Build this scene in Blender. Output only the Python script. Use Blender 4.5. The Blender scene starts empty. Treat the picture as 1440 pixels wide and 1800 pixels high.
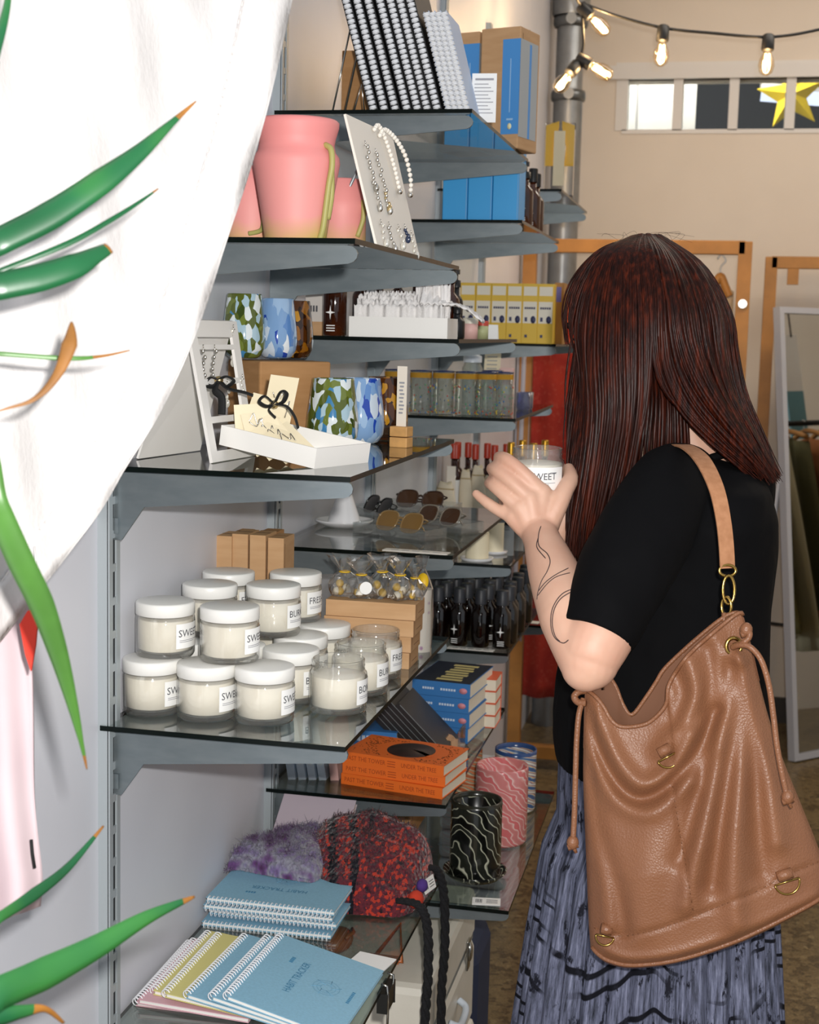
import bpy, bmesh, math, random
from math import sin, cos, pi, radians as RAD
from mathutils import Vector, Matrix, noise
random.seed(7)
C = bpy.context.scene.collection

# ------------------------------------------------------------------ camera
CAM = Vector((0.69773, -1.51948, 1.50046))
YAW, PITCH, ROLL, FPX = RAD(12.207), RAD(-7.1406), RAD(-1.4087), 2538.3
_R = (Matrix.Rotation(YAW, 3, 'Z') @ Matrix.Rotation(PITCH, 3, 'X') @ Matrix.Rotation(ROLL, 3, 'Y'))
RIGHT, FWD, UP = _R.col[0].copy(), _R.col[1].copy(), _R.col[2].copy()
cd = bpy.data.cameras.new('camera'); cam = bpy.data.objects.new('camera', cd); C.objects.link(cam)
m = Matrix((RIGHT, UP, -FWD)).transposed().to_4x4(); m.translation = CAM
cam.matrix_world = m
cd.sensor_fit = 'HORIZONTAL'; cd.sensor_width = 24.0; cd.lens = 24.0 * FPX / 1440.0
cd.clip_start = 0.05; cd.clip_end = 60
cd.dof.use_dof = True; cd.dof.focus_distance = 1.8; cd.dof.aperture_fstop = 10.0
bpy.context.scene.camera = cam

# ------------------------------------------------------------------ light
sc = bpy.context.scene
sc.view_settings.view_transform = 'Standard'; sc.view_settings.look = 'None'
sc.view_settings.gamma = 1.0; sc.view_settings.use_curve_mapping = False
sc.view_settings.exposure = 0.12
sc.cycles.max_bounces = 10; sc.cycles.transparent_max_bounces = 40
sc.cycles.transmission_bounces = 8; sc.cycles.glossy_bounces = 5; sc.cycles.diffuse_bounces = 4
sc.cycles.caustics_reflective = False; sc.cycles.caustics_refractive = False
w = bpy.data.worlds.new('shop_light'); sc.world = w; w.use_nodes = True
w.node_tree.nodes['Background'].inputs[0].default_value = (0.88, 0.93, 1.0, 1)
w.node_tree.nodes['Background'].inputs[1].default_value = 0.52

def lamp(name, kind, loc, energy, color, size=None, aim=None, sy=None, spread=None):
    l = bpy.data.lights.new(name, kind); l.energy = energy; l.color = color
    o = bpy.data.objects.new(name, l); C.objects.link(o); o.location = loc
    if kind == 'AREA':
        l.size = size
        if sy: l.shape = 'RECTANGLE'; l.size_y = sy
        if spread: l.spread = spread
    elif size: l.shadow_soft_size = size
    if aim is not None:
        o.rotation_euler = (Vector(aim) - Vector(loc)).to_track_quat('-Z', 'Y').to_euler()
    return o
# the camera's own flash, just right of and above the lens
lamp('camera_flash', 'POINT', CAM + RIGHT*0.045 + UP*0.06 + FWD*0.02, 108, (1.0, 0.97, 0.93), 0.016)
# warm ceiling lamps of the shop, over the back of the room
lamp('ceiling_lamp', 'AREA', (1.9, 3.0, 3.15), 15, (1.0, 0.91, 0.80), 1.6, (1.5, 3.6, 0), 0.5)
lamp('ceiling_lamp', 'AREA', (0.9, 2.6, 3.15), 7, (1.0, 0.92, 0.82), 1.0, (0.9, 2.8, 0), 0.4)

# ------------------------------------------------------------------ pixel rays (photo pixels -> real places)
def ray(px, py): return FWD + RIGHT*((px-720)/FPX) + UP*((900-py)/FPX)
def pt(px, py, d): return CAM + ray(px, py)*d               # at a depth along the view
def on_z(px, py, z): r = ray(px, py); return CAM + r*((z-CAM.z)/r.z)
def on_y(px, py, y): r = ray(px, py); return CAM + r*((y-CAM.y)/r.y)
def on_x(px, py, x): r = ray(px, py); return CAM + r*((x-CAM.x)/r.x)
def depth(p): return (Vector(p)-CAM).dot(FWD)
def ppm(p): return FPX/depth(p)                              # pixels per metre there

# ------------------------------------------------------------------ materials
def lin(h):
    if isinstance(h, str):
        h = h.lstrip('#'); h = [int(h[i:i+2], 16)/255 for i in (0, 2, 4)]
        return tuple(c/12.92 if c <= .04045 else ((c+.055)/1.055)**2.4 for c in h)
    return tuple(h)
class NT:
    def __init__(s, name):
        s.m = bpy.data.materials.new(name); s.m.use_nodes = True; s.t = s.m.node_tree
        s.b = s.t.nodes['Principled BSDF']; s.out = s.t.nodes['Material Output']
    def n(s, typ, **kw):
        x = s.t.nodes.new(typ)
        for k, v in kw.items():
            if k in x.inputs: x.inputs[k].default_value = v
            else: setattr(x, k, v)
        return x
    def l(s, a, b): s.t.links.new(a, b)
    def coord(s, scale=(1, 1, 1), kind='Object', rot=(0, 0, 0)):
        tc = s.n('ShaderNodeTexCoord'); mp = s.n('ShaderNodeMapping')
        mp.inputs['Scale'].default_value = scale; mp.inputs['Rotation'].default_value = rot
        s.l(tc.outputs[kind], mp.inputs[0]); return mp.outputs[0]
    def noise(s, scale, vec=None, detail=3, rough=.5, dist=0):
        x = s.n('ShaderNodeTexNoise'); x.inputs['Scale'].default_value = scale
        x.inputs['Detail'].default_value = detail; x.inputs['Roughness'].default_value = rough
        x.inputs['Distortion'].default_value = dist
        if vec is not None: s.l(vec, x.inputs['Vector'])
        return x.outputs['Fac']
    def ramp(s, fac, stops, interp='LINEAR'):
        x = s.n('ShaderNodeValToRGB'); r = x.color_ramp; r.interpolation = interp
        while len(r.elements) > 1: r.elements.remove(r.elements[-1])
        for i, (p, c) in enumerate(stops):
            e = r.elements[0] if i == 0 else r.elements.new(p)
            e.position = p; e.color = (*lin(c), 1)
        s.l(fac, x.inputs[0]); return x.outputs[0]
    def mix(s, fac, a, b):
        x = s.n('ShaderNodeMix', data_type='RGBA')
        for v, i in ((fac, 0), (a, 6), (b, 7)):
            if hasattr(v, 'links'): s.l(v, x.inputs[i])
            elif i == 0: x.inputs[0].default_value = v
            else: x.inputs[i].default_value = (*lin(v), 1)
        return x.outputs[2]
    def bump(s, h, strength=.3, dist=.002):
        x = s.n('ShaderNodeBump'); x.inputs['Strength'].default_value = strength
        x.inputs['Distance'].default_value = dist; s.l(h, x.inputs['Height'])
        s.l(x.outputs[0], s.b.inputs['Normal'])
    def base(s, c):
        if hasattr(c, 'links'): s.l(c, s.b.inputs['Base Color'])
        else: s.b.inputs['Base Color'].default_value = (*lin(c), 1)
    def set(s, **kw):
        for k, v in kw.items(): s.b.inputs[k.replace('_', ' ')].default_value = v
def mat(name, col, rough=.5, metal=0, spec=.5, vary=0, vscale=30, bump=0, bscale=200, bdist=.001, coat=0, sss=0):
    k = NT(name)
    if vary:
        c = lin(col); lo = tuple(max(0, x*(1-vary)) for x in c); hi = tuple(min(1, x*(1+vary)) for x in c)
        k.base(k.ramp(k.noise(vscale, k.coord()), [(.3, lo), (.7, hi)]))
    else: k.base(col)
    k.set(Roughness=rough, Metallic=metal); k.b.inputs['Specular IOR Level'].default_value = spec
    if coat: k.b.inputs['Coat Weight'].default_value = coat
    if bump: k.bump(k.noise(bscale, k.coord()), bump, bdist)
    if sss:
        k.b.inputs['Subsurface Weight'].default_value = sss; k.b.inputs['Subsurface Scale'].default_value = .004
    return k.m
def glass_mat(name, tint, refl=1.0, rough=.02, ior=1.45, haze=0):
    """thin clear glass: tinted see-through plus fresnel reflection"""
    k = NT(name); t = k.t; t.nodes.remove(k.b)
    tr = k.n('ShaderNodeBsdfTransparent'); tr.inputs[0].default_value = (*lin(tint), 1)
    gl = k.n('ShaderNodeBsdfGlossy'); gl.inputs['Roughness'].default_value = rough
    lw = k.n('ShaderNodeLayerWeight'); pw = k.n('ShaderNodeMath', operation='POWER'); pw.inputs[1].default_value = 4.0
    lw.inputs['Blend'].default_value = .5; k.l(lw.outputs['Facing'], pw.inputs[0])
    mul = k.n('ShaderNodeMath', operation='MULTIPLY_ADD', use_clamp=True); mul.inputs[1].default_value = .8*refl; mul.inputs[2].default_value = .045*refl
    k.l(pw.outputs[0], mul.inputs[0])
    mx = k.n('ShaderNodeMixShader'); k.l(mul.outputs[0], mx.inputs[0]); 
    src = tr.outputs[0]
    if haze:
        df = k.n('ShaderNodeBsdfDiffuse'); df.inputs[0].default_value = (.88, .86, .83, 1)
        m2 = k.n('ShaderNodeMixShader'); m2.inputs[0].default_value = haze
        k.l(tr.outputs[0], m2.inputs[1]); k.l(df.outputs[0], m2.inputs[2]); src = m2.outputs[0]
    k.l(src, mx.inputs[1]); k.l(gl.outputs[0], mx.inputs[2])
    k.l(mx.outputs[0], k.out.inputs[0]); return k.m
def emit_mat(name, col, strength):
    k = NT(name); k.base((.02, .02, .02)); k.b.inputs['Emission Color'].default_value = (*lin(col), 1)
    k.b.inputs['Emission Strength'].default_value = strength; return k.m

# ------------------------------------------------------------------ mesh builder
I4 = Matrix.Identity(4)
def T(x, y=None, z=None):
    return Matrix.Translation(Vector(x) if y is None else Vector((x, y, z)))
def RZ(a): return Matrix.Rotation(a, 4, 'Z')
def RX(a): return Matrix.Rotation(a, 4, 'X')
def RY(a): return Matrix.Rotation(a, 4, 'Y')
def frame(o, x, y, z):
    mm = Matrix((Vector(x), Vector(y), Vector(z))).transposed().to_4x4(); mm.translation = Vector(o); return mm
class MB:
    def __init__(s): s.v = []; s.f = []; s.mi = []; s.M = I4.copy(); s.uv = {}
    def add(s, vs, fs, mi=0, smooth=True):
        k = len(s.v)
        s.v += [tuple(s.M @ Vector(p)) for p in vs]
        for f in fs: s.f.append(tuple(k+i for i in f)); s.mi.append((mi, smooth))
        return k
    def box(s, lo, hi, mi=0, faces=None, bevel=0):
        x0, y0, z0 = lo; x1, y1, z1 = hi
        if bevel:
            bm = bmesh.new(); bmesh.ops.create_cube(bm, size=1)
            for v in bm.verts: v.co = Vector(((x0+x1)/2+v.co.x*(x1-x0), (y0+y1)/2+v.co.y*(y1-y0), (z0+z1)/2+v.co.z*(z1-z0)))
            bmesh.ops.bevel(bm, geom=bm.edges[:], offset=bevel, segments=2, profile=.5, affect='EDGES')
            bm.verts.index_update()
            s.add([v.co[:] for v in bm.verts], [[v.index for v in f.verts] for f in bm.faces], mi, False); bm.free(); return
        vs = [(x0,y0,z0),(x1,y0,z0),(x1,y1,z0),(x0,y1,z0),(x0,y0,z1),(x1,y0,z1),(x1,y1,z1),(x0,y1,z1)]
        # order: bottom, top, -y, +x, +y, -x
        fs = [(0,3,2,1),(4,5,6,7),(0,1,5,4),(1,2,6,5),(2,3,7,6),(3,0,4,7)]
        k = len(s.v); s.v += [tuple(s.M @ Vector(p)) for p in vs]
        for i, f in enumerate(fs): s.f.append(tuple(k+j for j in f)); s.mi.append(((faces or {}).get(i, mi), False))
    def lathe(s, prof, seg=32, mi=0, ell=1.0, close=False):
        n = len(prof); vs = []; fs = []
        for i in range(seg):
            a = 2*pi*i/seg
            for r, z in prof: vs.append((r*cos(a), r*sin(a)*ell, z))
        for i in range(seg):
            j = (i+1) % seg
            for q in range(n-1 if not close else n):
                q2 = (q+1) % n
                fs.append((i*n+q, j*n+q, j*n+q2, i*n+q2))
        s.add(vs, fs, mi)
    def tube(s, path, rad, seg=8, mi=0, flat=1.0, cap=True, closed=False, up=None):
        P = [Vector(p) for p in path]; n = len(P)
        R = rad if hasattr(rad, '__len__') else [rad]*n
        vs = []; fs = []; N = None
        for i, p in enumerate(P):
            if closed: t = (P[(i+1) % n]-P[i-1])
            else: t = (P[min(i+1, n-1)]-P[max(i-1, 0)])
            t = t.normalized() if t.length > 1e-9 else Vector((0, 0, 1))
            if N is None:
                a = Vector(up) if up is not None else (Vector((0, 0, 1)) if abs(t.z) < .9 else Vector((1, 0, 0)))
                N = (a - t*a.dot(t)).normalized()
            else: 
                a = Vector(up) if up is not None else N
                N = (a - t*a.dot(t)).normalized()
            B = t.cross(N)
            for q in range(seg):
                a = 2*pi*q/seg; vs.append(p + B*(R[i]*cos(a)) + N*(R[i]*flat*sin(a)))
        for i in range(n if closed else n-1):
            j = (i+1) % n
            for q in range(seg):
                q2 = (q+1) % seg; fs.append((i*seg+q, i*seg+q2, j*seg+q2, j*seg+q))
        if cap and not closed:
            fs.append(tuple(range(seg))[::-1]); fs.append(tuple((n-1)*seg+q for q in range(seg)))
        s.add(vs, fs, mi)
    def cyl(s, r, z0, z1, seg=24, mi=0, r1=None):
        r1 = r if r1 is None else r1
        s.lathe([(0, z0), (r, z0)], seg, mi); s.lathe([(r, z0), (r1, z1)], seg, mi); s.lathe([(r1, z1), (0, z1)], seg, mi)
    def prism(s, poly, h0, h1, mi=0, emi=None):      # poly in local xy, extruded along local z
        n = len(poly)
        s.add([(x, y, h0) for x, y in poly], [tuple(range(n))[::-1]], mi, False)
        s.add([(x, y, h1) for x, y in poly], [tuple(range(n))], mi, False)
        vs = [(x, y, h0) for x, y in poly]+[(x, y, h1) for x, y in poly]
        s.add(vs, [(i, (i+1) % n, n+(i+1) % n, n+i) for i in range(n)], mi if emi is None else emi, False)
    def ball(s, c, r, seg=12, rings=8, mi=0, M=None):
        c = Vector(c); rr = r if hasattr(r, '__len__') else (r, r, r)
        vs = []; fs = []
        for i in range(rings+1):
            th = pi*i/rings
            for j in range(seg):
                ph = 2*pi*j/seg
                p = Vector((rr[0]*sin(th)*cos(ph), rr[1]*sin(th)*sin(ph), rr[2]*cos(th)))
                if M is not None: p = M @ p
                vs.append(c+p)
        for i in range(rings):
            for j in range(seg):
                fs.append((i*seg+j, (i+1)*seg+j, (i+1)*seg+(j+1) % seg, i*seg+(j+1) % seg))
        s.add(vs, fs, mi)
    def grid(s, fn, nu, nv, mi=0, two=None, closeu=False):
        vs = [fn(i/(nu if closeu else nu-1), j/(nv-1)) for j in range(nv) for i in range(nu)]
        fs = []
        for j in range(nv-1):
            for i in range(nu if closeu else nu-1):
                i2 = (i+1) % nu; fs.append((j*nu+i, j*nu+i2, (j+1)*nu+i2, (j+1)*nu+i))
        s.add(vs, fs, mi)
    def text(s, txt, size, M, mi=0, bend=None, align='CENTER', bold=0.0, sx=1.0, h=0.0004, x0=0.0):
        key = (txt, align, bold)
        if key not in _TXT:
            cu = bpy.data.curves.new('t', 'FONT'); cu.body = txt; cu.size = 1; cu.align_x = align; cu.align_y = 'CENTER'
            cu.offset = bold; cu.resolution_u = 2
            o = bpy.data.objects.new('t', cu); C.objects.link(o)
            dg = bpy.context.evaluated_depsgraph_get(); me = o.evaluated_get(dg).to_mesh()
            _TXT[key] = ([v.co.copy() for v in me.vertices], [tuple(p.vertices) for p in me.polygons])
            o.evaluated_get(dg).to_mesh_clear(); bpy.data.objects.remove(o); bpy.data.curves.remove(cu)
        vs, fs = _TXT[key]; out = []
        for v in vs:
            x, y = v.x*size*sx+x0, v.y*size
            if bend: a = x/bend; out.append(M @ Vector((bend*sin(a), y, bend*cos(a)-bend+h)))
            else: out.append(M @ Vector((x, y, h)))
        s.add(out, fs, mi, False)
    def build(s, name, mats, parent=None, M=None, bevel=0, subd=0, solid=0, auto=True, weld=False):
        me = bpy.data.meshes.new(name); me.from_pydata(s.v, [], s.f)
        if not isinstance(mats, (list, tuple)): mats = [mats]
        for q in mats: me.materials.append(q)
        for p, (mi, sm) in zip(me.polygons, s.mi): p.material_index = mi; p.use_smooth = sm
        o = bpy.data.objects.new(name, me); C.objects.link(o)
        if parent is not None: o.parent = parent
        if M is not None: o.matrix_local = M
        if weld:
            md = o.modifiers.new('w', 'WELD'); md.merge_threshold = weld if weld is not True else 1e-5
        if solid:
            md = o.modifiers.new('s', 'SOLIDIFY'); md.thickness = solid; md.offset = 0
        if bevel:
            md = o.modifiers.new('b', 'BEVEL'); md.width = bevel; md.segments = 2; md.limit_method = 'ANGLE'; md.angle_limit = RAD(40)
        if subd:
            md = o.modifiers.new('d', 'SUBSURF'); md.levels = subd; md.render_levels = subd
        return o
_TXT = {}
def tag(o, label, cat, group=None):
    o['label'] = label; o['category'] = cat
    if group: o['group'] = group
    return o
def thing(name, label, cat, loc=(0, 0, 0), rz=0, group=None, M=None):
    o = bpy.data.objects.new(name, None); C.objects.link(o); o.empty_display_size = .02
    if M is not None: o.matrix_world = M
    else: o.location = loc; o.rotation_euler = (0, 0, rz)
    return tag(o, label, cat, group)
def struct(o): o['kind'] = 'structure'; return o
def dup(root, M, label=None, group=None):
    r = root.copy(); C.objects.link(r); r.matrix_world = M
    if label: r['label'] = label
    if group: r['group'] = group
    for ch in list(root.children):
        c = ch.copy(); C.objects.link(c); c.parent = r
        for g in list(ch.children):
            d = g.copy(); C.objects.link(d); d.parent = c
    return r
def catmull(P, n=6):
    P = [Vector(p) for p in P]; out = []
    for i in range(len(P)-1):
        p0 = P[max(i-1, 0)]; p1 = P[i]; p2 = P[i+1]; p3 = P[min(i+2, len(P)-1)]
        for k in range(n):
            t = k/n
            out.append(.5*((2*p1)+(p2-p0)*t+(2*p0-5*p1+4*p2-p3)*t*t+(3*p1-p0-3*p2+p3)*t**3))
    out.append(P[-1]); return out
def lerp(a, b, t): return a+(b-a)*t
# ================================================================== THE SETTING
BAY = .634
ZD, ZB, ZE, ZF = 1.598, 1.340, 1.035, .652           # first bay shelf tops
ZC, ZG, ZH, ZI, ZJ = 1.829, 1.490, 1.159, .762, .600  # second bay
ZK, ZL, ZM, ZN = 1.717, 1.336, 1.046, .869            # third bay
YB = 4.25
k = NT('shelf_wall_paint'); k.base(k.ramp(k.noise(3, k.coord()), [(.3, '#cfd1d9'), (.7, '#d9dae1')]))
k.set(Roughness=.45); k.bump(k.noise(90, k.coord()), .06, .002); M_wall_l = k.m
k = NT('back_wall_paint'); k.base(k.ramp(k.noise(2, k.coord()), [(.3, '#d6cabb'), (.7, '#ded3c5')]))
k.set(Roughness=.6); k.bump(k.noise(60, k.coord()), .05, .002); M_wall_b = k.m
k = NT('terrazzo'); v = k.coord()
vo = k.n('ShaderNodeTexVoronoi'); vo.inputs['Scale'].default_value = 70; k.l(v, vo.inputs['Vector'])
chips = k.ramp(vo.outputs['Color'], [(.0, '#3a2f20'), (.35, '#6d5d40'), (.65, '#7f6d4c'), (.85, '#94835f'), (.97, '#b7a988')], 'CONSTANT')
k.base(k.mix(k.noise(6, v), chips, k.ramp(k.noise(180, v), [(.35, '#51422b'), (.65, '#86724e')])))
k.set(Roughness=.35); M_floor = k.m
M_white_paint = mat('white_gloss_paint', '#d9d6d2', .4)
M_dark = mat('black_plastic', '#0c0c0d', .4)
M_room = mat('ceiling_paint', '#e6ded2', .7)

mb = MB(); mb.box((-.12, -2.2, 0), (0, YB, 3.3)); struct(mb.build('wall_left', M_wall_l))
mb = MB(); mb.box((-.12, -2.2, -.1), (4.2, YB+2.2, 0)); struct(mb.build('floor', M_floor))
mb = MB(); mb.box((-.12, 1.4, 3.3), (4.2, YB+2.2, 3.4)); struct(mb.build('ceiling', M_room))
mb = MB(); mb.box((3.2, .9, 0), (3.32, YB, 3.3)); struct(mb.build('wall_right', M_wall_b))
# back wall with a strip of windows high up
def wb(px, py): return on_y(px, py, YB)
wz0, wz1 = wb(1270, 229).z, wb(1270, 138).z
wx0, wx1 = wb(1095, 180).x, wb(1095, 180).x + 4*(wb(1290, 180).x-wb(1095, 180).x)/2
mb = MB()
for lo, hi in (((0, YB, 0), (4.2, YB+.12, wz0)), ((0, YB, wz1), (4.2, YB+.12, 3.3)), ((0, YB, wz0), (wx0, YB+.12, wz1)), ((wx1, YB, wz0), (4.2, YB+.12, wz1))):
    mb.box(lo, hi)
struct(mb.build('wall_back', M_wall_b))
mb = MB(); mb.box((-.02, YB-.02, 0), (4.2, YB, .10)); struct(mb.build('baseboard_back', mat('dark_baseboard', '#2b2119', .5)))
wf = MB(); fr_w = .036
pw = (wx1-wx0)/4
wf.box((wx0-.06, YB-.02, wz1), (wx1+.06, YB+.03, wz1+.05))
wf.box((wx0-.03, YB-.012, wz1+.05), (wx1+.03, YB+.0, wz1+.062))
for i in range(5):
    c = wx0+pw*i; wf.box((c-fr_w/2-(.008 if i in (0, 4) else 0), YB-.004, wz0), (c+fr_w/2, YB+.10, wz1))
wf.box((wx0, YB-.004, wz0-.012), (wx1, YB+.10, wz0+.004))
win = struct(wf.build('window_1', M_white_paint))
M_pane = glass_mat('window_glass', '#eef2f2', .8)
for i in range(4):
    mb = MB(); mb.box((wx0+pw*i+fr_w/2, YB+.045, wz0+.004), (wx0+pw*(i+1)-fr_w/2, YB+.051, wz1)); struct(mb.build('window_pane', M_pane, win))
# room behind the windows
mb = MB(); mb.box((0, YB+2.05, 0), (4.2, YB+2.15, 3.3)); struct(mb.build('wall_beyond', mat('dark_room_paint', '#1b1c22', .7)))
def bx(px, y): return on_y(px, 180, y).x
mb = MB(); y = YB+.35; z0 = 0
mb.box((bx(1085, y), y, z0), (bx(1224, y), y+.03, wz1+.3)); mb.box((bx(1190, y), y-.012, z0), (bx(1196, y), y, wz1+.3), 1)
mb.box((bx(1120, y), y-.006, z0), (bx(1123, y), y, wz1+.3), 1)
tag(mb.build('cupboard', [mat('white_cupboard', '#e9e9ea', .5), mat('cupboard_gap', '#a9a9ac', .6)]), 'tall white cupboard behind the two left panes of the high window', 'cupboard')
lamp('ceiling_lamp', 'POINT', (bx(1150, YB+.35), YB+.2, wz1+.45), 34, (1, .97, .92), .08)  # unseen point light, added to brighten the white cupboard
# paper star
y = YB+.5; c = on_y(1392, 168, y); R1 = 62/ppm(c); R0 = R1*.42
mb = MB(); vs = [Vector((0, -.05, 0)), Vector((0, .05, 0))]
for i in range(10):
    a = pi/2+.12+2*pi*i/10; r = R1 if i % 2 == 0 else R0; vs.append(Vector((r*cos(a), 0, r*sin(a))))
fs = []
for i in range(10): fs += [(0, 2+(i+1) % 10, 2+i), (1, 2+i, 2+(i+1) % 10)]
mb.add(vs, fs, 0, False)
st = mb.build('star_lantern', mat('yellow_paper', '#f2d324', .6), M=T(c))
tag(st, 'yellow five-pointed paper star behind the high window', 'star decoration')
lamp('light_over_star', 'POINT', (c.x+.05, c.y-.3, c.z+.45), 5, (1, .95, .8), .05)  # point light standing above and in front of the paper star
y = YB+.62; mb = MB(); a = on_y(1338, 166, y); b = on_y(1462, 176, y)
mb.tube([a, b], .028, 12); 
tl = mb.build('tube_light', emit_mat('cold_tube', '#dfe6ff', 1.6)); tag(tl, 'pale tube light glowing behind the yellow star', 'light')
mb = MB(); mb.tube([a+Vector((0, .035, .035)), b+Vector((0, .035, .035))], .02, 8); mb.tube([a+Vector((0,.035,.03)), a+Vector((0,.035,1.0))], .006, 6); mb.tube([b+Vector((0,.035,.03)), b+Vector((0,.035,1.0))], .006, 6); mb.build('tube_holder', M_white_paint, tl)

# ------------------------------------------------------------------ shelf system
M_steel = mat('painted_steel', '#8f989c', .35, .35, .5, bump=.05, bscale=400)
M_steel_l = mat('pale_steel', '#a9b1b5', .4, .25)
M_slot = mat('slot_shadow', '#15181a', .6)
k = NT('bracket_steel'); k.base(k.ramp(k.noise(30, k.coord((1, 1, 3))), [(.3, '#757f84'), (.7, '#80898d')]))
k.set(Metallic=.6, Roughness=.35); M_brk = k.m
M_shelf_glass = glass_mat('shelf_glass', '#eef5f3', 1.35, .015, 1.5)
M_edge = mat('glass_edge', '#070f0d', .25, 0, .2)

for i, (lab) in enumerate(['nearest slotted steel upright, left of the candle jars', 'second slotted steel upright, behind the left end of the orange books shelf',
        'third slotted steel upright, behind the blue boxes and sunglasses shelf', 'fourth slotted steel upright, behind the glass tumblers', 'farthest slotted steel upright by the vent pipe']):
    y = BAY*i+.026; mb = MB(); W = .030; z0, z1 = (.08, 2.35)
    mb.box((0, y-W/2, z0), (.004, y+W/2, z1)); mb.box((0.004, y-W/2, z0), (.013, y-W/2+.003, z1)); mb.box((.004, y+W/2-.003, z0), (.013, y+W/2, z1))
    mb.box((.012, y-W/2, z0), (.015, y-.0055, z1)); mb.box((.012, y+.0055, z0), (.015, y+W/2, z1))
    mb.box((.0085, y-.0055, z0), (.0125, y+.0055, z1), 1)
    n = 56 if i < 2 else 0
    for q in range(n):
        z = z0+.03+q*(z1-z0-.06)/max(n, 1); mb.box((.008, y-.0055, z), (.0145, y+.0055, z+.009), 0)
    tag(mb.build('shelf_upright', [M_steel_l, M_slot]), lab, 'shelf upright', 'slotted uprights on the wall')

def bracket_poly(D):
    P = [(.006, 0), (D-.012, 0)]
    for q in range(7):
        a = pi/2-q*pi/6*.95; P.append((D-.014+.012*cos(a)*1.0, -.010+.010*sin(a)))
    P += [(.050, -.042), (.022, -.082), (.006, -.082)]
    return P
def glass_shelf(bay, z, label, D=.3, ends=(1, 1), y0=None, y1=None, x0=.004):
    y0 = BAY*bay+.008 if y0 is None else y0; y1 = BAY*(bay+1)-.008 if y1 is None else y1
    t = thing('glass_shelf', label, 'shelf', (0, y0, z), 0, 'glass wall shelves')
    mb = MB(); mb.box((x0, 0, -.006), (D, y1-y0, 0), 0, {2: 1, 3: 1, 4: 1, 5: 1}, 0); mb.build('glass_pane', [M_shelf_glass, M_edge], t)
    for e, yy in ((0, .018), (1, y1-y0-.004)):
        if not ends[e]: continue
        mb = MB(); mb.M = frame((0, yy+.004, -.0062), (1, 0, 0), (0, 0, 1), (0, -1, 0)); mb.prism(bracket_poly(D), -.002, .002)
        mb.M = I4; mb.box((.006, yy-.0025, -.080), (.020, yy+.0065, -.062), 0)
        mb.build('bracket', M_brk, t)
    return t
glass_shelf(0, ZD, 'glass shelf under the pink pots and earring board')
glass_shelf(0, ZB, 'glass shelf under the earring stand and speckled tumblers')
glass_shelf(0, ZE, 'glass shelf under the pyramid of white candle jars')
glass_shelf(0, ZF, 'lowest near glass shelf under the spiral notebooks')
glass_shelf(1, ZC, 'highest glass shelf, under the striped coil notebooks', D=.31)
glass_shelf(1, ZG, 'glass shelf under the white tray of lace and amber bottles')
glass_shelf(1, ZH, 'glass shelf under the sunglasses in clear trays')
glass_shelf(1, ZI, 'glass shelf under the orange and blue books')
glass_shelf(1, ZJ, 'lowest deep glass shelf under the marbled cups', D=.405)
glass_shelf(2, ZK, 'glass shelf under the bright blue boxes')
glass_shelf(2, ZL, 'glass shelf under the row of clear amber-rimmed tumblers')
glass_shelf(2, ZM, 'glass shelf under the cream candle and cotton bags')
glass_shelf(2, ZN, 'glass shelf under the black dropper bottles')
glass_shelf(3, 1.838, 'farthest high glass shelf under the yellow bags')
glass_shelf(3, 1.478, 'glass shelf under the yellow tea boxes')
glass_shelf(3, 1.050, 'glass shelf under the red-capped sauce bottles and cotton bags')
glass_shelf(3, .80, 'far low glass shelf behind the elbow')
# ================================================================== THINGS ON THE FIRST BAY
# ---- candle jars
M_jar = glass_mat('jar_glass', '#fefefc', 1.6, .03, haze=.07)
M_wax = mat('white_wax', '#fdf6ea', .6)
M_lid = mat('white_lid', '#efeeea', .35, bump=.05, bscale=300)
M_lab = mat('white_label', '#f4f4f2', .55)
M_ink = mat('grey_ink', '#4a4a50', .6)
M_inkl = mat('pale_ink', '#9a9aa0', .6)
M_print = {}
def jar_label(word):
    mb = MB(); n = 14; a0 = .72
    r = .0362
    mb.grid(lambda u, v: (r*cos(-a0+2*a0*u), r*sin(-a0+2*a0*u), .013+.030*v), n, 2)
    # letters follow the curve; local X+ is the label's outward direction
    M = frame((r, 0, .031), (0, 1, 0), (0, 0, 1), (1, 0, 0))
    mb.text(word, .0125, M, 1, bend=r, align='LEFT', sx=.95, x0=-.0235)
    for q, (L, z) in enumerate(((.034, .0225), (.024, .0205), (.010, .036))):
        st = -.022 if q < 2 else .004
        mb.add([M @ Vector((r*sin((st+L*i/8)/r), z-.031+dz, r*cos((st+L*i/8)/r)-r+.0004)) for i in range(9) for dz in (0, .0007)],
               [(2*i, 2*i+2, 2*i+3, 2*i+1) for i in range(8)], 2, False)
    return mb
JAR_MESH = {}
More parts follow.
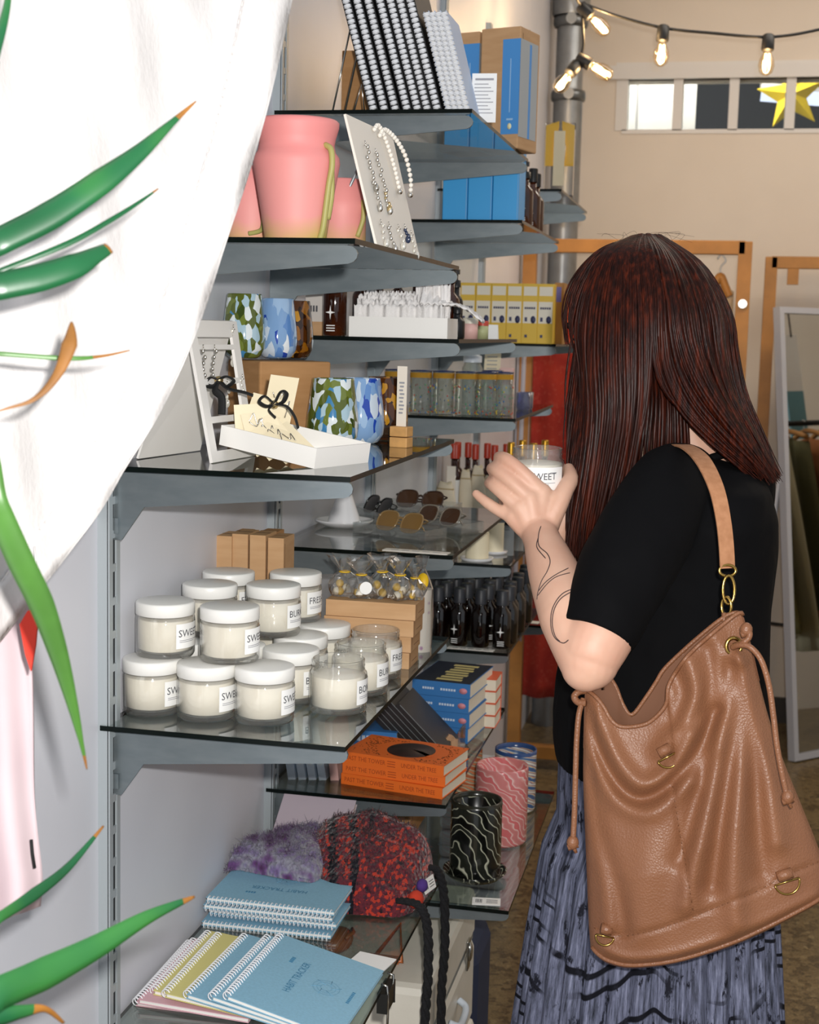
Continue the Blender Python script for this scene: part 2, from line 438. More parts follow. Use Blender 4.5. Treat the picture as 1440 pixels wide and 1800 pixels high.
def make_jar(name, label, word, lid, p, rot=0, group=None, M=None, fill=.045):
    t = thing(name, label, 'candle', p, rot, group, M)
    if 'g' not in JAR_MESH:
        mb = MB()
        mb.lathe([(0, 0), (.030, 0), (.0345, .0012), (.0358, .004), (.0358, .046), (.0350, .0495), (.0325, .0515), (.0318, .0525), (.0330, .0535), (.0318, .056), (.0330, .058), (.0318, .060), (.0325, .0645), (.0312, .0655), (.0302, .064), (.0302, .052), (.0335, .047), (.0338, .008), (.030, .0055), (0, .0055)], 40)
        mw = MB(); mw.lathe([(0, .0075), (.0290, .0075), (.0330, .0095), (.0330, fill), (.0320, fill+.0006), (0, fill)], 36)
        mw.tube([(0, 0, fill), (.0005, 0, fill+.005)], .0007, 6)
        ml = MB(); ml.lathe([(0, .0668), (.033, .0668), (.0352, .0660), (.0358, .0645), (.0358, .0515), (.0350, .0508), (.0338, .0512)], 44)
        JAR_MESH['g'] = mb.build('glass', M_jar, t); JAR_MESH['w'] = mw.build('wax', M_wax, t); JAR_MESH['l'] = ml.build('lid', M_lid, t)
        if not lid: bpy.data.objects.remove(JAR_MESH['l'])
    else:
        for kk, nm in (('g', 'glass'), ('w', 'wax'), ('l', 'lid')):
            if kk == 'l' and not lid: continue
            o = JAR_MESH[kk].copy(); C.objects.link(o); o.parent = t; o.name = nm
    if word not in JAR_MESH: JAR_MESH[word] = jar_label(word).build('paper_label', [M_lab, M_ink, M_inkl], t)
    else: o = JAR_MESH[word].copy(); C.objects.link(o); o.parent = t
    return t
z1, z2 = ZE, ZE+.0670
G1, G2 = 'lidded candle jars in the pyramid', 'open candle jars beside the pyramid'
J = [((.036, .088, z1), 'SWEET', 'lidded white candle jar at the left end of the front bottom row'),
     ((.107, .085, z1), 'SWEET', 'middle lidded white candle jar of the front bottom row'),
     ((.178, .090, z1), 'SWEET', 'lidded white candle jar at the right end of the front bottom row'),
     ((.180, .190, z1), 'BONE', 'lidded candle jar right behind the right end of the front bottom row'),
     ((.168, .272, z1), 'BURN', 'second lidded candle jar back along the right side of the bottom layer'),
     ((.178, .352, z1), 'FRESH', 'rearmost lidded candle jar on the right of the bottom layer'),
     ((.045, .107, z2), 'SWEET', 'upper lidded candle jar at the front left of the pyramid'),
     ((.129, .103, z2), 'SWEET', 'upper lidded candle jar at the front right of the pyramid'),
     ((.054, .238, z2), 'BURN', 'upper lidded candle jar on the left in the second row'),
     ((.133, .262, z2), 'BURN', 'upper lidded candle jar on the right in the second row, marked BURN'),
     ((.045, .336, z2), 'FRESH', 'rearmost upper lidded candle jar on the left, before the kraft boxes'),
     ((.133, .362, z2), 'FRESH', 'rearmost upper lidded candle jar on the right, marked FRESH'),
     ((.037, .19, z1), 'SWEET', 'bottom-layer candle jar against the wall, right behind the front row'), ((.109, .19, z1), 'SWEET', 'bottom-layer candle jar in the middle, right behind the front row'),
     ((.04, .29, z1), 'BURN', 'bottom-layer candle jar against the wall in the third row'), ((.037, .366, z1), 'FRESH', 'bottom-layer candle jar against the wall in the last row'), ((.110, .352, z1), 'FRESH', 'bottom-layer candle jar in the middle of the last row')]
for p, wd, lb in J: make_jar('candle_jar', lb, wd, True, p, random.uniform(-.12, .12), G1)
for p, wd, lb in [((.250, .160, z1), 'BONE', 'nearest open candle jar without a lid, at the shelf front'), ((.254, .256, z1), 'BURN', 'middle open candle jar without a lid'),
                  ((.252, .345, z1), 'FRESH', 'farthest open candle jar, against the stacked kraft boxes')]:
    make_jar('candle_jar', lb, wd, False, p, random.uniform(-.1, .1), G2)

# ---- kraft boxes
def kraft(name, a, b):
    k = NT(name); k.base(k.ramp(k.noise(14, k.coord((1, 1, 6)), 5), [(.3, a), (.7, b)])); k.set(Roughness=.8)
    k.b.inputs['Specular IOR Level'].default_value = .2; k.bump(k.noise(260, k.coord()), .08, .001); return k.m
M_kraft = kraft('kraft_card', '#bd956c', '#c9a27a'); M_kraft2 = kraft('kraft_card_dark', '#a67b50', '#b4885c'); M_gap = mat('card_gap', '#3a2514', .8)
def carton(name, label, cat, size, M, mt, group=None, marks=0, flap=True):
    x, y, z = size; t = thing(name, label, cat, M=M, group=group)
    mb = MB(); mb.box((0, 0, 0), (x, y, z), 0, None, min(size)*.03); mb.build('body', mt, t)
    mb = MB()
    if flap:
        mb.box((.001, y*.48, z), (x-.001, y*.48+.0012, z+.0004), 0)
        mb.box((x, y*.1, z*.12), (x+.0003, y*.1+.0008, z*.95), 0)
        for i in range(marks):
            mb.box((x+.0001, y*.3, z*(.35+.1*i)), (x+.0004, y*.8, z*(.37+.1*i)))
        mb.build('flap_seam', M_gap if not marks else mat('box_print', '#6e4826', .8), t)
    return t
labs = ['leftmost upright kraft box behind the candle jars', 'second upright kraft box from the left behind the candle jars', 'third upright kraft box from the left behind the candle jars', 'rightmost upright kraft box with printed side behind the candle jars']
for i, (xa, xb, yt) in enumerate(((374, 405, 941), (408, 436, 938), (439, 467, 940), (471, 499, 945))):
    y = .412+.004*(i % 2); a = on_y(xa, yt, y); b = on_y(xb, yt, y)
    carton('kraft_box', labs[i], 'box', (b.x-a.x, .052, a.z-ZE), T(max(a.x, -.004), y, ZE), M_kraft, 'upright kraft boxes', 4 if i == 3 else 0)
for i, xa in enumerate((400, 452)):
    y = .475; a = on_y(xa, 936, y); b = on_y(xa+30, 936, y)
    carton('kraft_box', ['kraft box peeking out behind the upright row on the left', 'kraft box peeking out behind the upright row on the right'][i], 'box', (b.x-a.x, .05, a.z-ZE), T(max(a.x, -.012), y, ZE), M_kraft2, 'upright kraft boxes')
lay = ['topmost kraft box of the low stack beside the open jars', 'second kraft box down in the low stack beside the open jars', 'third kraft box down in the low stack beside the open jars', 'lowest kraft box of the stack beside the open jars']
for i in range(4):
    carton('kraft_box', lay[3-i], 'box', (.128 if i > 1 else .122, .062, .0228), T(.166+.002*(i % 2), .395-.002*i+.003*(i % 2), ZE+.0232*i) , M_kraft, 'stacked flat kraft boxes', 1)
# ---- cellophane bags tied on top of the low stack
M_cello = glass_mat('cellophane', '#f8f8f8', 3.6, .10, haze=.05)
M_candy = mat('yellow_sweets', '#e0b64e', .5, vary=.4, vscale=60); M_pale = mat('pale_sweets', '#efe6d0', .5)
M_dot = mat('yellow_sticker', '#e3b81c', .5)
def cello_bag(label, p, s, rz, seed, sticker=None):
    t = thing('sweet_bag', label, 'bag', p, rz, 'cellophane bags on the kraft stack'); rnd = random.Random(seed)
    mb = MB(); prof = [(0, 0), (.020, 0), (.026, .008), (.027, .020), (.020, .032), (.008, .040), (.010, .046), (.022, .060), (.026, .066)]
    n = 15; off = [[rnd.uniform(.72, 1.3) for _ in prof] for _ in range(n)]
    vs = [(r*off[i][q]*cos(2*pi*i/n), r*off[i][q]*sin(2*pi*i/n)*.7, z*(1+.12*(off[i][q]-1))) for i in range(n) for q, (r, z) in enumerate(prof)]
    m_ = len(prof); fs = [(i*m_+q, ((i+1) % n)*m_+q, ((i+1) % n)*m_+q+1, i*m_+q+1) for i in range(n) for q in range(m_-1)]
    mb.add([Vector(v)*s for v in vs], fs, 0, False); mb.build('wrapper', M_cello, t)
    mb = MB()
    for q in range(4): mb.ball((rnd.uniform(-.013, .013)*s, rnd.uniform(-.009, .009)*s, (.008+.006*(q % 3))*s), .007*s, 8, 6, q % 2)
    mb.build('sweets', [M_candy, M_pale], t)
    mb = MB(); mb.M = T(0, 0, .040*s); mb.lathe([(.009*s, -.001), (.0105*s, 0), (.009*s, .001)], 12); mb.build('tie', M_dot, t)
    if sticker:
        mb = MB(); mb.M = T(.002, -.021*s, .020*s) @ RX(pi/2); mb.cyl(.011*s, 0, .0006, 20); mb.build('sticker', sticker, t)
zt = ZE+.0232*4
cb = [((.186, .425), 1.0, 'cellophane bag of sweets at the left of the kraft stack', None), ((.212, .418), .95, 'cellophane bag with a white round sticker on the kraft stack', M_lab), ((.238, .433), 1.05, 'third cellophane bag from the left on the kraft stack', None),
      ((.266, .425), 1.0, 'cellophane bag fourth from the left on the kraft stack', None), ((.285, .437), .85, 'rightmost cellophane bag on the edge of the kraft stack', None)]
for i, ((x, y), s, lb, stk) in enumerate(cb): cello_bag(lb, (x, y, zt), s*.86, .5*i, i, stk)
for i, (x, y) in enumerate(((.165, .515), (.195, .525))):
    pass
# ---- tall floral candle in cellophane with a yellow seal
k = NT('floral_wrap'); vo = k.n('ShaderNodeTexVoronoi'); vo.inputs['Scale'].default_value = 55; k.l(k.coord(), vo.inputs['Vector'])
k.base(k.ramp(vo.outputs['Distance'], [(.0, '#8a4a86'), (.17, '#b98db4'), (.26, '#efe9dc'), (1, '#f1ebe0')])); k.set(Roughness=.4); M_floral = k.m
p = on_z(752, 1139, ZE); t = thing('pillar_candle', 'tall white candle with purple flowers in clear wrap by the shelf edge', 'candle', (min(p.x, .278), .52, ZE))
mb = MB(); mb.cyl(.0155, 0, .092, 20); mb.build('wax', M_floral, t)
mb = MB(); n = 14; rnd = random.Random(3)
prof = [(.017, .0), (.0175, .05), (.017, .093), (.011, .108), (.004, .122), (.010, .14)]
vs = [(r*f*cos(2*pi*i/n), r*f*sin(2*pi*i/n), z) for i in range(n) for r, z in prof for f in (rnd.uniform(.92, 1.12),)]
mb.add(vs, [(i*6+q, ((i+1) % n)*6+q, ((i+1) % n)*6+q+1, i*6+q+1) for i in range(n) for q in range(5)], 0, False); mb.build('wrapper', M_cello, t)
mb = MB(); mb.M = T(.004, -.0145, .105) @ RX(pi/2-.3); mb.lathe([(0, .001), (.0085, .001), (.0085, 0)], 20, 0, 1.5); mb.build('seal', M_dot, t)

# ---- pink pots on the upper shelf
k = NT('pink_glaze'); gr = k.n('ShaderNodeSeparateXYZ'); k.l(k.coord(kind='Object'), gr.inputs[0])
f = k.n('ShaderNodeMath', operation='MULTIPLY_ADD'); f.inputs[1].default_value = 8.0; k.l(gr.outputs['Z'], f.inputs[0])
nz = k.n('ShaderNodeMath', operation='MULTIPLY_ADD'); nz.inputs[1].default_value = .5; nz.inputs[2].default_value = -.25; k.l(k.noise(12, k.coord()), nz.inputs[0]); k.l(nz.outputs[0], f.inputs[2])
k.base(k.ramp(f.outputs[0], [(.0, '#c9bd5c'), (.10, '#d8b07a'), (.28, '#e79a96'), (1, '#e58e8c')])); k.set(Roughness=.55); M_pink = k.m
M_lime = mat('lime_glaze', '#aba562', .5)
def pot(label, p, s, rz, prof, handle=None, drips=()):
    t = thing('ceramic_pot', label, 'pot', p, rz)
    mb = MB(); pr = [(r*s, z*s) for r, z in prof]; inner = [(max(r-.006*s, 0), max(z, .006*s)) for r, z in reversed(pr)]
    mb.lathe(pr+inner, 56); mb.build('body', M_pink, t)
    if handle: mb = MB(); mb.tube(catmull([Vector(q)*s for q in handle], 6), .0036*s, 10); mb.build('handle', M_lime, t)
    if drips:
        mb = MB()
        for path in drips: mb.tube(catmull([Vector(q)*s for q in path], 5), .0035*s, 8)
        mb.build('handle_trim', M_lime, t)
PP = [(0, 0), (.032, 0), (.036, .003), (.040, .03), (.047, .07), (.0515, .095), (.0505, .102), (.046, .108), (.0445, .116), (.046, .124), (.0495, .136), (.0498, .142), (.047, .1445)]
p = on_z(516, 409, ZD)
c = Vector((.190, .150, ZD))
pot('large pink ceramic pot with a lime side handle', c, 1.0, RAD(-25), PP, [(.044, 0, .114), (.053, 0, .108), (.055, 0, .09), (.051, 0, .07), (.047, 0, .045), (.043, 0, .02), (.038, 0, .006)], [[(.050, .004, .10), (.050, .006, .06), (.043, .008, .03)]])
pot('smaller pink pot standing right behind the large pink pot', (.212, .278, ZD), .9, 0, [(0, 0), (.030, 0), (.034, .003), (.034, .05), (.038, .062), (.034, .07), (.032, .098), (.028, .1)], None, [[(.028, -.02, .02), (.036, -.02, .045), (.035, -.018, .07)]])
pot('pink pot with a lime handle half hidden behind the white cloth', (.110, .225, ZD), .8, 0, [(0, 0), (.038, 0), (.042, .02), (.046, .06), (.042, .1), (.036, .12), (.030, .124)], [(.03, -.036, .07), (.036, -.055, .06), (.038, -.056, .04), (.03, -.045, .025), (.01, -.042, .02)])

# ---- earring board
M_card = mat('ivory_card', '#ece6dc', .6); M_silver = mat('silver', '#d8d4cc', .22, 1); M_pearl = mat('pearl', '#efe9df', .18, coat=.6)
def quad_board(name, label, cat, TL, TR, BR, BL, th, mt, radius=0):
    TL, TR, BR, BL = map(Vector, (TL, TR, BR, BL)); o = BL; X = (BR-BL); Y = (TL-BL)
    Z = X.cross(Y).normalized(); t = thing(name, label, cat, o)
    mb = MB(); vs = [q-o for q in (BL, BR, TR, TL)]
    mb.add(vs+[v-Z*th for v in vs], [(0, 1, 2, 3), (7, 6, 5, 4), (0, 4, 5, 1), (1, 5, 6, 2), (2, 6, 7, 3), (3, 7, 4, 0)], 0, False)
    mb.build('panel', mt, t)
    return t, o, X, Y, Z
BL = Vector((.287, .165, ZD)); BR = Vector((.295, .365, ZD)); TL = on_y(608, 200, .165); TR = on_y(690, 238, .365)
t, o, X, Y, Z = quad_board('earring_board', 'white leaning card board hung with pearls and silver earrings', 'jewelry display', TL, TR, BR, BL, .003, M_card)
mb = MB(); mb.tube([Y*.8+X*.4-Z*.006, Y*.55+X*.45-Z*.045, X*.45+Y*.0-Z*.07-Vector((0, 0, .0))], .002, 8)
mb.v = [(v[0], v[1], max(v[2], .0015)) for v in mb.v]; mb.build('prop_stand', M_steel, t)
def on_board(u, v, h=0): return BL*((1-u)*(1-v))+BR*(u*(1-v))+TR*(u*v)+TL*((1-u)*v)+Z*h
def beads(name, label, path, r, mt, n, cat='necklace', group=None, core=True):
    P = catmull(path, 10); L = [0]
    for a, b in zip(P, P[1:]): L.append(L[-1]+(b-a).length)
    org = P[0]; tt = thing(name, label, cat, org, group=group); mb = MB()
    for i in range(n):
        s = L[-1]*i/(n-1); j = max(q for q in range(len(L)) if L[q] <= s+1e-9); j = min(j, len(P)-2)
        q = P[j].lerp(P[j+1], (s-L[j])/max(L[j+1]-L[j], 1e-9)); mb.ball(q-org, r, 8, 6)
    mb.build('bead_string', mt, tt)
    mb = MB(); mb.ball(P[-1]-org+Vector((0, 0, -.0)), r*1.25, 8, 6); mb.build('clasp', M_silver, tt); return tt
beads('pearl_necklace', 'pearl bracelet looped over the right top edge of the earring board', [on_board(.60, .93, .004), on_board(.72, .99, .006), on_board(.86, .93, .010), on_board(.98, .80, .012), on_board(1.02, .62, .010), on_board(1.0, .50, .006)], .0032, M_pearl, 22)
beads('pearl_necklace', 'pearl necklace hanging in the middle of the earring board', [on_board(.5, .96, .004), on_board(.58, 1.0, .006), on_board(.68, .9, .006), on_board(.74, .7, .006), on_board(.76, .5, .005)], .003, M_pearl, 20)
def earring(label, p, down, L, mt, stone=None, group='earrings on the white board', out=Vector((0, 0, 0))):
    tt = thing('earring', label, 'earring', p, group=group); d = down.normalized(); mb = MB(); z_ = Z
    mb.tube([out*.0, d*.004], .0007, 6); mb.M = T(d*.006); mb.lathe([(.0022, -.0006), (.0028, 0), (.0022, .0006)], 10); mb.M = I4
    mb.build('hook', M_silver, tt); mb = MB()
    n = max(3, int(L/.006))
    for i in range(n): mb.ball(d*(.008+L*i/n)+Vector((random.uniform(-1, 1), random.uniform(-1, 1), 0))*.0022, (.0022, .0014, .003), 6, 5)
    mb.ball(d*(.008+L), (.0038, .0022, .0055), 8, 6); mb.build('drop', stone or mt, tt)
M_gilt = mat('pale_gold', '#d9bf8c', .25, 1); M_blue_st = mat('dark_blue_stone', '#26324d', .15, coat=.5); M_cryst = mat('crystal', '#e8e4da', .08, .6)
eb = [(.22, .83, .05, M_silver, None, 'silver chain earring at the upper left of the white board'), (.42, .80, .07, M_silver, None, 'long silver chain earring left of the pearls'),
      (.20, .55, .03, M_silver, None, 'silver stud drop earring at the left middle of the white board'), (.42, .5, .02, M_gilt, None, 'short gilt earring below the silver chains'),
      (.15, .22, .022, M_silver, M_cryst, 'crystal earring at the lower left corner of the white board'), (.33, .22, .026, M_silver, None, 'silver cluster earring second from the left at the bottom of the board'),
      (.55, .22, .02, M_gilt, M_cryst, 'gilt crystal earring in the bottom middle of the board'), (.72, .24, .012, M_silver, M_blue_st, 'earring with a dark blue stone at the bottom of the board'), (.85, .2, .026, M_silver, M_cryst, 'crystal earring at the lower right corner of the white board')]
for u, v, L, mt, stn, lb in eb: earring(lb, on_board(u, v, .0035), -Y, L, mt, stn)

# ---- folding earring stand on the second shelf
M_frame = mat('white_wood', '#ebe8e4', .45)
Bn, Bf = on_z(374, 815, ZB), on_z(449, 802, ZB); Rn0, Rf0 = on_z(243, 808, ZB), on_z(352, 793, ZB)
if Rn0.x < .004: Rn0.x = .004
Bn, Bf, Rn0, Rf0 = [Vector((v.x, v.y, ZB+.001)) for v in (Bn, Bf, Rn0, Rf0)]
Tn = pt(329, 562, (depth(Bn)+depth(Rn0))/2); Tf = pt(416, 565, (depth(Bf)+depth(Rf0))/2+.0)
st = thing('earring_stand', 'white folding ladder stand hung with earrings and black bows', 'jewelry display', Bn)
fX, fY = Bf-Bn, Tn-Bn; fX2 = Tf-Tn; fZ = fX.cross(fY).normalized()
def fp(u, v): return Bn+(fY*v)+(fX*(1-v)+fX2*v)*u
def slab(a, b, c, d, th, nrm):
    mb = MB(); vs = [q-Bn for q in (a, b, c, d)]
    mb.add(vs+[v-nrm*th for v in vs], [(0, 1, 2, 3), (7, 6, 5, 4), (0, 4, 5, 1), (1, 5, 6, 2), (2, 6, 7, 3), (3, 7, 4, 0)], 0, False); return mb
tk = .14
slab(fp(0, 0), fp(tk, 0), fp(tk, 1), fp(0, 1), .004, fZ).build('side_rail', M_frame, st)
slab(fp(1-tk, 0), fp(1, 0), fp(1, 1), fp(1-tk, 1), .004, fZ).build('side_rail', M_frame, st)
BARS = []
for v0, v1 in ((0, .075), (.27, .315), (.54, .58), (.79, .825), (.88, 1.0)):
    slab(fp(tk, v0), fp(1-tk, v0), fp(1-tk, v1), fp(tk, v1), .004, fZ).build('crossbar', M_frame, st); BARS.append(v1)
rZ = (Rf0-Rn0).cross(Tn-Rn0).normalized()
slab(Rn0, Rf0, Tf-Vector((.0045, 0, 0)), Tn-Vector((.0045, 0, 0)), .003, rZ).build('rear_panel', M_frame, st)
Z = fZ
dn = Vector((0, 0, -1)); GE = 'earrings on the ladder stand'; ofs = fZ*.004
earring('long chain earring with a copper bead, left on the top bar of the stand', fp(.17, .82)+ofs, dn, .036, M_silver, None, GE)
earring('long chain earring with a copper bead, second on the top bar of the stand', fp(.40, .82)+ofs, dn, .036, M_silver, None, GE)
earring('sparkling cluster earring at the top right corner of the ladder stand', fp(.86, .97)+ofs, dn, .04, M_cryst, None, GE)
earring('crystal flower earring in the middle of the ladder stand', fp(.55, .57)+ofs, dn, .022, M_cryst, None, GE)
earring('crystal earring on the right rail of the ladder stand', fp(.9, .60)+ofs, dn, .03, M_cryst, None, GE)
M_velvet = mat('black_velvet', '#0b0b0c', .8)
def ribbon(label, p, paths, wdt, group=None):
    tt = thing('velvet_bow', label, 'bow', p, group=group); mb = MB()
    for pa in paths[:2]: mb.tube(catmull([Vector(q) for q in pa], 6), wdt, 6, flat=.25)
    mb.build('loop', M_velvet, tt); mb = MB()
    for pa in paths[2:]: mb.tube(catmull([Vector(q) for q in pa], 6), wdt, 6, flat=.25)
    mb.build('tail', M_velvet, tt); mb = MB(); mb.ball((0, 0, 0), (.006, .005, .005), 8, 6); mb.build('knot', M_gilt, tt)
p = fp(.30, .56)+fZ*.008; rr = lambda dx, dy, dz=0: RIGHT*(dx/1480)-UP*(dy/1480)-FWD*dz
ribbon('black velvet bow earring on the ladder stand', p, [[rr(0, 0), rr(-14, -4, .004), rr(-22, 8, .006), rr(-10, 12, .004), rr(0, 0)], [rr(0, 0), rr(14, -6, .004), rr(28, 2, .006), rr(14, 12, .004), rr(0, 2)],
       [rr(0, 0), rr(-6, 18, .004), rr(6, 32, .005), rr(6, 62, .004)], [rr(0, 0), rr(18, 16, .006), rr(44, 22, .006), rr(62, 28, .004)]], .0052, GE)

# ---- white tray with cream earring cards
M_tray = mat('white_tray', '#f3f1ed', .45); M_cream = mat('cream_card', '#e9dcbc', .65)
ta = Vector((.106, .124, ZB+.0195)); tb = Vector((.238, .079, ZB)); ux = (tb-ta).normalized(); uz = Vector((0, 0, 1)); uy = uz.cross(ux).normalized(); uz = ux.cross(uy)
Lt, Wt, Ht = (tb-ta).length, .115, .024
Mtray = frame(ta, ux, uy, uz); t = thing('card_tray', 'white open tray of cream earring cards at the shelf front', 'tray', M=Mtray)
mb = MB(); mb.box((0, 0, 0), (Lt, Wt, .002)); mb.build('base', M_tray, t)
for lo, hi in (((0, 0, .002), (Lt, .002, Ht)), ((0, Wt-.002, .002), (Lt, Wt, Ht)), ((0, .002, .002), (.002, Wt-.002, Ht)), ((Lt-.002, .002, .002), (Lt, Wt-.002, Ht))):
    mb = MB(); mb.box(lo, hi); mb.build('side', M_tray, t)
cl = ['cream earring card standing at the back left of the tray', 'cream earring card second from the left in the tray', 'tall cream earring card leaning against the ladder stand', 'cream earring card in the middle of the tray', 'cream earring card with a chain beneath the bow', 'cream earring card leaning right of the bow', 'cream earring card with a wire squiggle near the right end of the tray', 'cream earring card lying at the right end of the tray']
spec = [(.012, .045, .040, .045, -.5), (.024, .05, .045, .06, -.25), (.040, .065, .038, .085, -.1), (.044, .025, .042, .050, .25), (.062, .03, .040, .045, .5), (.078, .03, .042, .042, .8), (.100, .03, .042, .045, 1.05), (.128, .035, .045, .05, 1.2)]
for i, (x, y, cw, ch, tilt) in enumerate(spec):
    x = x*Lt/.19
    Mc = Mtray @ T(x, y, .004) @ RY(-tilt*.9) @ RZ(pi/2*.55+.3*((i*37) % 5-2)*.3)
    tt = thing('earring_card', cl[i], 'card', M=Mc, group='cream cards in the white tray'); mb = MB()
    mb.box((-cw/2, 0, 0), (cw/2, .0006, ch)); mb.build('card', M_cream, tt); mb = MB()
    pth = [(-.012, -.001, ch*.75), (-.004, -.0015, ch*.6), (.002, -.0015, ch*.78), (.006, -.0015, ch*.5), (.012, -.001, ch*.65), (.010, -.001, ch*.4)]
    mb.tube(catmull(pth, 5), .0007, 6); mb.tube([(q[0], .002-q[1]*.6, q[2]) for q in catmull(pth, 5)], .0007, 6); mb.build('chain', M_silver, tt)
p = Mtray @ Vector((.070*Lt/.19, .03, .058))
ribbon('black velvet bow lying on the cards in the tray', p, [[rr(0, 0), rr(-16, -14, .004), rr(-26, -4, .006), rr(-14, 4, .004), rr(0, 0)], [rr(0, 0), rr(12, -22, .004), rr(22, -18, .006), rr(16, -4, .004), rr(0, 2)],
       [rr(0, 0), rr(-10, 10, .0), rr(2, 24, .0)], [rr(0, 0), rr(22, 4, .004), rr(36, 22, .004), rr(42, 42, .0)]], .0050)

# ---- big kraft carton with speckled tumblers
ph = RAD(46); cr = Vector((.078, .362, ZB)); Mk = frame(cr, (cos(ph), sin(ph), 0), (-sin(ph), cos(ph), 0), (0, 0, 1))
carton('kraft_carton', 'brown kraft carton carrying three speckled tumblers', 'box', (.112, .098, .115), Mk, M_kraft2)
def speckle(name, stops, scale, stretch=(1, 1, .6), metal=0):
    k = NT(name); v = k.coord(stretch); vo = k.n('ShaderNodeTexVoronoi'); vo.inputs['Scale'].default_value = scale
    wv = k.n('ShaderNodeTexNoise'); wv.inputs['Scale'].default_value = 40; k.l(v, wv.inputs['Vector'])
    mx = k.n('ShaderNodeVectorMath', operation='MULTIPLY_ADD'); mx.inputs[1].default_value = (.02, .02, .02); k.l(wv.outputs['Color'], mx.inputs[0]); k.l(v, mx.inputs[2])
    k.l(mx.outputs[0], vo.inputs['Vector']); sp = k.n('ShaderNodeSeparateColor'); k.l(vo.outputs['Color'], sp.inputs[0])
    k.base(k.ramp(sp.outputs[0], stops, 'CONSTANT')); k.set(Roughness=.06); k.b.inputs['Coat Weight'].default_value = .6; return k.m
M_spk = [speckle('green_speckle_glass', [(0, '#55601f'), (.36, '#6d7a34'), (.52, '#a9c4d2'), (.68, '#dfe7ea'), (.84, '#3f7fae'), (.93, '#3a4a1c')], 118),
         speckle('blue_speckle_glass', [(0, '#7fa3cf'), (.30, '#9dbbdd'), (.55, '#c9d6e4'), (.72, '#2246a8'), (.86, '#5f8ac6'), (.94, '#e6ecf1')], 105, (1, 1, .45)),
         speckle('amber_speckle_glass', [(0, '#2a1406'), (.4, '#4a2608'), (.62, '#8a560f'), (.8, '#b5811e'), (.92, '#1a0c04')], 120)]
TUM = [(0, 0), (.019, 0), (.025, .003), (.031, .013), (.0325, .026), (.0315, .042), (.0285, .066), (.0258, .087), (.0255, .0885), (.0240, .0875), (.0268, .066), (.0298, .042), (.0308, .026), (.029, .013), (.018, .006), (0, .005)]
def tumbler(label, p, kind, s=1.0, sx=1.0):
    mb = MB(); mb.lathe([(r*s*sx, z*s) for r, z in TUM], 40); o = mb.build('tumbler', M_spk[kind], M=T(p) @ RZ(random.uniform(0, 6)))
    tag(o, label, 'glass', 'speckled glass tumblers')
zt = ZB+.1175
tumbler('green and blue speckled tumbler on top of the kraft carton', (.040, .405, zt), 0, 1.0, .93)
tumbler('blue swirled tumbler on top of the kraft carton', (.072, .456, zt), 1, .95, .93)
tumbler('amber brown tumbler on top of the kraft carton', (.082, .506, zt), 2, .93, .93)
q = on_z(580, 781, ZB)
tumbler('green speckled tumbler on the shelf behind the white tray', (.171, .400, ZB), 0, 1.06, 1.06)
tumbler('blue speckled tumbler on the shelf between green and amber ones', (.192, .475, ZB), 1, 1.05, 1.0)
tumbler('amber brown tumbler standing on the shelf at the far right', (.209, .556, ZB), 2, 1.05, .98)
mb = MB(); mb.box((-.028, -.018, .0), (.028, .018, .006)); mb.box((-.026, -.016, .006), (.026, .016, .0062)); 
# ---- wooden incense sample with a paper strip
q = on_z(705, 786, ZB); q = Vector((q.x, q.y, ZB)); tt = thing('incense_sample', 'small wooden block holding an upright paper strip', 'sign', q, RAD(-14))
M_bamboo = mat('pale_wood', '#c9985c', .6, vary=.15, vscale=60)
mb = MB(); mb.box((-.0135, -.010, 0), (.0135, .010, .014), 0, None, .0012); mb.box((-.0135, -.010, .0150), (.0135, .010, .029), 0, None, .0012); mb.build('block', M_bamboo, tt)
mb = MB(); mb.box((-.008, -.0005, .029), (.007, .0005, .112)); 
mb.build('paper_strip', mat('paper', '#e6ddd0', .7), tt)
mb = MB()
for i in range(9): mb.box((-.0045+.001*(i % 2), -.0009, .088-.0052*i), (.0035-.001*(i % 3), -.0005, .0905-.0052*i))
mb.build('print', M_inkl, tt)
# ================================================================== SECOND BAY
def px_x(px, y): r = ray(px, 600); return CAM.x + r.x*((y-CAM.y)/r.y)    # where a pixel column meets a depth plane
# ---- coil notebooks standing on the top shelf
k = NT('black_white_stripe'); wv = k.n('ShaderNodeTexWave'); wv.inputs['Scale'].default_value = 60; wv.bands_direction = 'Y'; k.l(k.coord(), wv.inputs['Vector'])
k.base(k.ramp(wv.outputs['Fac'], [(0, '#0d0d10'), (.72, '#14141a'), (.78, '#dcdce4')], 'CONSTANT')); k.set(Roughness=.5); M_stripe = k.m
M_blkcover = mat('black_cover', '#0f1013', .5); M_whitecoil = mat('white_coil', '#eceef2', .35); M_paperedge = mat('paper_edge', '#e9e7e2', .8)
M_bluecover = mat('pale_blue_cover', '#b9cbe6', .5)
def coil_mesh(H, r, pitch, rw=.0011, seg=12):
    mb = MB(); n = int(H/pitch)
    for i in range(n):
        z = pitch*.5+i*pitch
        for dz in (-pitch*.16, pitch*.16):
            mb.tube([(r*cos(2*pi*q/seg), r*sin(2*pi*q/seg), z+dz) for q in range(seg)], rw, 5, closed=True)
    return mb
cm = coil_mesh(.205, .0044, .0078, .0014); COIL_A = None
bb = [655, 674, 693, 713, 731, 748, 765]
lb = ['leftmost', 'second from the left', 'third from the left', 'fourth from the left', 'fifth from the left', 'sixth from the left', 'rightmost']
root = None
tilt = RAD(-16)
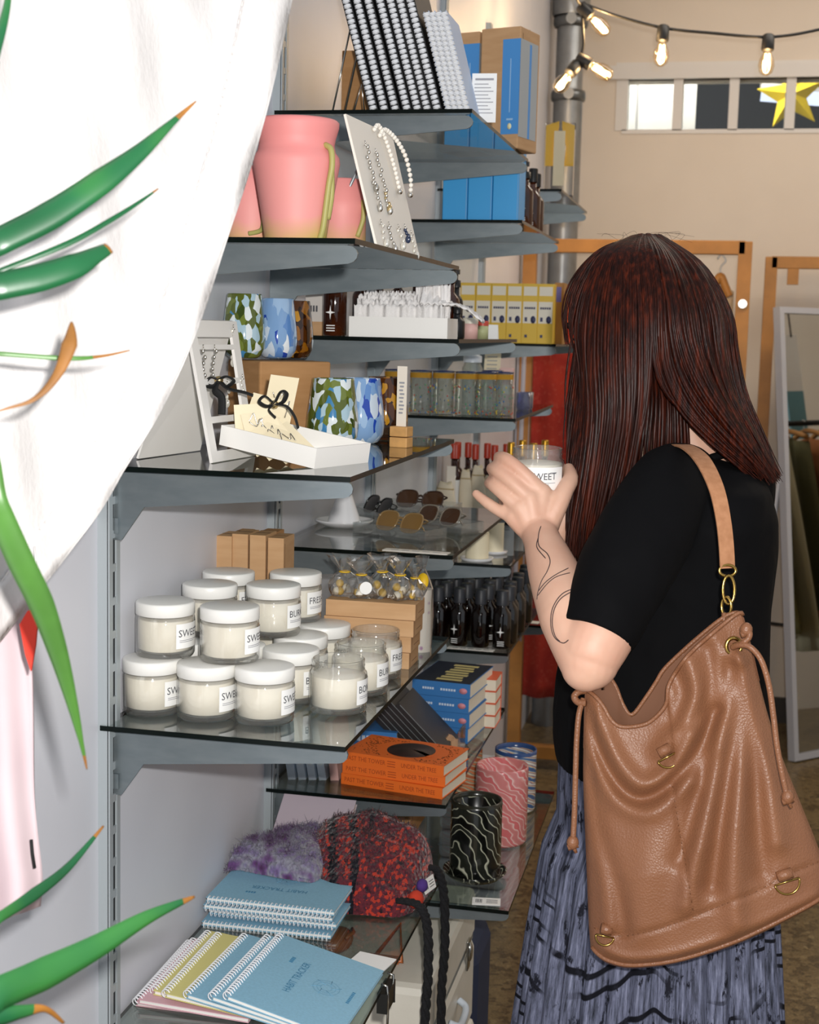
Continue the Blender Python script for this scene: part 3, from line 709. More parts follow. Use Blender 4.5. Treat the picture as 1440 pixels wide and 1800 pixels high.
for i, px in enumerate(bb):
    y = .672+.002*(i % 3); x = px_x(px, y)-.006
    Mn = T(x, y, ZC+.0035) @ RY(tilt)
    lab = lb[i]+' of the black and white coil notebooks leaning on the top shelf'
    if root is None:
        root = thing('coil_notebook', lab, 'notebook', M=Mn, group='black coil notebooks'); 
        mb = MB(); mb.box((-.0068, .001, 0), (-.0052, .152, .21)); mb.box((.0052, .001, 0), (.0068, .152, .21)); mb.build('cover', M_blkcover, root)
        mb = MB(); mb.box((-.0043, .006, .002), (.0043, .15, .208)); mb.build('pages', M_stripe, root); mb = cm; mb.build('coil', M_whitecoil, root)
    else: dup(root, Mn, lab)
root = None; cm = coil_mesh(.150, .0048, .0075, .0012)
for i, px in enumerate((783, 793, 803, 813)):
    y = .675; Mn = T(px_x(px, y)-.004, y, ZC+.002) @ RY(tilt*.95)
    lab = ['leftmost of the pale blue coil notebooks', 'second of the pale blue coil notebooks', 'third of the pale blue coil notebooks', 'rightmost of the pale blue coil notebooks'][i]+' on the top shelf'
    if root is None:
        root = thing('coil_notebook', lab, 'notebook', M=Mn, group='pale blue coil notebooks')
        mb = MB(); mb.box((-.0042, .003, 0), (-.0032, .11, .152)); mb.box((.0032, .003, 0), (.0042, .11, .152)); mb.build('cover', M_bluecover, root)
        mb = MB(); mb.box((-.003, .004, .001), (.003, .108, .15)); mb.build('pages', M_paperedge, root); cm.build('coil', M_whitecoil, root)
    else: dup(root, Mn, lab)
# wire easel holding them on the left
M_wire = mat('chrome_wire', '#b9b9b4', .2, 1)
x0 = px_x(577, .69); tt = thing('wire_easel', 'thin chrome wire bookend left of the black coil notebooks', 'stand', (x0, .69, ZC))
mb = MB(); mb.tube([(0, 0, .0015), (.028, .0, .135), (.030, .06, .135), (.002, .06, .0015)], .0015, 6); mb.build('upright', M_wire, tt)
mb = MB(); mb.tube([(.034, .0, .0015), (.046, .0, .045), (.052, 0, .0015)], .0015, 6); mb.tube([(0, .0, .0015), (.052, 0, .0015)], .0015, 6); mb.tube([(.002, .06, .0015), (.002, .0, .0015)], .0015, 6); mb.build('foot', M_wire, tt)
# kraft box behind the notebooks
y = .84; xa, xb = px_x(592, y), px_x(640, y)
carton('kraft_box', 'plain kraft box behind the wire bookend on the top shelf', 'box', (.062, .10, .125), T(xa, y, ZC), M_kraft2)
# info card
xa, xb = px_x(817, .78), px_x(859, .78); tt = thing('info_card', 'white printed card standing by the pale blue notebooks', 'card', (xa, .78, ZC), RAD(3))
mb = MB(); mb.box((0, 0, 0), (xb-xa, .0006, .075)); mb.build('card', M_lab, tt); mb = MB()
mb.box((.005, -.0006, .0645), (.034, -.0001, .0675))
for i in range(9): mb.box((.004, -.0006, .058-.0055*i), (.026+.004*((i*7) % 3), -.0001, .0592-.0055*i))
mb.build('print', M_inkl, tt)
# kraft boxes with blue labels
M_blue = mat('blue_label', '#4a92d6', .5); M_blue_l = mat('blue_stripe', '#86aed6', .5); M_yel = mat('yellow_mark', '#ece5b8', .5)
def label_box(label, M, w, d, h):
    t = carton('kraft_box', label, 'box', (w, d, h), M, M_kraft, 'kraft boxes with blue labels')
    mb = MB(); mb.box((w*.56, -.0006, h*.12), (w+.0006, 0, h*.90), 0); mb.box((w, -.0006, h*.10), (w+.0007, d*.90, h*.90), 1); mb.box((w+.0004, d*.46, h*.10), (w+.0010, d*.56, h*.88), 0)
    mb.M = frame((w*.78, -.0006, h*.185), (1, 0, 0), (0, 0, 1), (0, -1, 0)); mb.lathe([(0, .0006), (w*.05, .0006), (w*.05, 0)], 18, 2, 1.4); mb.M = I4
    mb.box((w*.76, -.0010, h*.30), (w*.78, -.0005, h*.74), 3); mb.box((w*.70, -.0010, h*.235), (w*.86, -.0005, h*.25), 3)
    mb.build('blue_label', [M_blue, mat('kraft_stripe', '#a9aeb0', .6), M_yel, mat('pale_print', '#9cc3e6', .5)], t)
rot = RAD(-16); W_ = .078
cx, cy = .312, 1.10
label_box('right kraft box with a blue label, overhanging the top shelf', T(cx-W_*cos(rot), cy-W_*sin(rot), ZC) @ RZ(rot), W_, .085, .212)
cx2, cy2 = cx-(W_+.004)*cos(rot), cy-(W_+.004)*sin(rot)+.006
label_box('left kraft box with a blue label, behind the printed card', T(cx2-W_*cos(rot), cy2-W_*sin(rot), ZC) @ RZ(rot), W_, .085, .210)

# ---- eye level shelf: amber bottles, lace tray, small tins
def amber(name, a, b, rough=.08):
    k = NT(name); k.base(k.ramp(k.noise(25, k.coord()), [(.35, a), (.65, b)])); k.set(Roughness=rough); k.b.inputs['Coat Weight'].default_value = .5; return k.m
M_amber = amber('amber_glass', '#2a0f05', '#4a2009'); M_blackcap = mat('black_cap', '#111112', .4); M_goldcap = mat('brass_cap', '#b58a2e', .3, .8)
BOT = {}
def bottle(name, label, p, r, h, body, cap, kind='round', group=None, lab=None, rz=0):
    key = (name, round(r, 4), round(h, 4), body.name, cap.name, lab, kind)
    if key in BOT: return dup(BOT[key], T(p) @ RZ(rz), label, group)
    t = thing(name, label, 'bottle', p, rz, group); BOT[key] = t
    sh = h*(.66 if kind == 'dropper' else .60); nk = r*(.50 if kind == 'dropper' else .42)
    mb = MB(); mb.lathe([(0, 0), (r*.9, 0), (r, r*.12), (r, sh*.86), (r*.93, sh*.93), (r*.72, sh), (nk*1.05, sh+r*.28), (nk, sh+r*.36), (nk, h*.80), (0, h*.80)], 24); mb.build('body', body, t)
    mb = MB()
    if kind == 'dropper': mb.lathe([(nk*1.35, h*.745), (nk*1.35, h*.985), (nk*1.2, h), (0, h)], 18)
    elif kind == 'pump': mb.lathe([(nk*1.5, h*.74), (nk*1.5, h*.84), (nk*.5, h*.85), (nk*.5, h*.94), (0, h*.94)], 14); mb.box((-nk*3.2, -nk*.7, h*.93), (nk, nk*.7, h))
    else: mb.lathe([(nk*1.3, h*.78), (nk*1.3, h*.985), (nk*1.2, h), (0, h)], 18)
    mb.build('cap', cap, t)
    if lab:
        mb = MB(); z0, z1 = sh*.12, sh*.78; a = 1.15; rr_ = r+.0003
        if lab != 'black':
            mb.grid(lambda u, v: (rr_*sin(-a+2*a*u), -rr_*cos(-a+2*a*u), lerp(z0, z1, v)), 12, 2, 0)
        Mq = frame((0, -rr_, (z0+z1)/2), (1, 0, 0), (0, 0, 1), (0, -1, 0))
        if lab in ('star', 'black'):
            s_ = r*.62; q = []
            for i in range(8):
                aa = pi*i/4+pi/2; R_ = s_*(1 if i % 2 == 0 else .22); q.append(Mq @ Vector((R_*cos(aa)*.7-r*.12, R_*sin(aa), .0004)))
            mb.add(q+[Mq @ Vector((-r*.12, 0, .0006))], [(i, (i+1) % 8, 8) for i in range(8)], 1, False)
        for i in range(3): mb.add([Mq @ Vector((x_, sh*(-.26-.05*i)+dz, .0005)) for x_ in (-r*.45, r*.30) for dz in (0, sh*.018)], [(0, 2, 3, 1)], 1, False)
        mb.build('label', {'star': [M_blackcap, M_lab], 'black': [M_blackcap, M_lab], 'white': [M_lab, M_inkl], 'sauce': [M_lab, mat('label_blue', '#5a5f9c', .5)]}[lab], t)
    return t
y = .70; bottle('amber_bottle', 'nearest large amber bottle left of the lace tray', (px_x(590, y)-.002, y, ZG), .0185, .135, M_amber, M_blackcap, 'round', 'amber bottles at eye level', 'black')
ab = ['amber bottle behind the left end of the lace tray', 'second amber bottle in the row behind the lace tray', 'third amber bottle in the row behind the lace tray', 'fourth amber bottle in the row behind the lace tray', 'fifth amber bottle, behind the tall lace piece', 'last amber bottle in the row, near the black pump bottles']
for i, px in enumerate((634, 666, 698, 730, 761, 790)):
    y = .86+.012*(i % 2); bottle('amber_bottle', ab[i], (px_x(px, y), y, ZG), .0155, .118 if i % 2 else .126, M_amber, M_goldcap if i in (2, 4) else M_blackcap, 'round', 'amber bottles at eye level', 'white' if i in (1, 3) else None)
for i, (px, y) in enumerate(((784, 1.0), (800, 1.06), (803, .80))):
    bottle('black_bottle', ['black pump bottle behind the lace tray', 'rear black pump bottle at the right of the amber row', 'short black bottle with white print in front of the lace tray end'][i], (px_x(px, y), y, ZG), .0125, (.118, .122, .052)[i], M_blackcap, M_blackcap, 'pump' if i < 2 else 'round', 'black bottles at eye level', 'black' if i == 2 else None)
y = .76; xa = px_x(529, y); carton('kraft_box', 'small kraft box behind the amber tumbler at eye level', 'box', (.036, .04, .022), T(xa, y, ZG), M_kraft)
tt = thing('paper_tag', 'grey printed tag standing on the small kraft box', 'card', (xa+.004, y+.01, ZG+.022), RAD(-4)); mb = MB(); mb.box((0, 0, 0), (.030, .0006, .052)); mb.build('card', mat('grey_paper', '#cfc9c2', .7), tt)
mb = MB(); [mb.box((.008+.005*i, -.0004, .016), (.011+.005*i, 0, .026)) for i in range(3)]; mb.build('print', M_ink, tt)
# lace tray
M_lace = mat('white_lace', '#efecea', .8, bump=.6, bscale=420, bdist=.002)
y = .655; xa, xb = px_x(613, y), px_x(786, y); tt = thing('lace_tray', 'shallow white tray filled with white lace at eye level', 'tray', (xa, y, ZG)); L_ = xb-xa
mb = MB(); mb.box((0, 0, 0), (L_, .085, .002)); mb.build('base', M_tray, tt)
for lo, hi in (((0, 0, .002), (L_, .0018, .031)), ((0, .0832, .002), (L_, .085, .031)), ((0, .0018, .002), (.0018, .0832, .031)), ((L_-.0018, .0018, .002), (L_, .0832, .031))):
    mb = MB(); mb.box(lo, hi); mb.build('side', M_tray, tt)
def frill(label, p, L, h, n, amp, rz=0, seed=0):
    rnd = random.Random(seed); t = thing('lace_cuff', label, 'lace', p, rz, 'white lace pieces in the tray'); mb = MB()
    ph_ = [rnd.uniform(0, 6) for _ in range(4)]
    def f(u, v): 
        return (u*L, amp*sin(u*n*6.28+ph_[0])*(.3+v)+.5*amp*sin(u*n*14+ph_[1])*v, v*h*(1+.10*abs(sin(u*n*9.4+ph_[2])))+.0)
    mb.grid(f, 120, 10); mb.build('frill', M_lace, t, solid=.0012)
    mb = MB(); mb.tube([(u*L/20, amp*.3*sin(u/20*n*6.28+ph_[0]), .002) for u in range(21)], .0022, 6); mb.build('band', M_lace, t)
for i in range(6):
    frill(['front lace ruffle in the tray', 'second lace ruffle from the front in the tray', 'third lace ruffle from the front in the tray', 'fourth lace ruffle in the tray', 'fifth lace ruffle in the tray', 'rear lace ruffle in the tray'][i], (xa+.006, y+.012+.012*i, ZG+.003), L_-.016, .044+.005*(i % 3)+.002*i, 5+i, .0035, 0, i)
frill('tall lace ruffle rising at the right end of the tray', (xa+L_*.62, y+.040, ZG+.030), .055, .050, 4, .005, RAD(-10), 11)
tt = thing('lace_cuff', 'white lace band jutting over the right end of the tray', 'lace', (xa+L_*.92, y+.03, ZG+.052), 0, 'white lace pieces in the tray')
mb = MB(); mb.grid(lambda u, v: (u*.062, (v-.5)*.030+.002*sin(u*9), -.026*u+.010*sin(u*3.0)+.0025*sin(v*30+u*20)), 30, 14); mb.build('band', M_lace, tt, solid=.0015)
mb = MB(); mb.grid(lambda u, v: (-.035+.05*u, (v-.5)*.03, .03*(1-u)*v*1.2+.002*sin(u*30)), 20, 8); mb.build('frill', M_lace, tt, solid=.0012)
def tin(name, label, p, r, h, m1, m2):
    t = thing(name, label, 'tin', p); mb = MB(); mb.lathe([(0, 0), (r, 0), (r, h*.8), (0, h*.8)], 24); mb.build('body', m1, t)
    mb = MB(); mb.lathe([(r*1.03, h*.72), (r*1.03, h*.97), (r*.97, h), (0, h)], 24); mb.build('lid', m2, t); return t
tin('small_tin', 'small pale pink tin beside the lace tray', (px_x(826, 1.0), 1.0, ZG), .0135, .036, mat('pale_pink', '#e7b9b0', .5), mat('ivory_tin', '#e9e2cf', .4))
tin('small_tin', 'small pale green tin right of the pink one', (px_x(848, 1.1), 1.1, ZG), .0105, .032, mat('pale_green', '#b9bd8c', .5), mat('red_lid', '#c0493a', .4))
tt = thing('price_card', 'tiny folded white price card at the end of the eye level shelf', 'card', (px_x(858, 1.17), 1.17, ZG)); mb = MB(); mb.box((0, 0, 0), (.018, .0006, .026)); mb.build('front', M_lab, tt); mb = MB(); mb.M = T(0, .012, 0) @ RX(.42); mb.box((0, 0, 0), (.018, .0006, .028)); mb.build('back', M_lab, tt)

# ---- sunglasses shelf
M_porc = mat('white_porcelain', '#e8e8ea', .25, coat=.4)
q = Vector((.058, .90, ZH)); tt = thing('cone_dish', 'white porcelain cone on a round dish at the back of the sunglasses shelf', 'dish', q)
mb = MB(); mb.lathe([(0, 0), (.030, 0), (.050, .010), (.051, .013), (.047, .0125), (.028, .005), (0, .005)], 40); mb.build('plate', M_porc, tt)
mb = MB(); mb.lathe([(.030, .0055), (.026, .020), (.012, .060), (.009, .074), (.005, .077), (0, .0775)], 36); mb.build('cone', M_porc, tt)
M_acryl = glass_mat('clear_acrylic', '#f6f8f8', 1.4, .04, haze=.05)
def lens_mat(n, c): return mat(n, c, .05, .25, .7, coat=.5)
SG = .88
LM = {'black': lens_mat('black_lens', '#0c0c0e'), 'brown': lens_mat('brown_lens', '#4f321d'), 'amber': lens_mat('amber_lens', '#94713f'), 'clear': lens_mat('pale_lens', '#8d8270')}
FM = {'black': mat('black_acetate', '#0e0d0d', .15, coat=.6), 'brown': mat('brown_acetate', '#3b2416', .15, coat=.6), 'amber': mat('honey_acetate', '#8f7348', .15, coat=.6), 'clear': mat('clear_acetate', '#7f776b', .12, coat=.6)}
def sunglasses(label, p, rz, fr, ln, lift):
    M = T(p) @ RZ(rz); t = thing('sunglasses', label, 'sunglasses', M=M @ T(0, 0, lift) @ RX(RAD(-30)) @ Matrix.Scale(.74, 4), group='sunglasses in clear trays')
    mf = MB(); mf.M = RX(pi/2)
    for sx_ in (-1, 1):
        cx_ = sx_*.034; out = []
        for i in range(28):
            a = 2*pi*i/28; e = 1 if abs(cos(a)) < 1e-6 else 1
            out.append((cx_+.0275*math.copysign(abs(cos(a))**.7, cos(a)), .0235*math.copysign(abs(sin(a))**.75, sin(a))+.002*sx_*cos(a)*sx_, 0))
        mf.tube(out, .0022, 8, closed=True)
        l = MB(); l.M = RX(pi/2); n = len(out); l.add([Vector(o_) for o_ in out]+[Vector((cx_, 0, .004))], [(i, (i+1) % n, n) for i in range(n)], 0); l.build('lens', LM[ln], t)
        tp = MB(); tp.tube(catmull([(sx_*.062, 0, .012), (sx_*.066, .012, .012), (sx_*.030, .022+.006*sx_, .008), (-sx_*.040, .026+.006*sx_, .004), (-sx_*.058, .024, -.008)], 5), .0028, 8, flat=.6); tp.build('temple', FM[fr], t)
    mf.M = I4; mf.tube(catmull([(-.008, 0, .006), (0, .0, .010), (.008, 0, .006)], 4), .003, 8); mf.build('frame', FM[fr], t)
def acrylic_tray(label, p, rz, L=.150, W=.062, H=.020):
    t = thing('acrylic_tray', label, 'tray', p, rz, 'clear acrylic trays'); mb = MB(); mb.box((-L/2, -W/2, 0), (L/2, W/2, .003)); mb.build('base', M_acryl, t)
    for lo, hi in (((-L/2, -W/2, .003), (L/2, -W/2+.003, H)), ((-L/2, W/2-.003, .003), (L/2, W/2, H)), ((-L/2, -W/2+.003, .003), (-L/2+.003, W/2-.003, H)), ((L/2-.003, -W/2+.003, .003), (L/2, W/2-.003, H))):
        mb = MB(); mb.box(lo, hi); mb.build('side', M_acryl, t)
for (px, py), rz, fr, ln, a, b in (((664, 912), -.85, 'black', 'black', 'black wraparound sunglasses behind the shelf corner', 'clear tray under the black sunglasses'), ((702, 943), -.42, 'amber', 'amber', 'honey-framed amber sunglasses nearest the shelf edge', 'clear tray under the honey amber sunglasses'),
                                   ((742, 898), -.10, 'brown', 'brown', 'dark brown sunglasses at the back of the shelf', 'clear tray under the dark brown sunglasses'), ((788, 932), -.50, 'clear', 'brown', 'pale-framed brown sunglasses at the right of the shelf', 'clear tray at the right, under the pale-framed sunglasses')):
    p = on_z(px, py, ZH); p = Vector((max(.08, min(p.x, .222)), min(p.y, 1.15), ZH))
    acrylic_tray(b, p, rz); sunglasses(a, p+Vector((0, 0, .0)), rz, fr, ln, .025)
a = on_z(682, 962, ZH); tt = thing('price_strip', 'ivory price strip lying at the front of the sunglasses shelf', 'sign', (.185, .655, ZH), RAD(-4)); mb = MB(); mb.box((0, 0, 0), (.105, .022, .001)); mb.build('strip', M_card, tt)
mb = MB(); [mb.box((.012+.017*i, .008, .001), (.024+.017*i, .011, .0012)) for i in range(5)]; mb.build('print', M_inkl, tt)

# ---- book shelf
M_or = mat('orange_cover', '#e46a1c', .5); M_or2 = mat('orange_print', '#9c3a08', .6); k = NT('page_block'); wv = k.n('ShaderNodeTexWave'); wv.inputs['Scale'].default_value = 400; wv.bands_direction = 'Z'; k.l(k.coord(), wv.inputs['Vector'])
k.base(k.ramp(wv.outputs['Fac'], [(0, '#d8ccb4'), (1, '#efe6d4')])); k.set(Roughness=.9); M_pages = k.m
def book(label, M, L, W, H, cov, group=None, name='paperback_book', edge=.0012):
    """local x along the spine, y into the pages, z up; spine on -y"""
    t = thing(name, label, 'book', M=M, group=group)
    mb = MB(); mb.box((0, 0, 0), (L, W, edge)); mb.box((0, 0, H-edge), (L, W, H)); mb.box((0, 0, edge), (L, edge, H-edge)); mb.build('cover', cov, t)
    mb = MB(); mb.box((.0015, edge, edge), (L-.0015, W-.002, H-edge)); mb.build('pages', M_pages, t); return t
A = Vector((.114, .700, ZI)); Bq = Vector((.288, .668, ZI)); ang = math.atan2(Bq.y-A.y, Bq.x-A.x); hB = .0185
for i in range(3):
    Mb = T(A) @ RZ(ang+(.0, .035, -.01)[i]) @ T((.0, .002, .002)[i], 0, hB*i)
    t = book(['bottom orange paperback of the stack of three', 'middle orange paperback of the stack of three', 'top orange paperback with a dark round planet on its cover'][i], Mb, .178, .112, hB-.0003, M_or, 'orange paperbacks')
    mb = MB(); Ms = frame((0, 0, hB/2), (1, 0, 0), (0, 0, 1), (0, -1, 0))
    mb.text('PAST THE TOWER', .0105, Ms @ T(.006, -.0005, 0), 0, align='LEFT', sx=.82); mb.text('UNDER THE TREE', .0105, Ms @ T(.104, -.0005, 0), 0, align='LEFT', sx=.74); 
    for q in range(3): mb.box((.080, -.0006, .004+.004*q), (.094, -.0001, .005+.004*q))
    mb.build('spine_print', M_or2, t)
    if i == 2:
        mb = MB(); mb.M = T(.098, .056, hB-.0002); mb.lathe([(0, .0006), (.040, .0006), (.040, 0)], 48, 0); mb.M = I4
        rnd = random.Random(2)
        for q in range(420):
            a = rnd.uniform(0, 6.28); r_ = .044+abs(rnd.gauss(0, .022)); x_, y_ = .098+r_*cos(a)*1.4, .056+r_*sin(a)
            if .006 < x_ < .172 and .006 < y_ < .106 and abs(cos(a)) > .35: mb.box((x_, y_, hB-.0002), (x_+rnd.uniform(.0008, .003), y_+.0008, hB+.0002))
        mb.build('cover_art', mat('cover_black', '#2a120a', .6, vary=.5, vscale=70), t)
        mb = MB(); mb.M = T(.098, .056, hB+.0004); mb.add([(0, .004, 0), (.042, -.026, 0), (.046, -.016, 0), (.02, 0, 0)], [(0, 1, 2, 3)], 0, False); mb.build('cover_art_glow', M_or, t)
# leaning black books with a hand on the cover
M_blk = mat('black_book', '#131215', .45); M_skin_art = mat('hand_picture', '#b9906a', .6)
rootp = None
for i in range(6):
    Mb = T(.298-.0085*i*1.0, .876, ZI+.001+.0055*i*0) @ RY(RAD(48)) @ RZ(pi/2) @ T(0, 0, 0)
    Mb = frame((.284-.0135*i, .842+.002*i, ZI+.0005), (-sin(RAD(46)), 0, cos(RAD(46))), (0, 1, 0), (-cos(RAD(46)), 0, -sin(RAD(46))))
    if i: Mb = Mb @ T(.0100*i*.98, 0, 0)
    t = book(['front', 'second', 'third', 'fourth', 'fifth', 'last'][i]+' of the leaning black paperbacks'+(' with a pale hand on its cover' if i == 0 else ' behind the orange stack'), Mb, .150, .115, .0092, M_blk, 'leaning black paperbacks')
    mb = MB(); mb.box((.004, -.0005, .0002), (.146, .0002, .0012)); mb.build('spine_line', M_steel, t)
    if i == 0:
        mb = MB(); mb.M = T(.020, .050, -.0004); 
        mb.tube(catmull([(-.02, -.02, 0), (0, .0, 0), (.006, .03, 0), (-.002, .052, 0)], 5), [.012]*4+[.013]*5+[.010]*6+[.004], 8, flat=.05)
        for q in range(4): mb.tube(catmull([(0, .012+.006*q, 0), (.018, .016+.008*q, 0), (.026, .004+.008*q, 0)], 4), .0035, 6, flat=.1)
        mb.build('cover_art', M_skin_art, t)
tt = thing('wire_easel', 'small clear acrylic easel propping the leaning black books', 'stand', (.2885, .80, ZI)); mb = MB(); mb.box((0, 0, 0), (.004, .05, .075)); mb.build('post', M_acryl, tt); mb = MB(); mb.box((-.0115, .0, 0), (.0, .05, .003)); mb.build('foot', M_acryl, tt)
# blue stack and orange-white stack
M_bl = mat('blue_cover', '#3878b8', .45); M_navy = mat('navy_cover', '#12192c', .4); M_lb = mat('light_print', '#cfdcec', .5); M_pk = mat('pink_logo', '#d98c96', .5); M_gold = mat('gold_print', '#cdbd7e', .4)
bx0, by0 = px_x(738, 1.0)-.0, 1.0
for i in range(4):
    Mb = T(bx0+.002*(i % 2), by0, ZI+.0275*i) @ RZ(RAD(-6))
    t = book(['lowest', 'second lowest', 'third', 'topmost'][i]+' blue paperback of the stack behind the black books', Mb, .110, .16, .0270, M_bl, 'stacked blue paperbacks')
    mb = MB(); Ms = frame((0, 0, .0135), (1, 0, 0), (0, 0, 1), (0, -1, 0)); [mb.box((.020+.0045*q, -.0006, .0115), (.0233+.0045*q, -.0001, .0155)) for q in range(5)]
    for q in range(6): mb.box((.054+.005*q, -.0006, .0115), (.0575+.005*q, -.0001, .0155))
    mb.build('spine_print', M_lb, t)
    mb = MB(); mb.M = Ms @ T(.097, 0, 0); mb.lathe([(0, .0006), (.0075, .0006), (.0075, 0)], 20, 0, .7); mb.build('spine_logo', M_pk, t)
    if i == 3:
        mb = MB(); mb.box((.001, .001, .0270), (.109, .159, .0274)); mb.build('front_cover', M_navy, t)
        mb = MB()
        for q in range(7): mb.box((.040+.003*(q % 3), .016+.019*q, .0274), (.088-.004*(q % 2), .027+.019*q, .0277))
        mb.build('cover_print', M_gold, t)
for i in range(4):
    Mb = T(px_x(832, 1.09), 1.115, ZI+.0235*i) @ RZ(RAD(-6))
    # spine faces the room
    t = book(['lowest', 'second', 'third', 'topmost'][i]+' paperback with white page edges right of the blue stack', T(.305, 1.175, ZI+.0235*i) @ RZ(RAD(180)), .052 if i < 3 else .05, .07, .023, mat('orange_white_cover', '#d8603a', .5), 'paperbacks right of the blue stack')
for i in range(2):
    Mb = T(.100, .835, ZI+.0265*i) @ RZ(RAD(2)); t = book(['lower blue paperback lying behind the orange stack', 'upper blue paperback lying behind the orange stack'][i], Mb, .075, .11, .026, M_bl, 'blue paperbacks behind the orange stack')
    mb = MB(); Ms = frame((0, 0, .013), (1, 0, 0), (0, 0, 1), (0, -1, 0)); [mb.box((.006+.008*q, -.0007, .008), (.0115+.008*q, -.0001, .018)) for q in range(7)]; mb.build('spine_print', M_lb, t)
# pale booklets leaning at the wall
rootb = None; M_pb = mat('pale_blue_spine', '#dfeaf6', .5)
for i in range(4):
    Mb = frame((.046+.0165*i, .70, ZI+.002), (.16, 0, .987), (0, 1, 0), (-.987, 0, .16)); Mb = frame((.036+.0165*i, .700+.004*i, ZI), (-.17, 0, .985), (0, 1, 0), (-.985, 0, -.17))
    t = book(['leftmost', 'second', 'third', 'rightmost'][i]+' pale blue booklet standing by the wall', Mb, .105, .09, .0125, M_pb, 'pale blue booklets')
    mb = MB(); mb.M = frame((.030, 0, .00625), (1, 0, 0), (0, 0, 1), (0, -1, 0)); mb.lathe([(.0032, .0004), (.0045, .0004)], 16); mb.build('spine_logo', M_lab, t)
t = book('pinkish booklet at the right end of the pale blue ones', frame((.106, .715, ZI), (-.12, 0, .992), (0, 1, 0), (-.992, 0, -.12)), .10, .09, .014, mat('dusty_pink_cover', '#c79d96', .6))

# ---- cups on the low shelf
def marble(name, stops, scale, dist, st=(1, 1, 1)):
    k = NT(name); wv = k.n('ShaderNodeTexWave'); wv.inputs['Scale'].default_value = scale; wv.inputs['Distortion'].default_value = dist; wv.inputs['Detail'].default_value = 2; wv.inputs['Detail Scale'].default_value = 1.2
    wv.bands_direction = 'DIAGONAL'; k.l(k.coord(st), wv.inputs['Vector']); k.base(k.ramp(wv.outputs['Fac'], stops)); k.set(Roughness=.2); k.b.inputs['Coat Weight'].default_value = .4; return k.m
M_mb = [marble('black_marble', [(.25, '#0e0f0d'), (.45, '#1b1d18'), (.55, '#9ea18c'), (.66, '#c7c6b2'), (.72, '#22241e')], 14, 9), marble('pink_marble', [(.2, '#cf7f7c'), (.5, '#dd9a95'), (.7, '#e9d2cb'), (.85, '#d46f70')], 16, 8, (1, 1, 1.6)),
        marble('blue_yellow_marble', [(.15, '#3f5d8a'), (.35, '#a9b6bd'), (.5, '#d9c386'), (.65, '#c77f6c'), (.8, '#3d5b90'), (.95, '#d8d2c4')], 22, 4, (.4, .4, 1.6)), marble('orange_marble', [(.2, '#b4623f'), (.5, '#d8c9a4'), (.75, '#5f8076'), (.9, '#cf7f55')], 22, 4, (.4, .4, 1.6))]
def cup(label, p, r, h, m, sau=0, rim=None):
    t = thing('ceramic_cup', label, 'cup', p); mb = MB()
    mb.lathe([(0, .002), (r*.97, .002), (r, .006), (r*1.0, h*.5), (r*.99, h-.004), (r*.97, h), (r*.90, h-.002), (r*.90, h*.3), (r*.86, .012), (0, .010)], 48); mb.build('body', m, t)
    if rim: mb = MB(); mb.lathe([(r*1.005, h-.006), (r*.985, h+.001), (r*.90, h), (r*.895, h-.008)], 48); mb.build('rim', rim, t)
    if sau: mb = MB(); mb.lathe([(0, 0), (sau*.8, 0), (sau, .010), (sau*1.01, .013), (sau*.97, .012), (sau*.78, .0045), (0, .004)], 48); mb.build('saucer', m, t)
cup('black and cream marbled cup on its saucer', (.328, .775, ZJ), .043, .132, M_mb[0], .053, mat('dark_rim', '#2a2a22', .2))
cup('pink marbled tall cup behind the black one', (.343, .955, ZJ), .047, .140, M_mb[1])
cup('blue and yellow striped cup behind the pink one', (.342, 1.135, ZJ), .040, .118, M_mb[2], 0, mat('blue_rim', '#2f4a7a', .2))
cup('orange rimmed striped cup at the back of the low shelf', (.235, 1.165, ZJ), .038, .112, M_mb[3], 0, mat('orange_rim', '#b8623c', .2))
M_kr3 = M_kraft2
carton('kraft_carton', 'brown carton in the shade at the back of the low shelf', 'box', (.16, .15, .11), T(.03, .90, ZJ), M_kr3)
def tag_card(label, p, rz, w, d, M=None):
    t = thing('price_tag', label, 'tag', p, rz, M=M); mb = MB(); mb.box((0, 0, 0), (w, d, .0012)); mb.build('card', M_lab, t); mb = MB()
    for i in range(5): mb.box((w*(.12+.05*i), d*.25, .0012), (w*(.145+.05*i+.006*(i % 2)), d*.75, .0014))
    for i in range(3): mb.box((w*.5, d*(.25+.2*i), .0012), (w*.9, d*(.31+.2*i), .0014))
    mb.build('print', M_ink, t); return t
tag_card('white price tag at the front edge of the low shelf, under the black cup', (.345, .652, ZJ), RAD(8), .045, .028)
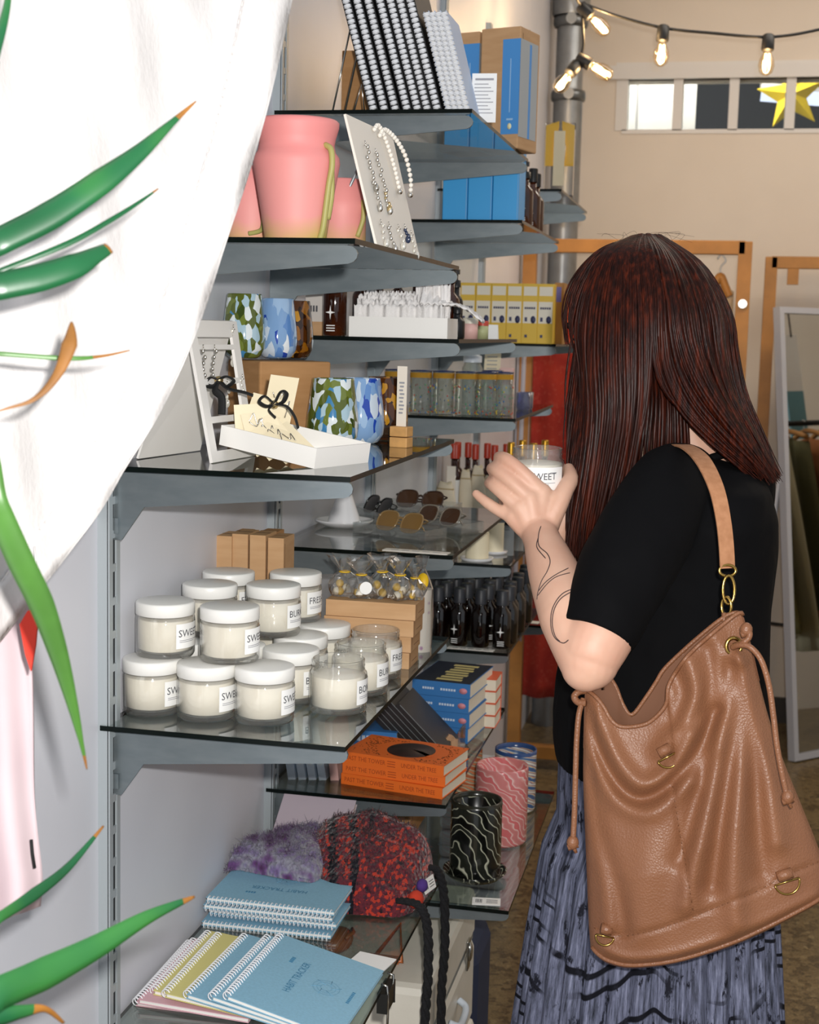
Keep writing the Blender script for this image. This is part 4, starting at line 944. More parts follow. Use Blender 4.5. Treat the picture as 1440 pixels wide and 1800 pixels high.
# ================================================================== THIRD AND FOURTH BAYS
y = 1.302; xs = [px_x(q, y) for q in (771, 815, 858, 904)]
for i in range(3):
    t = thing('blue_box', ['left bright blue box on the shelf below the notebooks', 'middle bright blue box on the shelf below the notebooks', 'right bright blue box on the shelf below the notebooks'][i], 'box', (xs[i], y, ZK), 0, 'bright blue boxes')
    mb = MB(); mb.box((.0006, 0, 0), (xs[i+1]-xs[i]-.0006, .09, .165), 0, None, .0012); mb.build('body', mat('bright_blue_card', '#35a6ea', .4) if i == 0 else bpy.data.materials['bright_blue_card'], t)
    mb = MB(); mb.box((.002, -.0004, .150), (xs[i+1]-xs[i]-.002, .0, .152)); mb.box((xs[i+1]-xs[i]-.0032, -.0004, .004), (xs[i+1]-xs[i]-.0022, 0, .15)); mb.build('edge_print', M_blue_l, t)
for i, (px, y) in enumerate(((926, 1.44), (940, 1.56), (934, 1.66))):
    bottle('amber_bottle', ['amber bottle with white lettering beside the blue boxes', 'second amber bottle beside the blue boxes', 'rearmost amber bottle beside the blue boxes'][i], (min(px_x(px, y), .280), y, ZK), .0175, .128, M_amber, M_blackcap, 'pump' if i == 0 else 'round', 'amber bottles beside the blue boxes', 'black' if i else 'black')
# clear tumblers with cobalt rim and amber band
M_clear = glass_mat('clear_glass', '#f2f6f4', 1.5, .02, haze=.06); M_cobalt = mat('cobalt_rim', '#18285a', .1, coat=.5)
k = NT('amber_band'); t_ = k.t; t_.nodes.remove(k.b); a_ = k.n('ShaderNodeBsdfTransparent'); a_.inputs[0].default_value = (.85, .5, .12, 1); g_ = k.n('ShaderNodeBsdfDiffuse'); g_.inputs[0].default_value = (.75, .42, .06, 1)
m_ = k.n('ShaderNodeMixShader'); m_.inputs[0].default_value = .55; k.l(a_.outputs[0], m_.inputs[1]); k.l(g_.outputs[0], m_.inputs[2]); k.l(m_.outputs[0], k.out.inputs[0]); M_band = k.m
M_conf = [mat('confetti_blue', '#2f6fae', .2), mat('confetti_yellow', '#d8b936', .2), mat('confetti_red', '#c1452c', .2), mat('confetti_green', '#4d9a6a', .2)]
root = None; lbs = ['first', 'second', 'third', 'fourth', 'fifth', 'sixth', 'seventh']
for i, (px, y) in enumerate(((697, 1.33), (742, 1.315), (782, 1.325), (822, 1.32), (858, 1.335), (886, 1.36), (868, 1.47))):
    M = T(px_x(px, y), y, ZL) @ RZ(i)
    lab = lbs[i]+' clear confetti tumbler from the left with a cobalt rim and amber band' if i < 6 else 'clear confetti tumbler standing behind the right end of the row'
    if root is None:
        root = thing('confetti_tumbler', lab, 'glass', M=M, group='clear confetti tumblers'); rt = .0215
        mb = MB(); mb.lathe([(0, 0), (rt*.95, 0), (rt, .003), (rt*1.02, .086), (rt*.95, .086), (rt*.93, .008), (0, .006)], 32); mb.build('glass', M_clear, root)
        mb = MB(); mb.tube([(rt*cos(2*pi*q/32), rt*sin(2*pi*q/32), .0865) for q in range(32)], .0014, 6, closed=True); mb.build('rim', M_cobalt, root)
        mb = MB(); mb.lathe([(rt*1.022, .073), (rt*1.026, .083)], 32); mb.build('amber_band', M_band, root)
        mb = MB(); rnd = random.Random(5)
        for q in range(46): 
            a = rnd.uniform(0, 6.28); z = .004+.06*rnd.random()**2.2; mb.ball((rt*1.01*cos(a), rt*1.01*sin(a), z), (.0014, .0014, .002), 6, 4, q % 4)
        mb.build('confetti', M_conf, root)
    else: dup(root, M, lab)
k = NT('smoky_glass'); 
M_lav = glass_mat('lavender_glass', '#a9b4e6', 1.6, .03, haze=.10)
for i, (px, y) in enumerate(((929, 1.60), (944, 1.64))):
    t = thing('small_glass', ['small lavender blue glass at the end of the tumbler row', 'second small lavender blue glass at the end of the tumbler row'][i], 'glass', (min(px_x(px, y), .27), y, ZL)); mb = MB(); mb.lathe([(0, 0), (.012, 0), (.0155, .004), (.0165, .038), (.0150, .038), (.0135, .006), (0, .004)], 24); mb.build('bowl', M_lav, t)
    mb = MB(); mb.lathe([(0, 0), (.014, 0), (.014, .003), (0, .0035)], 24); mb.build('foot', M_lav, t)
y = 1.70; t = thing('lidded_jar', 'clear glass jar with a lid behind the confetti tumblers', 'jar', (px_x(832, y), y, ZL)); mb = MB(); mb.lathe([(0, 0), (.022, 0), (.023, .004), (.023, .085), (.018, .095), (.018, .10), (.0165, .10), (.0165, .094), (.0215, .084), (.0215, .006), (0, .004)], 28); mb.build('glass', M_clear, t)
mb = MB(); mb.lathe([(.021, .098), (.021, .112), (.010, .118), (0, .119)], 24); mb.build('lid', mat('pale_lid', '#c8cfd6', .3), t)
y = 1.74; t = thing('paper_tag', 'cream paper tag standing behind the confetti tumblers', 'card', (px_x(850, y), y, ZL), RAD(-6)); mb = MB(); mb.M = RX(RAD(-8)); mb.box((0, 0, 0), (.038, .0006, .128)); mb.build('card', M_cream, t); mb = MB(); mb.M = RX(RAD(-8)); [mb.box((.006, -.0005, .075+.009*q), (.030, 0, .077+.009*q)) for q in range(5)]; mb.build('print', M_inkl, t)
t = thing('small_tin', 'pink wrapped soap behind the end of the tumbler row', 'soap', (px_x(893, 1.7), 1.7, ZL)); mb = MB(); mb.box((-.016, -.01, 0), (.016, .01, .088), 0, None, .003); mb.build('wrap', mat('pale_pink_wrap', '#dfb7b0', .5), t); mb = MB(); mb.box((-.0165, -.0105, .03), (.0165, .0105, .05)); mb.build('band', M_card, t)

# middle shelf: cream candle near, sauces and cotton bags beyond
y = 1.315; t = thing('pillar_candle', 'cream pillar candle on a pale dish below the sunglasses', 'candle', (px_x(850, y), y, ZM)); mb = MB(); mb.cyl(.0235, .006, .058, 28); mb.build('wax', mat('cream_wax', '#efe3c3', .5), t); mb = MB(); mb.lathe([(0, 0), (.030, 0), (.034, .007), (.031, .007), (.028, .004), (0, .004)], 30); mb.build('dish', M_porc, t)
y = 1.42; t = thing('pillar_candle', 'second cream candle behind the first one', 'candle', (px_x(880, y), y, ZM)); mb = MB(); mb.cyl(.020, .006, .066, 28); mb.build('wax', bpy.data.materials['cream_wax'], t); mb = MB(); mb.lathe([(0, 0), (.026, 0), (.029, .006), (0, .006)], 30); mb.build('dish', M_porc, t)
M_cotton = mat('natural_cotton', '#ddd0b8', .9, bump=.4, bscale=300); M_redcap = mat('red_wax_cap', '#b2331a', .35); M_sauce = amber('dark_sauce', '#1c0a07', '#3a140b', .1)
def cotton_bag(label, p, w, h, rz):
    t = thing('cotton_bag', label, 'bag', p, rz, 'cotton bags below the tumblers'); mb = MB()
    def f(u, v):
        a = 2*pi*u; sq = (1-.45*v**3); r1 = w*.5*sq*(1+.06*sin(3*a+5*v)); return (r1*cos(a), r1*.45*sin(a), h*v+.004*sin(2*a)*v)
    mb.grid(f, 24, 14, closeu=True); mb.add([f(i/24, 1) for i in range(24)], [tuple(range(24))]); mb.build('pouch', M_cotton, t)
    mb = MB(); mb.tube([(w*.5*.75*cos(2*pi*q/16), w*.5*.75*.45*sin(2*pi*q/16), h*.83) for q in range(16)], .0016, 5, closed=True); mb.build('drawstring', mat('string', '#b59e73', .8), t)
ZM2 = 1.05; Yb = 1.95
for i, (px, w, h) in enumerate(((772, .062, .085), (800, .030, .12), (826, .034, .115), (848, .04, .125), (868, .038, .10))):
    y = 1.93+.012*i
    if i == 1:
        t = thing('paper_strip', 'tall narrow paper strip on a wooden block between the cotton bags', 'sign', (px_x(px, y), y, ZM2)); mb = MB(); mb.box((-.012, -.01, 0), (.012, .01, .022)); mb.build('block', M_bamboo, t); mb = MB(); mb.box((-.011, -.0005, .022), (.011, .0005, .125)); mb.build('paper_strip', bpy.data.materials['paper'], t)
    else: cotton_bag(['leftmost cotton bag below the tumblers', '', 'second cotton bag, right of the paper strip', 'third cotton bag, behind the spread little finger', 'rightmost cotton bag beside the hand'][i], (max(px_x(px, y), .04), y, ZM2), w, h, .2*(i-2))
for i in range(8):
    px = 762+17*i+4*(i % 2); y = 2.06+.05*(i % 2)
    bottle('sauce_bottle', lbs[i] if False else ['first', 'second', 'third', 'fourth', 'fifth', 'sixth', 'seventh', 'eighth'][i]+' red-capped sauce bottle from the left', (max(.035, px_x(px+12, y)), y, ZM2), .0165, .172, M_sauce, M_redcap, 'round', 'red-capped sauce bottles', 'sauce')
for i, (px, y) in enumerate(((905, 2.0), (925, 2.09), (945, 2.0), (965, 2.12))):
    bottle('oil_bottle', ['leftmost', 'second', 'third', 'rightmost'][i]+' brass-capped oil bottle above the held jar', (px_x(px, y), y, ZM2), .0170, .185, M_sauce, M_goldcap, 'round', 'brass-capped oil bottles', 'white')
# black dropper bottles
M_blkglass = amber('black_glass', '#070303', '#160804', .06)
M_greycap = mat('charcoal_cap', '#2b2d33', .45)
n = 0; ordn = ['front', 'second', 'third', 'fourth', 'fifth', 'sixth', 'seventh']; col = ['left', 'middle left', 'middle', 'middle right', 'right']
for r_ in range(7):
    for c in range(5):
        x = .095+.044*c+.006*(r_ % 2); y = 1.325+.056*r_
        if r_ == 0 and c == 0: pass
        bottle('dropper_bottle', f'black dropper bottle, {col[c]} of the {ordn[r_]} row', (x+.008, y, ZN), .0185, .118+.0, M_blkglass, M_greycap, 'dropper', 'black dropper bottles', 'black' if (r_+c) % 2 == 0 else None, random.uniform(-.4, .6)); n += 1
t = thing('price_strip', 'ivory price strip in front of the black dropper bottles', 'sign', (.175, 1.284, ZN), RAD(-2)); mb = MB(); mb.box((0, 0, 0), (.095, .018, .001)); mb.build('strip', M_card, t); mb = MB(); [mb.box((.01+.016*i, .006, .001), (.021+.016*i, .009, .0012)) for i in range(5)]; mb.build('print', M_ink, t)
t = thing('price_strip', 'ivory price strip on the far low shelf behind the elbow', 'sign', (.19, 1.93, .80), RAD(-2)); mb = MB(); mb.box((0, 0, 0), (.09, .03, .001)); mb.build('strip', M_card, t); mb = MB(); [mb.box((.01+.016*i, .008, .001), (.021+.016*i, .012, .0012)) for i in range(4)]; mb.build('print', M_ink, t)
# pale papers stacked under the bottles shelf
for i in range(5):
    t = thing('paper_stack', ['lowest', 'second lowest', 'middle', 'second highest', 'topmost'][i]+' pale grey folded cloth on the pile below the far low shelf', 'cloth', (.03, 2.02, .40+.07*i if False else 0.0+.075*i), 0, 'folded cloths below the far shelves'); mb = MB(); mb.box((0, 0, 0), (.185, .22, .071), 0, None, .012); mb.build('fold', mat('pale_grey_cloth', '#c7c6cc', .9), t) if i == 0 else mb.build('fold', bpy.data.materials['pale_grey_cloth'], t)
    mb = MB(); mb.box((-.001, -.001, .033), (.187, .1, .0365)); mb.build('edge_line', M_inkl, t)
# yellow tea boxes
M_tea = mat('yellow_card', '#e3bb3d', .5); M_teaw = mat('ivory_print', '#ebe3d2', .5); M_teab = mat('navy_print', '#33365c', .5)
y = 1.90; root = None; edges = [807+27.3*i for i in range(7)]
for i in range(6):
    xa, xb = px_x(edges[i], y), px_x(edges[i+1], y); W_ = .0385; M = T(xa, y, 1.478); lab = ['leftmost', 'second', 'third', 'fourth', 'fifth', 'rightmost'][i]+' yellow tea box in the row at eye level'
    if root is None:
        W_ = (xb-xa)*.985; root = thing('tea_box', lab, 'box', M=M, group='yellow tea boxes'); H = .140
        mb = MB(); mb.box((0, 0, 0), (W_, .06, H), 0, None, .001); mb.build('body', M_tea, root)
        mb = MB(); mb.box((W_*.06, -.0006, H*.34), (W_*.94, 0, H*.70), 0); mb.box((W_*.08, -.0006, H*.80), (W_*.92, 0, H*.95), 0); mb.build('white_panel', M_teaw, root)
        mb = MB(); Mq = frame((W_*.5, -.0008, H*.595), (1, 0, 0), (0, 0, 1), (0, -1, 0)); 
        for q in range(5): mb.box((W_*(.16+.14*q), -.0012, H*.575), (W_*(.27+.14*q), -.0006, H*.61))
        mb.build('title_print', M_teab, root); mb = MB(); mb.M = frame((W_*.72, -.0006, H*.40), (1, 0, 0), (0, 0, 1), (0, -1, 0)); mb.lathe([(0, .0007), (W_*.16, .0007), (W_*.16, 0)], 18, 0, 1.5); mb.build('oval_logo', M_teab, root); mb = MB(); mb.box((W_*.18, -.0012, H*.37), (W_*.34, -.0006, H*.44)); mb.build('small_print', M_teab, root); mb = MB(); mb.box((W_*.2, -.0012, H*.10), (W_*.36, -.0006, H*.15)); mb.build('print', M_teab, root)
    else: dup(root, M, lab)
t = thing('patterned_box', 'ochre box with a violet motif right of the tea boxes', 'box', (px_x(972, 1.95), 1.95, 1.478)); mb = MB(); mb.box((0, 0, 0), (.022, .07, .145)); mb.build('body', mat('ochre_card', '#a9742c', .5), t); mb = MB(); mb.box((.004, -.0006, .10), (.016, 0, .135)); mb.build('print', mat('violet_print', '#6a62a8', .5), t)
# yellow bag
M_yb = mat('yellow_paper_bag', '#dcae16', .5); y = 2.20; x = px_x(972, y)
t = thing('gift_bag', 'clear bag with yellow side panels and a cream tag near the vent pipe', 'bag', (x, y, 1.838)); 
mb = MB(); mb.box((-.036, -.012, 0), (.036, .012, .012), 0); mb.build('base', M_blackcap, t)
mb = MB(); mb.box((-.037, -.014, .012), (.037, .014, .19)); mb.build('wrapper', glass_mat('clear_film', '#fbfbfa', 1.2, .05), t)
for s_ in (-1, 1):
    mb = MB(); mb.prism([(s_*.036, .085), (s_*.036, .185), (s_*.004, .195), (s_*.004, .180), (s_*.016, .130), (s_*.012, .085)][::s_], -.003, .003); mb.v = [(a, c_, b) for a, b, c_ in mb.v]; mb.build('yellow_panel', M_yb, t)
mb = MB(); mb.box((-.014, -.0135, .035), (.014, -.0128, .170)); mb.build('cream_tag', M_cream, t)

# ================================================================== LOWEST NEAR SHELF: notebooks, hats
M_nb = {'blue': mat('dusty_blue_cover', '#86b4cc', .6, vary=.06, vscale=300), 'pink': mat('dusty_pink_cover2', '#d9adb6', .6), 'yellow': mat('pale_yellow_cover', '#d6cd85', .6)}
M_nbp = mat('blue_print', '#3f80a4', .6)
NBr = {}
def notebook(label, M, color, big=True, art=True, L=.190, W=.150):
    """local origin at the spine corner, x from the spine across the cover, y along the spine (towards the reader), z up"""
    H = .0060; key = (color, art, L)
    if key in NBr: return dup(NBr[key], M, label)
    t = thing('spiral_notebook', label, 'notebook', M=M, group='spiral notebooks on the lowest shelf'); NBr[key] = t
    mb = MB(); mb.box((.004, 0, H-.0010), (W, L, H)); mb.box((.004, 0, 0), (W, L, .001)); mb.build('cover', M_nb[color], t)
    mb = MB(); mb.box((.006, .001, .0011), (W-.001, L-.001, H-.0011)); mb.build('pages', M_paperedge, t)
    mb = MB(); r = .0056; n = int(L/.0062)
    for i in range(n):
        yy = .004+i*.0062
        mb.tube([(r*cos(2*pi*q/12)+.003, yy+.001*(q/6), H*.5+r*sin(2*pi*q/12)) for q in range(12)], .00085, 5, closed=True)
    mb.build('coil', M_whitecoil, t)
    if art:
        # lettering runs along the spine
        mb = MB(); Mt = frame((0, 0, H), (0, 1, 0), (-1, 0, 0), (0, 0, 1))
        mb.text('HABIT TRACKER', .0145, Mt @ T(.098, -.060, 0), 0, sx=.78); [mb.box((.037, .128+.004*q, H), (.042, .1305+.004*q, H+.0004)) for q in range(4)]
        [mb.box((.132, .080+.004*q, H), (.136, .0825+.004*q, H+.0004)) for q in range(8)]; mb.build('title_print', M_nbp, t)
        mb = MB(); mb.M = T(.100, .098, H)
        for q in range(3): mb.lathe([(.007+.005*q, .0003), (.0078+.005*q, .0003)], 28)
        for q in range(6): mb.tube([(.007*cos(q), .007*sin(q), .0002), (.02*cos(q+.5), .02*sin(q+.5), .0002)], .0004, 4)
        mb.build('emblem', mat('faint_blue_print', '#6b9fbb', .6), t)
    return t
# fan of seven
def nbM(A, ang, z): 
    e1 = Vector((cos(ang), sin(ang), 0)); e2 = Vector((-e1.y, e1.x, 0)); return frame(Vector((A[0], A[1], z))-0*e2, e1, -e2, (0, 0, 1)) if False else frame((A[0], A[1], z), e1, (e1.y, -e1.x, 0), (0, 0, -1))
def nbM(A, ang, z):
    e1 = Vector((cos(ang), sin(ang), 0)); e2 = Vector((-e1.y, e1.x, 0)); L = .190
    # right-handed: origin at the near end of the spine, y pointing away from the viewer
    return frame((A[0]-e2.x*L, A[1]-e2.y*L, z), e1, e2, (0, 0, 1))
fan = [((303, 1649), (191, 1756), 'pink', 'lowest pink spiral notebook at the wall side of the fan'), ((326, 1647), (216, 1752), 'pink', 'upper pink spiral notebook of the fan'), ((364, 1635), (256, 1748), 'yellow', 'lower pale yellow spiral notebook of the fan'), ((382, 1638), (276, 1754), 'yellow', 'upper pale yellow spiral notebook of the fan'),
       ((428, 1640), (322, 1746), 'blue', 'lowest blue spiral notebook of the fan'), ((468, 1642), (366, 1749), 'blue', 'second blue spiral notebook of the fan'), ((490, 1640), (393, 1747), 'blue', 'top blue habit tracker notebook of the fan')]
for i, (pA, pD, c, lb_) in enumerate(fan):
    z = ZF+.0005+.0064*i; A, D = on_z(*pA, z+.006), on_z(*pD, z+.006); A.x = max(A.x, .010+.009*i); D.x = max(D.x, .010+.005*i)
    d_ = (D-A); d_.z = 0; d_.normalize(); notebook(lb_, nbM(A, math.atan2(d_.x, -d_.y), z) @ RY(math.asin(.0052*i/.15)), c, art=(c == 'blue'))
# flat stack behind, coils facing the viewer
for i in range(4):
    e1 = Vector((-.02+.03*(i % 2), 1, 0)).normalized(); e2 = Vector((-e1.y, e1.x, 0))
    Mx = frame((.196+.004*(i % 2), .345+.006*((i*2) % 3), ZF+.0005+.0115*i), e1, e2, (0, 0, 1))
    notebook(['bottom', 'second', 'third', 'top'][i]+' blue spiral notebook of the flat stack behind the fan', Mx, 'blue', L=.190, W=.125, art=(i == 3)) if i == 0 or i == 3 else notebook(['bottom', 'second', 'third', 'top'][i]+' blue spiral notebook of the flat stack behind the fan', Mx, 'blue', L=.190, W=.125, art=False)
t = thing('paper_card', 'white card sticking out under the spiral notebooks at the front edge', 'card', (.235, .272, ZF), RAD(-12)); mb = MB(); mb.box((0, 0, 0), (.055, .05, .0012)); mb.build('card', M_lab, t)
# books under the hats
book('pink book under the knitted hats', T(.012, .492, ZF) @ RZ(RAD(-2)), .21, .11, .020, mat('rose_cover', '#c98f96', .6)); book('dark red book under the knitted hats', T(.010, .490, ZF+.0202) @ RZ(RAD(-1)), .215, .112, .022, mat('dark_red_cover', '#4a1f22', .6))
book('grey-lilac book standing behind the purple hat', T(.035, .575, ZF+.0425) @ RX(RAD(35)), .12, .09, .012, mat('lilac_cover', '#b7aab4', .6))
def knit(name, stops, scale, fleck=None):
    k = NT(name); v = k.coord((1, 1, 1)); n1 = k.noise(scale, v, 2, .6)
    col = k.ramp(n1, stops)
    if fleck:
        vo = k.n('ShaderNodeTexVoronoi'); vo.inputs['Scale'].default_value = fleck[0]; mp = k.coord((1, .45, 1), rot=(0, 0, .5)); k.l(mp, vo.inputs['Vector'])
        sp = k.n('ShaderNodeSeparateColor'); k.l(vo.outputs['Color'], sp.inputs[0]); col = k.mix(k.ramp(sp.outputs[0], [(0, '#000000'), (fleck[2], '#ffffff')], 'CONSTANT'), col, fleck[1])
    k.base(col); k.set(Roughness=.95); k.b.inputs['Specular IOR Level'].default_value = .1
    k.b.inputs['Sheen Weight'].default_value = .3
    vo2 = k.n('ShaderNodeTexVoronoi'); vo2.inputs['Scale'].default_value = 170; k.l(k.coord((1, .6, 1)), vo2.inputs['Vector']); k.bump(vo2.outputs['Distance'], .9, .004); return k.m
M_k1 = knit('mohair_purple', [(.30, '#3a1436'), (.40, '#6a4a7a'), (.52, '#8d8c98'), (.62, '#7a6a94'), (.72, '#54204e')], 26)
M_k2 = knit('tweed_red', [(.3, '#241a22'), (.5, '#6b2a33'), (.7, '#3b2430')], 90, (230, '#b33a2c', .76)); M_k3 = knit('tweed_black', [(.3, '#0d0d12'), (.7, '#1f1d26')], 80, (230, '#5a2a30', .88))
def fuzz(mb, P, N, n, L, rnd, mi=0, r=.0004):
    for _ in range(n):
        i = rnd.randrange(len(P)); p, nn = P[i], N[i]; d = Vector((rnd.gauss(0, 1), rnd.gauss(0, 1), rnd.gauss(0, 1)))*.8+nn; d.normalize()
        q = p+d*L*rnd.uniform(.4, 1); e = q+Vector((rnd.gauss(0, 1), rnd.gauss(0, 1), rnd.gauss(0, 1)))*L*.5
        mb.tube([p-nn*.001, q, e], [r, r*.8, r*.3], 3, mi, cap=False)
def heap(name, label, outline, zf, mats, nz, group, stripes=None, fz=1500, fl=.008, seed=1, colr=None):
    """soft knitted thing: outline (x,y) polygon around a centre, height profile zf(rho)"""
    cx_ = sum(p[0] for p in outline)/len(outline); cy_ = sum(p[1] for p in outline)/len(outline)
    org = Vector((cx_, cy_, zf(0, 0)[0])); t = thing(name, label, 'hat', org, group=group)
    pol = catmull([Vector((*p, 0)) for p in outline]+[Vector((*outline[0], 0))], 8)[:-1]; n = len(pol); rings = 18; vs = []; fs = []; rnd = random.Random(seed)
    for j in range(rings+1):
        rho = j/rings
        for i in range(n):
            x = lerp(cx_, pol[i].x, rho**.8); y_ = lerp(cy_, pol[i].y, rho**.8); zb, zt = zf(x, y_)
            hgt = (1-rho**3.2)**.5 if rho < 1 else 0
            nzv = noise.noise(Vector((x*22+seed, y_*22, 0)))*nz*hgt + noise.noise(Vector((x*160, y_*160, seed)))*.0022
            vs.append(Vector((x, y_, lerp(zb, zt, hgt)+nzv))-org)
    for j in range(rings):
        for i in range(n):
            i2 = (i+1) % n; fs.append((j*n+i, (j+1)*n+i, (j+1)*n+i2, j*n+i2))
    mb = MB(); mb.add(vs, fs, 0)
    if colr: mb.mi = [(colr(sum((vs[q].x+org.x for q in f))/4, sum((vs[q].y+org.y for q in f))/4), True) for f in fs]
    bot = [Vector((v.x, v.y, zf(v.x+org.x, v.y+org.y)[0]-org.z)) for v in vs[rings*n:]]; k0 = mb.add(bot, [tuple(range(n))], 0)
    mb.build('knitted_body', mats, t)
    mf = MB(); Nn = [Vector((0, 0, 1))]*len(vs); fuzz(mf, vs, Nn, fz, fl, rnd, 0); 
    if len(mats) > 1: mf.mi = [(rnd.randrange(len(mats)), True) for _ in mf.mi]
    mf.build('wool_fuzz', mats, t); return t
zb = ZF+.0425
def PZ(px, py, z): q = on_z(px, py, z); return (max(q.x, .004), q.y)
heap('knitted_hat', 'fuzzy purple and grey mohair hat on the books by the wall', [PZ(398, 1508, zb+.02), PZ(425, 1530, zb), PZ(500, 1545, zb), PZ(560, 1535, zb+.01), PZ(590, 1470, zb+.02), PZ(580, 1455, zb+.02), PZ(500, 1455, zb+.03), PZ(450, 1470, zb+.03)],
     lambda x, y_: (zb, zb+.038), [M_k1], .012, None, None, 2600, .010, 3)
zr = ZF+.002
out = [(.085, .515), (.115, .470), (.170, .438), (.225, .440), (.272, .448), (.290, .490), (.296, .545), (.292, .600), (.255, .612), (.20, .618), (.140, .614), (.100, .590)]
heap('knitted_hat', 'red and black tweed knitted hat with long black ties', out, lambda x, y_: (zr, zr+.060+.45*max(0, y_-.47)+.0*x-.15*max(0, x-.2)), [M_k2, M_k3], .010, None, None, 2600, .006, 5,
     lambda x, y_: 1 if (x < .205 and sin((x+.3*y_)*190) > .25) else 0)
hat = [o for o in C.objects if o.name.startswith('knitted_hat')][-1]
M_cord = mat('black_wool_cord', '#0f0f13', .9, bump=.9, bscale=260, bdist=.003)
for (pts) in ([(.268, .455, zr+.022), (.300, .446, zr+.022), (.314, .447, zr-.01), (.316, .452, .57), (.313, .455, .50), (.318, .454, .43)], [(.286, .560, zr+.035), (.304, .566, zr+.03), (.315, .568, zr-.01), (.318, .572, .56), (.314, .575, .48), (.318, .574, .38)]):
    mb = MB(); P_ = catmull([Vector(p)-hat.location for p in pts], 10)
    for ph_ in (0, 2.09, 4.19): mb.tube([p+Vector((.0035*cos(ph_+i*.8), .0035*sin(ph_+i*.8), 0)) for i, p in enumerate(P_)], .0042, 7)
    mb.build('tie_cord', M_cord, hat)
mb = MB(); mb.ball((.291-hat.location.x, .470-hat.location.y, zr+.020-hat.location.z), (.012, .016, .013), 10, 8); mb.build('felt_flower', mat('red_felt', '#c43a22', .9), hat)
mb = MB(); mb.ball((.294-hat.location.x, .500-hat.location.y, zr+.030-hat.location.z), (.009, .011, .010), 10, 8); mb.build('felt_flower', mat('violet_felt', '#4a2f7a', .9), hat)
tag_card('white barcode tag on the knitted hat', (0, 0, 0), 0, .036, .020, M=frame((.296, .515, zr+.010), (.25, .97, 0), (-.3, .08, .95), (.92, -.24, .3)))

# ---- suitcases below
k = NT('ivory_vinyl'); k.base(k.ramp(k.noise(12, k.coord()), [(.3, '#d8d3c6'), (.7, '#e3ded2')])); k.set(Roughness=.45); k.bump(k.noise(300, k.coord()), .15, .001); M_vinyl = k.m
def suitcase(label, p, sx_, sy_, sz_):
    t = thing('suitcase', label, 'suitcase', p); mb = MB(); mb.box((0, 0, 0), (sx_, sy_, sz_*.62), 0, None, .014); mb.build('base', M_vinyl, t); mb = MB(); mb.box((0, 0, sz_*.635), (sx_, sy_, sz_), 0, None, .014); mb.build('lid', M_vinyl, t)
    mb = MB(); mb.box((.004, .004, sz_*.61), (sx_-.004, sy_-.004, sz_*.645)); mb.build('seam', M_steel, t)
    for yy in (.19, .80):
        mb = MB(); mb.M = T(sx_, sy_*yy, sz_*.64) ; mb.box((0, -.012, -.030), (.004, .012, .024), 0, None, .0015); mb.ball((.005, 0, .002), (.005, .010, .018), 10, 8); mb.build('latch', M_wire, t)
    mb = MB(); mb.tube(catmull([(sx_+.002, sy_*.40, sz_*.45), (sx_+.016, sy_*.42, sz_*.42), (sx_+.018, sy_*.5, sz_*.40), (sx_+.016, sy_*.58, sz_*.42), (sx_+.002, sy_*.60, sz_*.45)], 6), .006, 8); mb.build('handle', mat('striped_cord', '#c9d2dd', .6) if 'striped_cord' not in bpy.data.materials else bpy.data.materials['striped_cord'], t); return t
suitcase('upper ivory suitcase under the knitted hats', (.012, .525, .262), .292, .43, .250); suitcase('lower ivory suitcase standing on the floor', (.012, .515, 0), .296, .45, .2605)
M_tan = mat('orange_leather', '#b5622a', .4)
t = thing('leather_pouch', 'small orange leather pouch lying on the upper suitcase', 'pouch', (.135, .62, .5125)); mb = MB(); mb.ball((0, 0, .018), (.024, .034, .018), 16, 10); mb.v = [(v[0], v[1], max(v[2], .0005)) for v in mb.v]; mb.build('body', M_tan, t); mb = MB(); mb.tube([(.018, -.02, .03), (.026, 0, .034), (.018, .02, .03)], .003, 6); mb.build('strap', M_tan, t)
t = thing('leather_strap', 'orange leather strap folded in a triangle on the upper suitcase', 'strap', (.19, .60, .5125)); mb = MB(); mb.tube([(0, .0, .003), (.055, 0, .003), (.050, .005, .062), (.010, .01, .004)], .0035, 6); mb.build('strap', M_tan, t); mb = MB(); mb.box((.0, -.006, 0), (.05, .012, .006)); mb.build('plate', M_tan, t)
t = thing('shelf_clip', 'dark steel wire clip hanging on the front edge of the lowest near shelf', 'clip', (.298, .225, ZF-.006)); mb = MB(); mb.tube([(.0, .0, .010), (.008, .0, .008), (.010, .0, -.012), (.010, -.004, -.06)], .0018, 6); mb.tube([(.0, .035, .010), (.008, .035, .008), (.010, .035, -.03)], .0018, 6); mb.build('wire', M_wire, t); mb = MB(); mb.box((-.004, -.006, -.004-.024), (.010, .042, -.001)); mb.build('clamp', mat('gunmetal', '#3b3d3c', .3, .8), t)
t = thing('navy_bag', 'dark navy bag standing on the floor behind the suitcases', 'bag', (.14, 1.00, 0)); mb = MB(); mb.box((0, 0, 0), (.16, .20, .36), 0, None, .03); mb.build('body', mat('navy_canvas', '#222b45', .8), t); mb = MB(); mb.tube(catmull([(.05, .1, .35), (.05, .1, .42), (.11, .1, .42), (.11, .1, .35)], 5), .006, 8); mb.build('handle', bpy.data.materials['navy_canvas'], t)
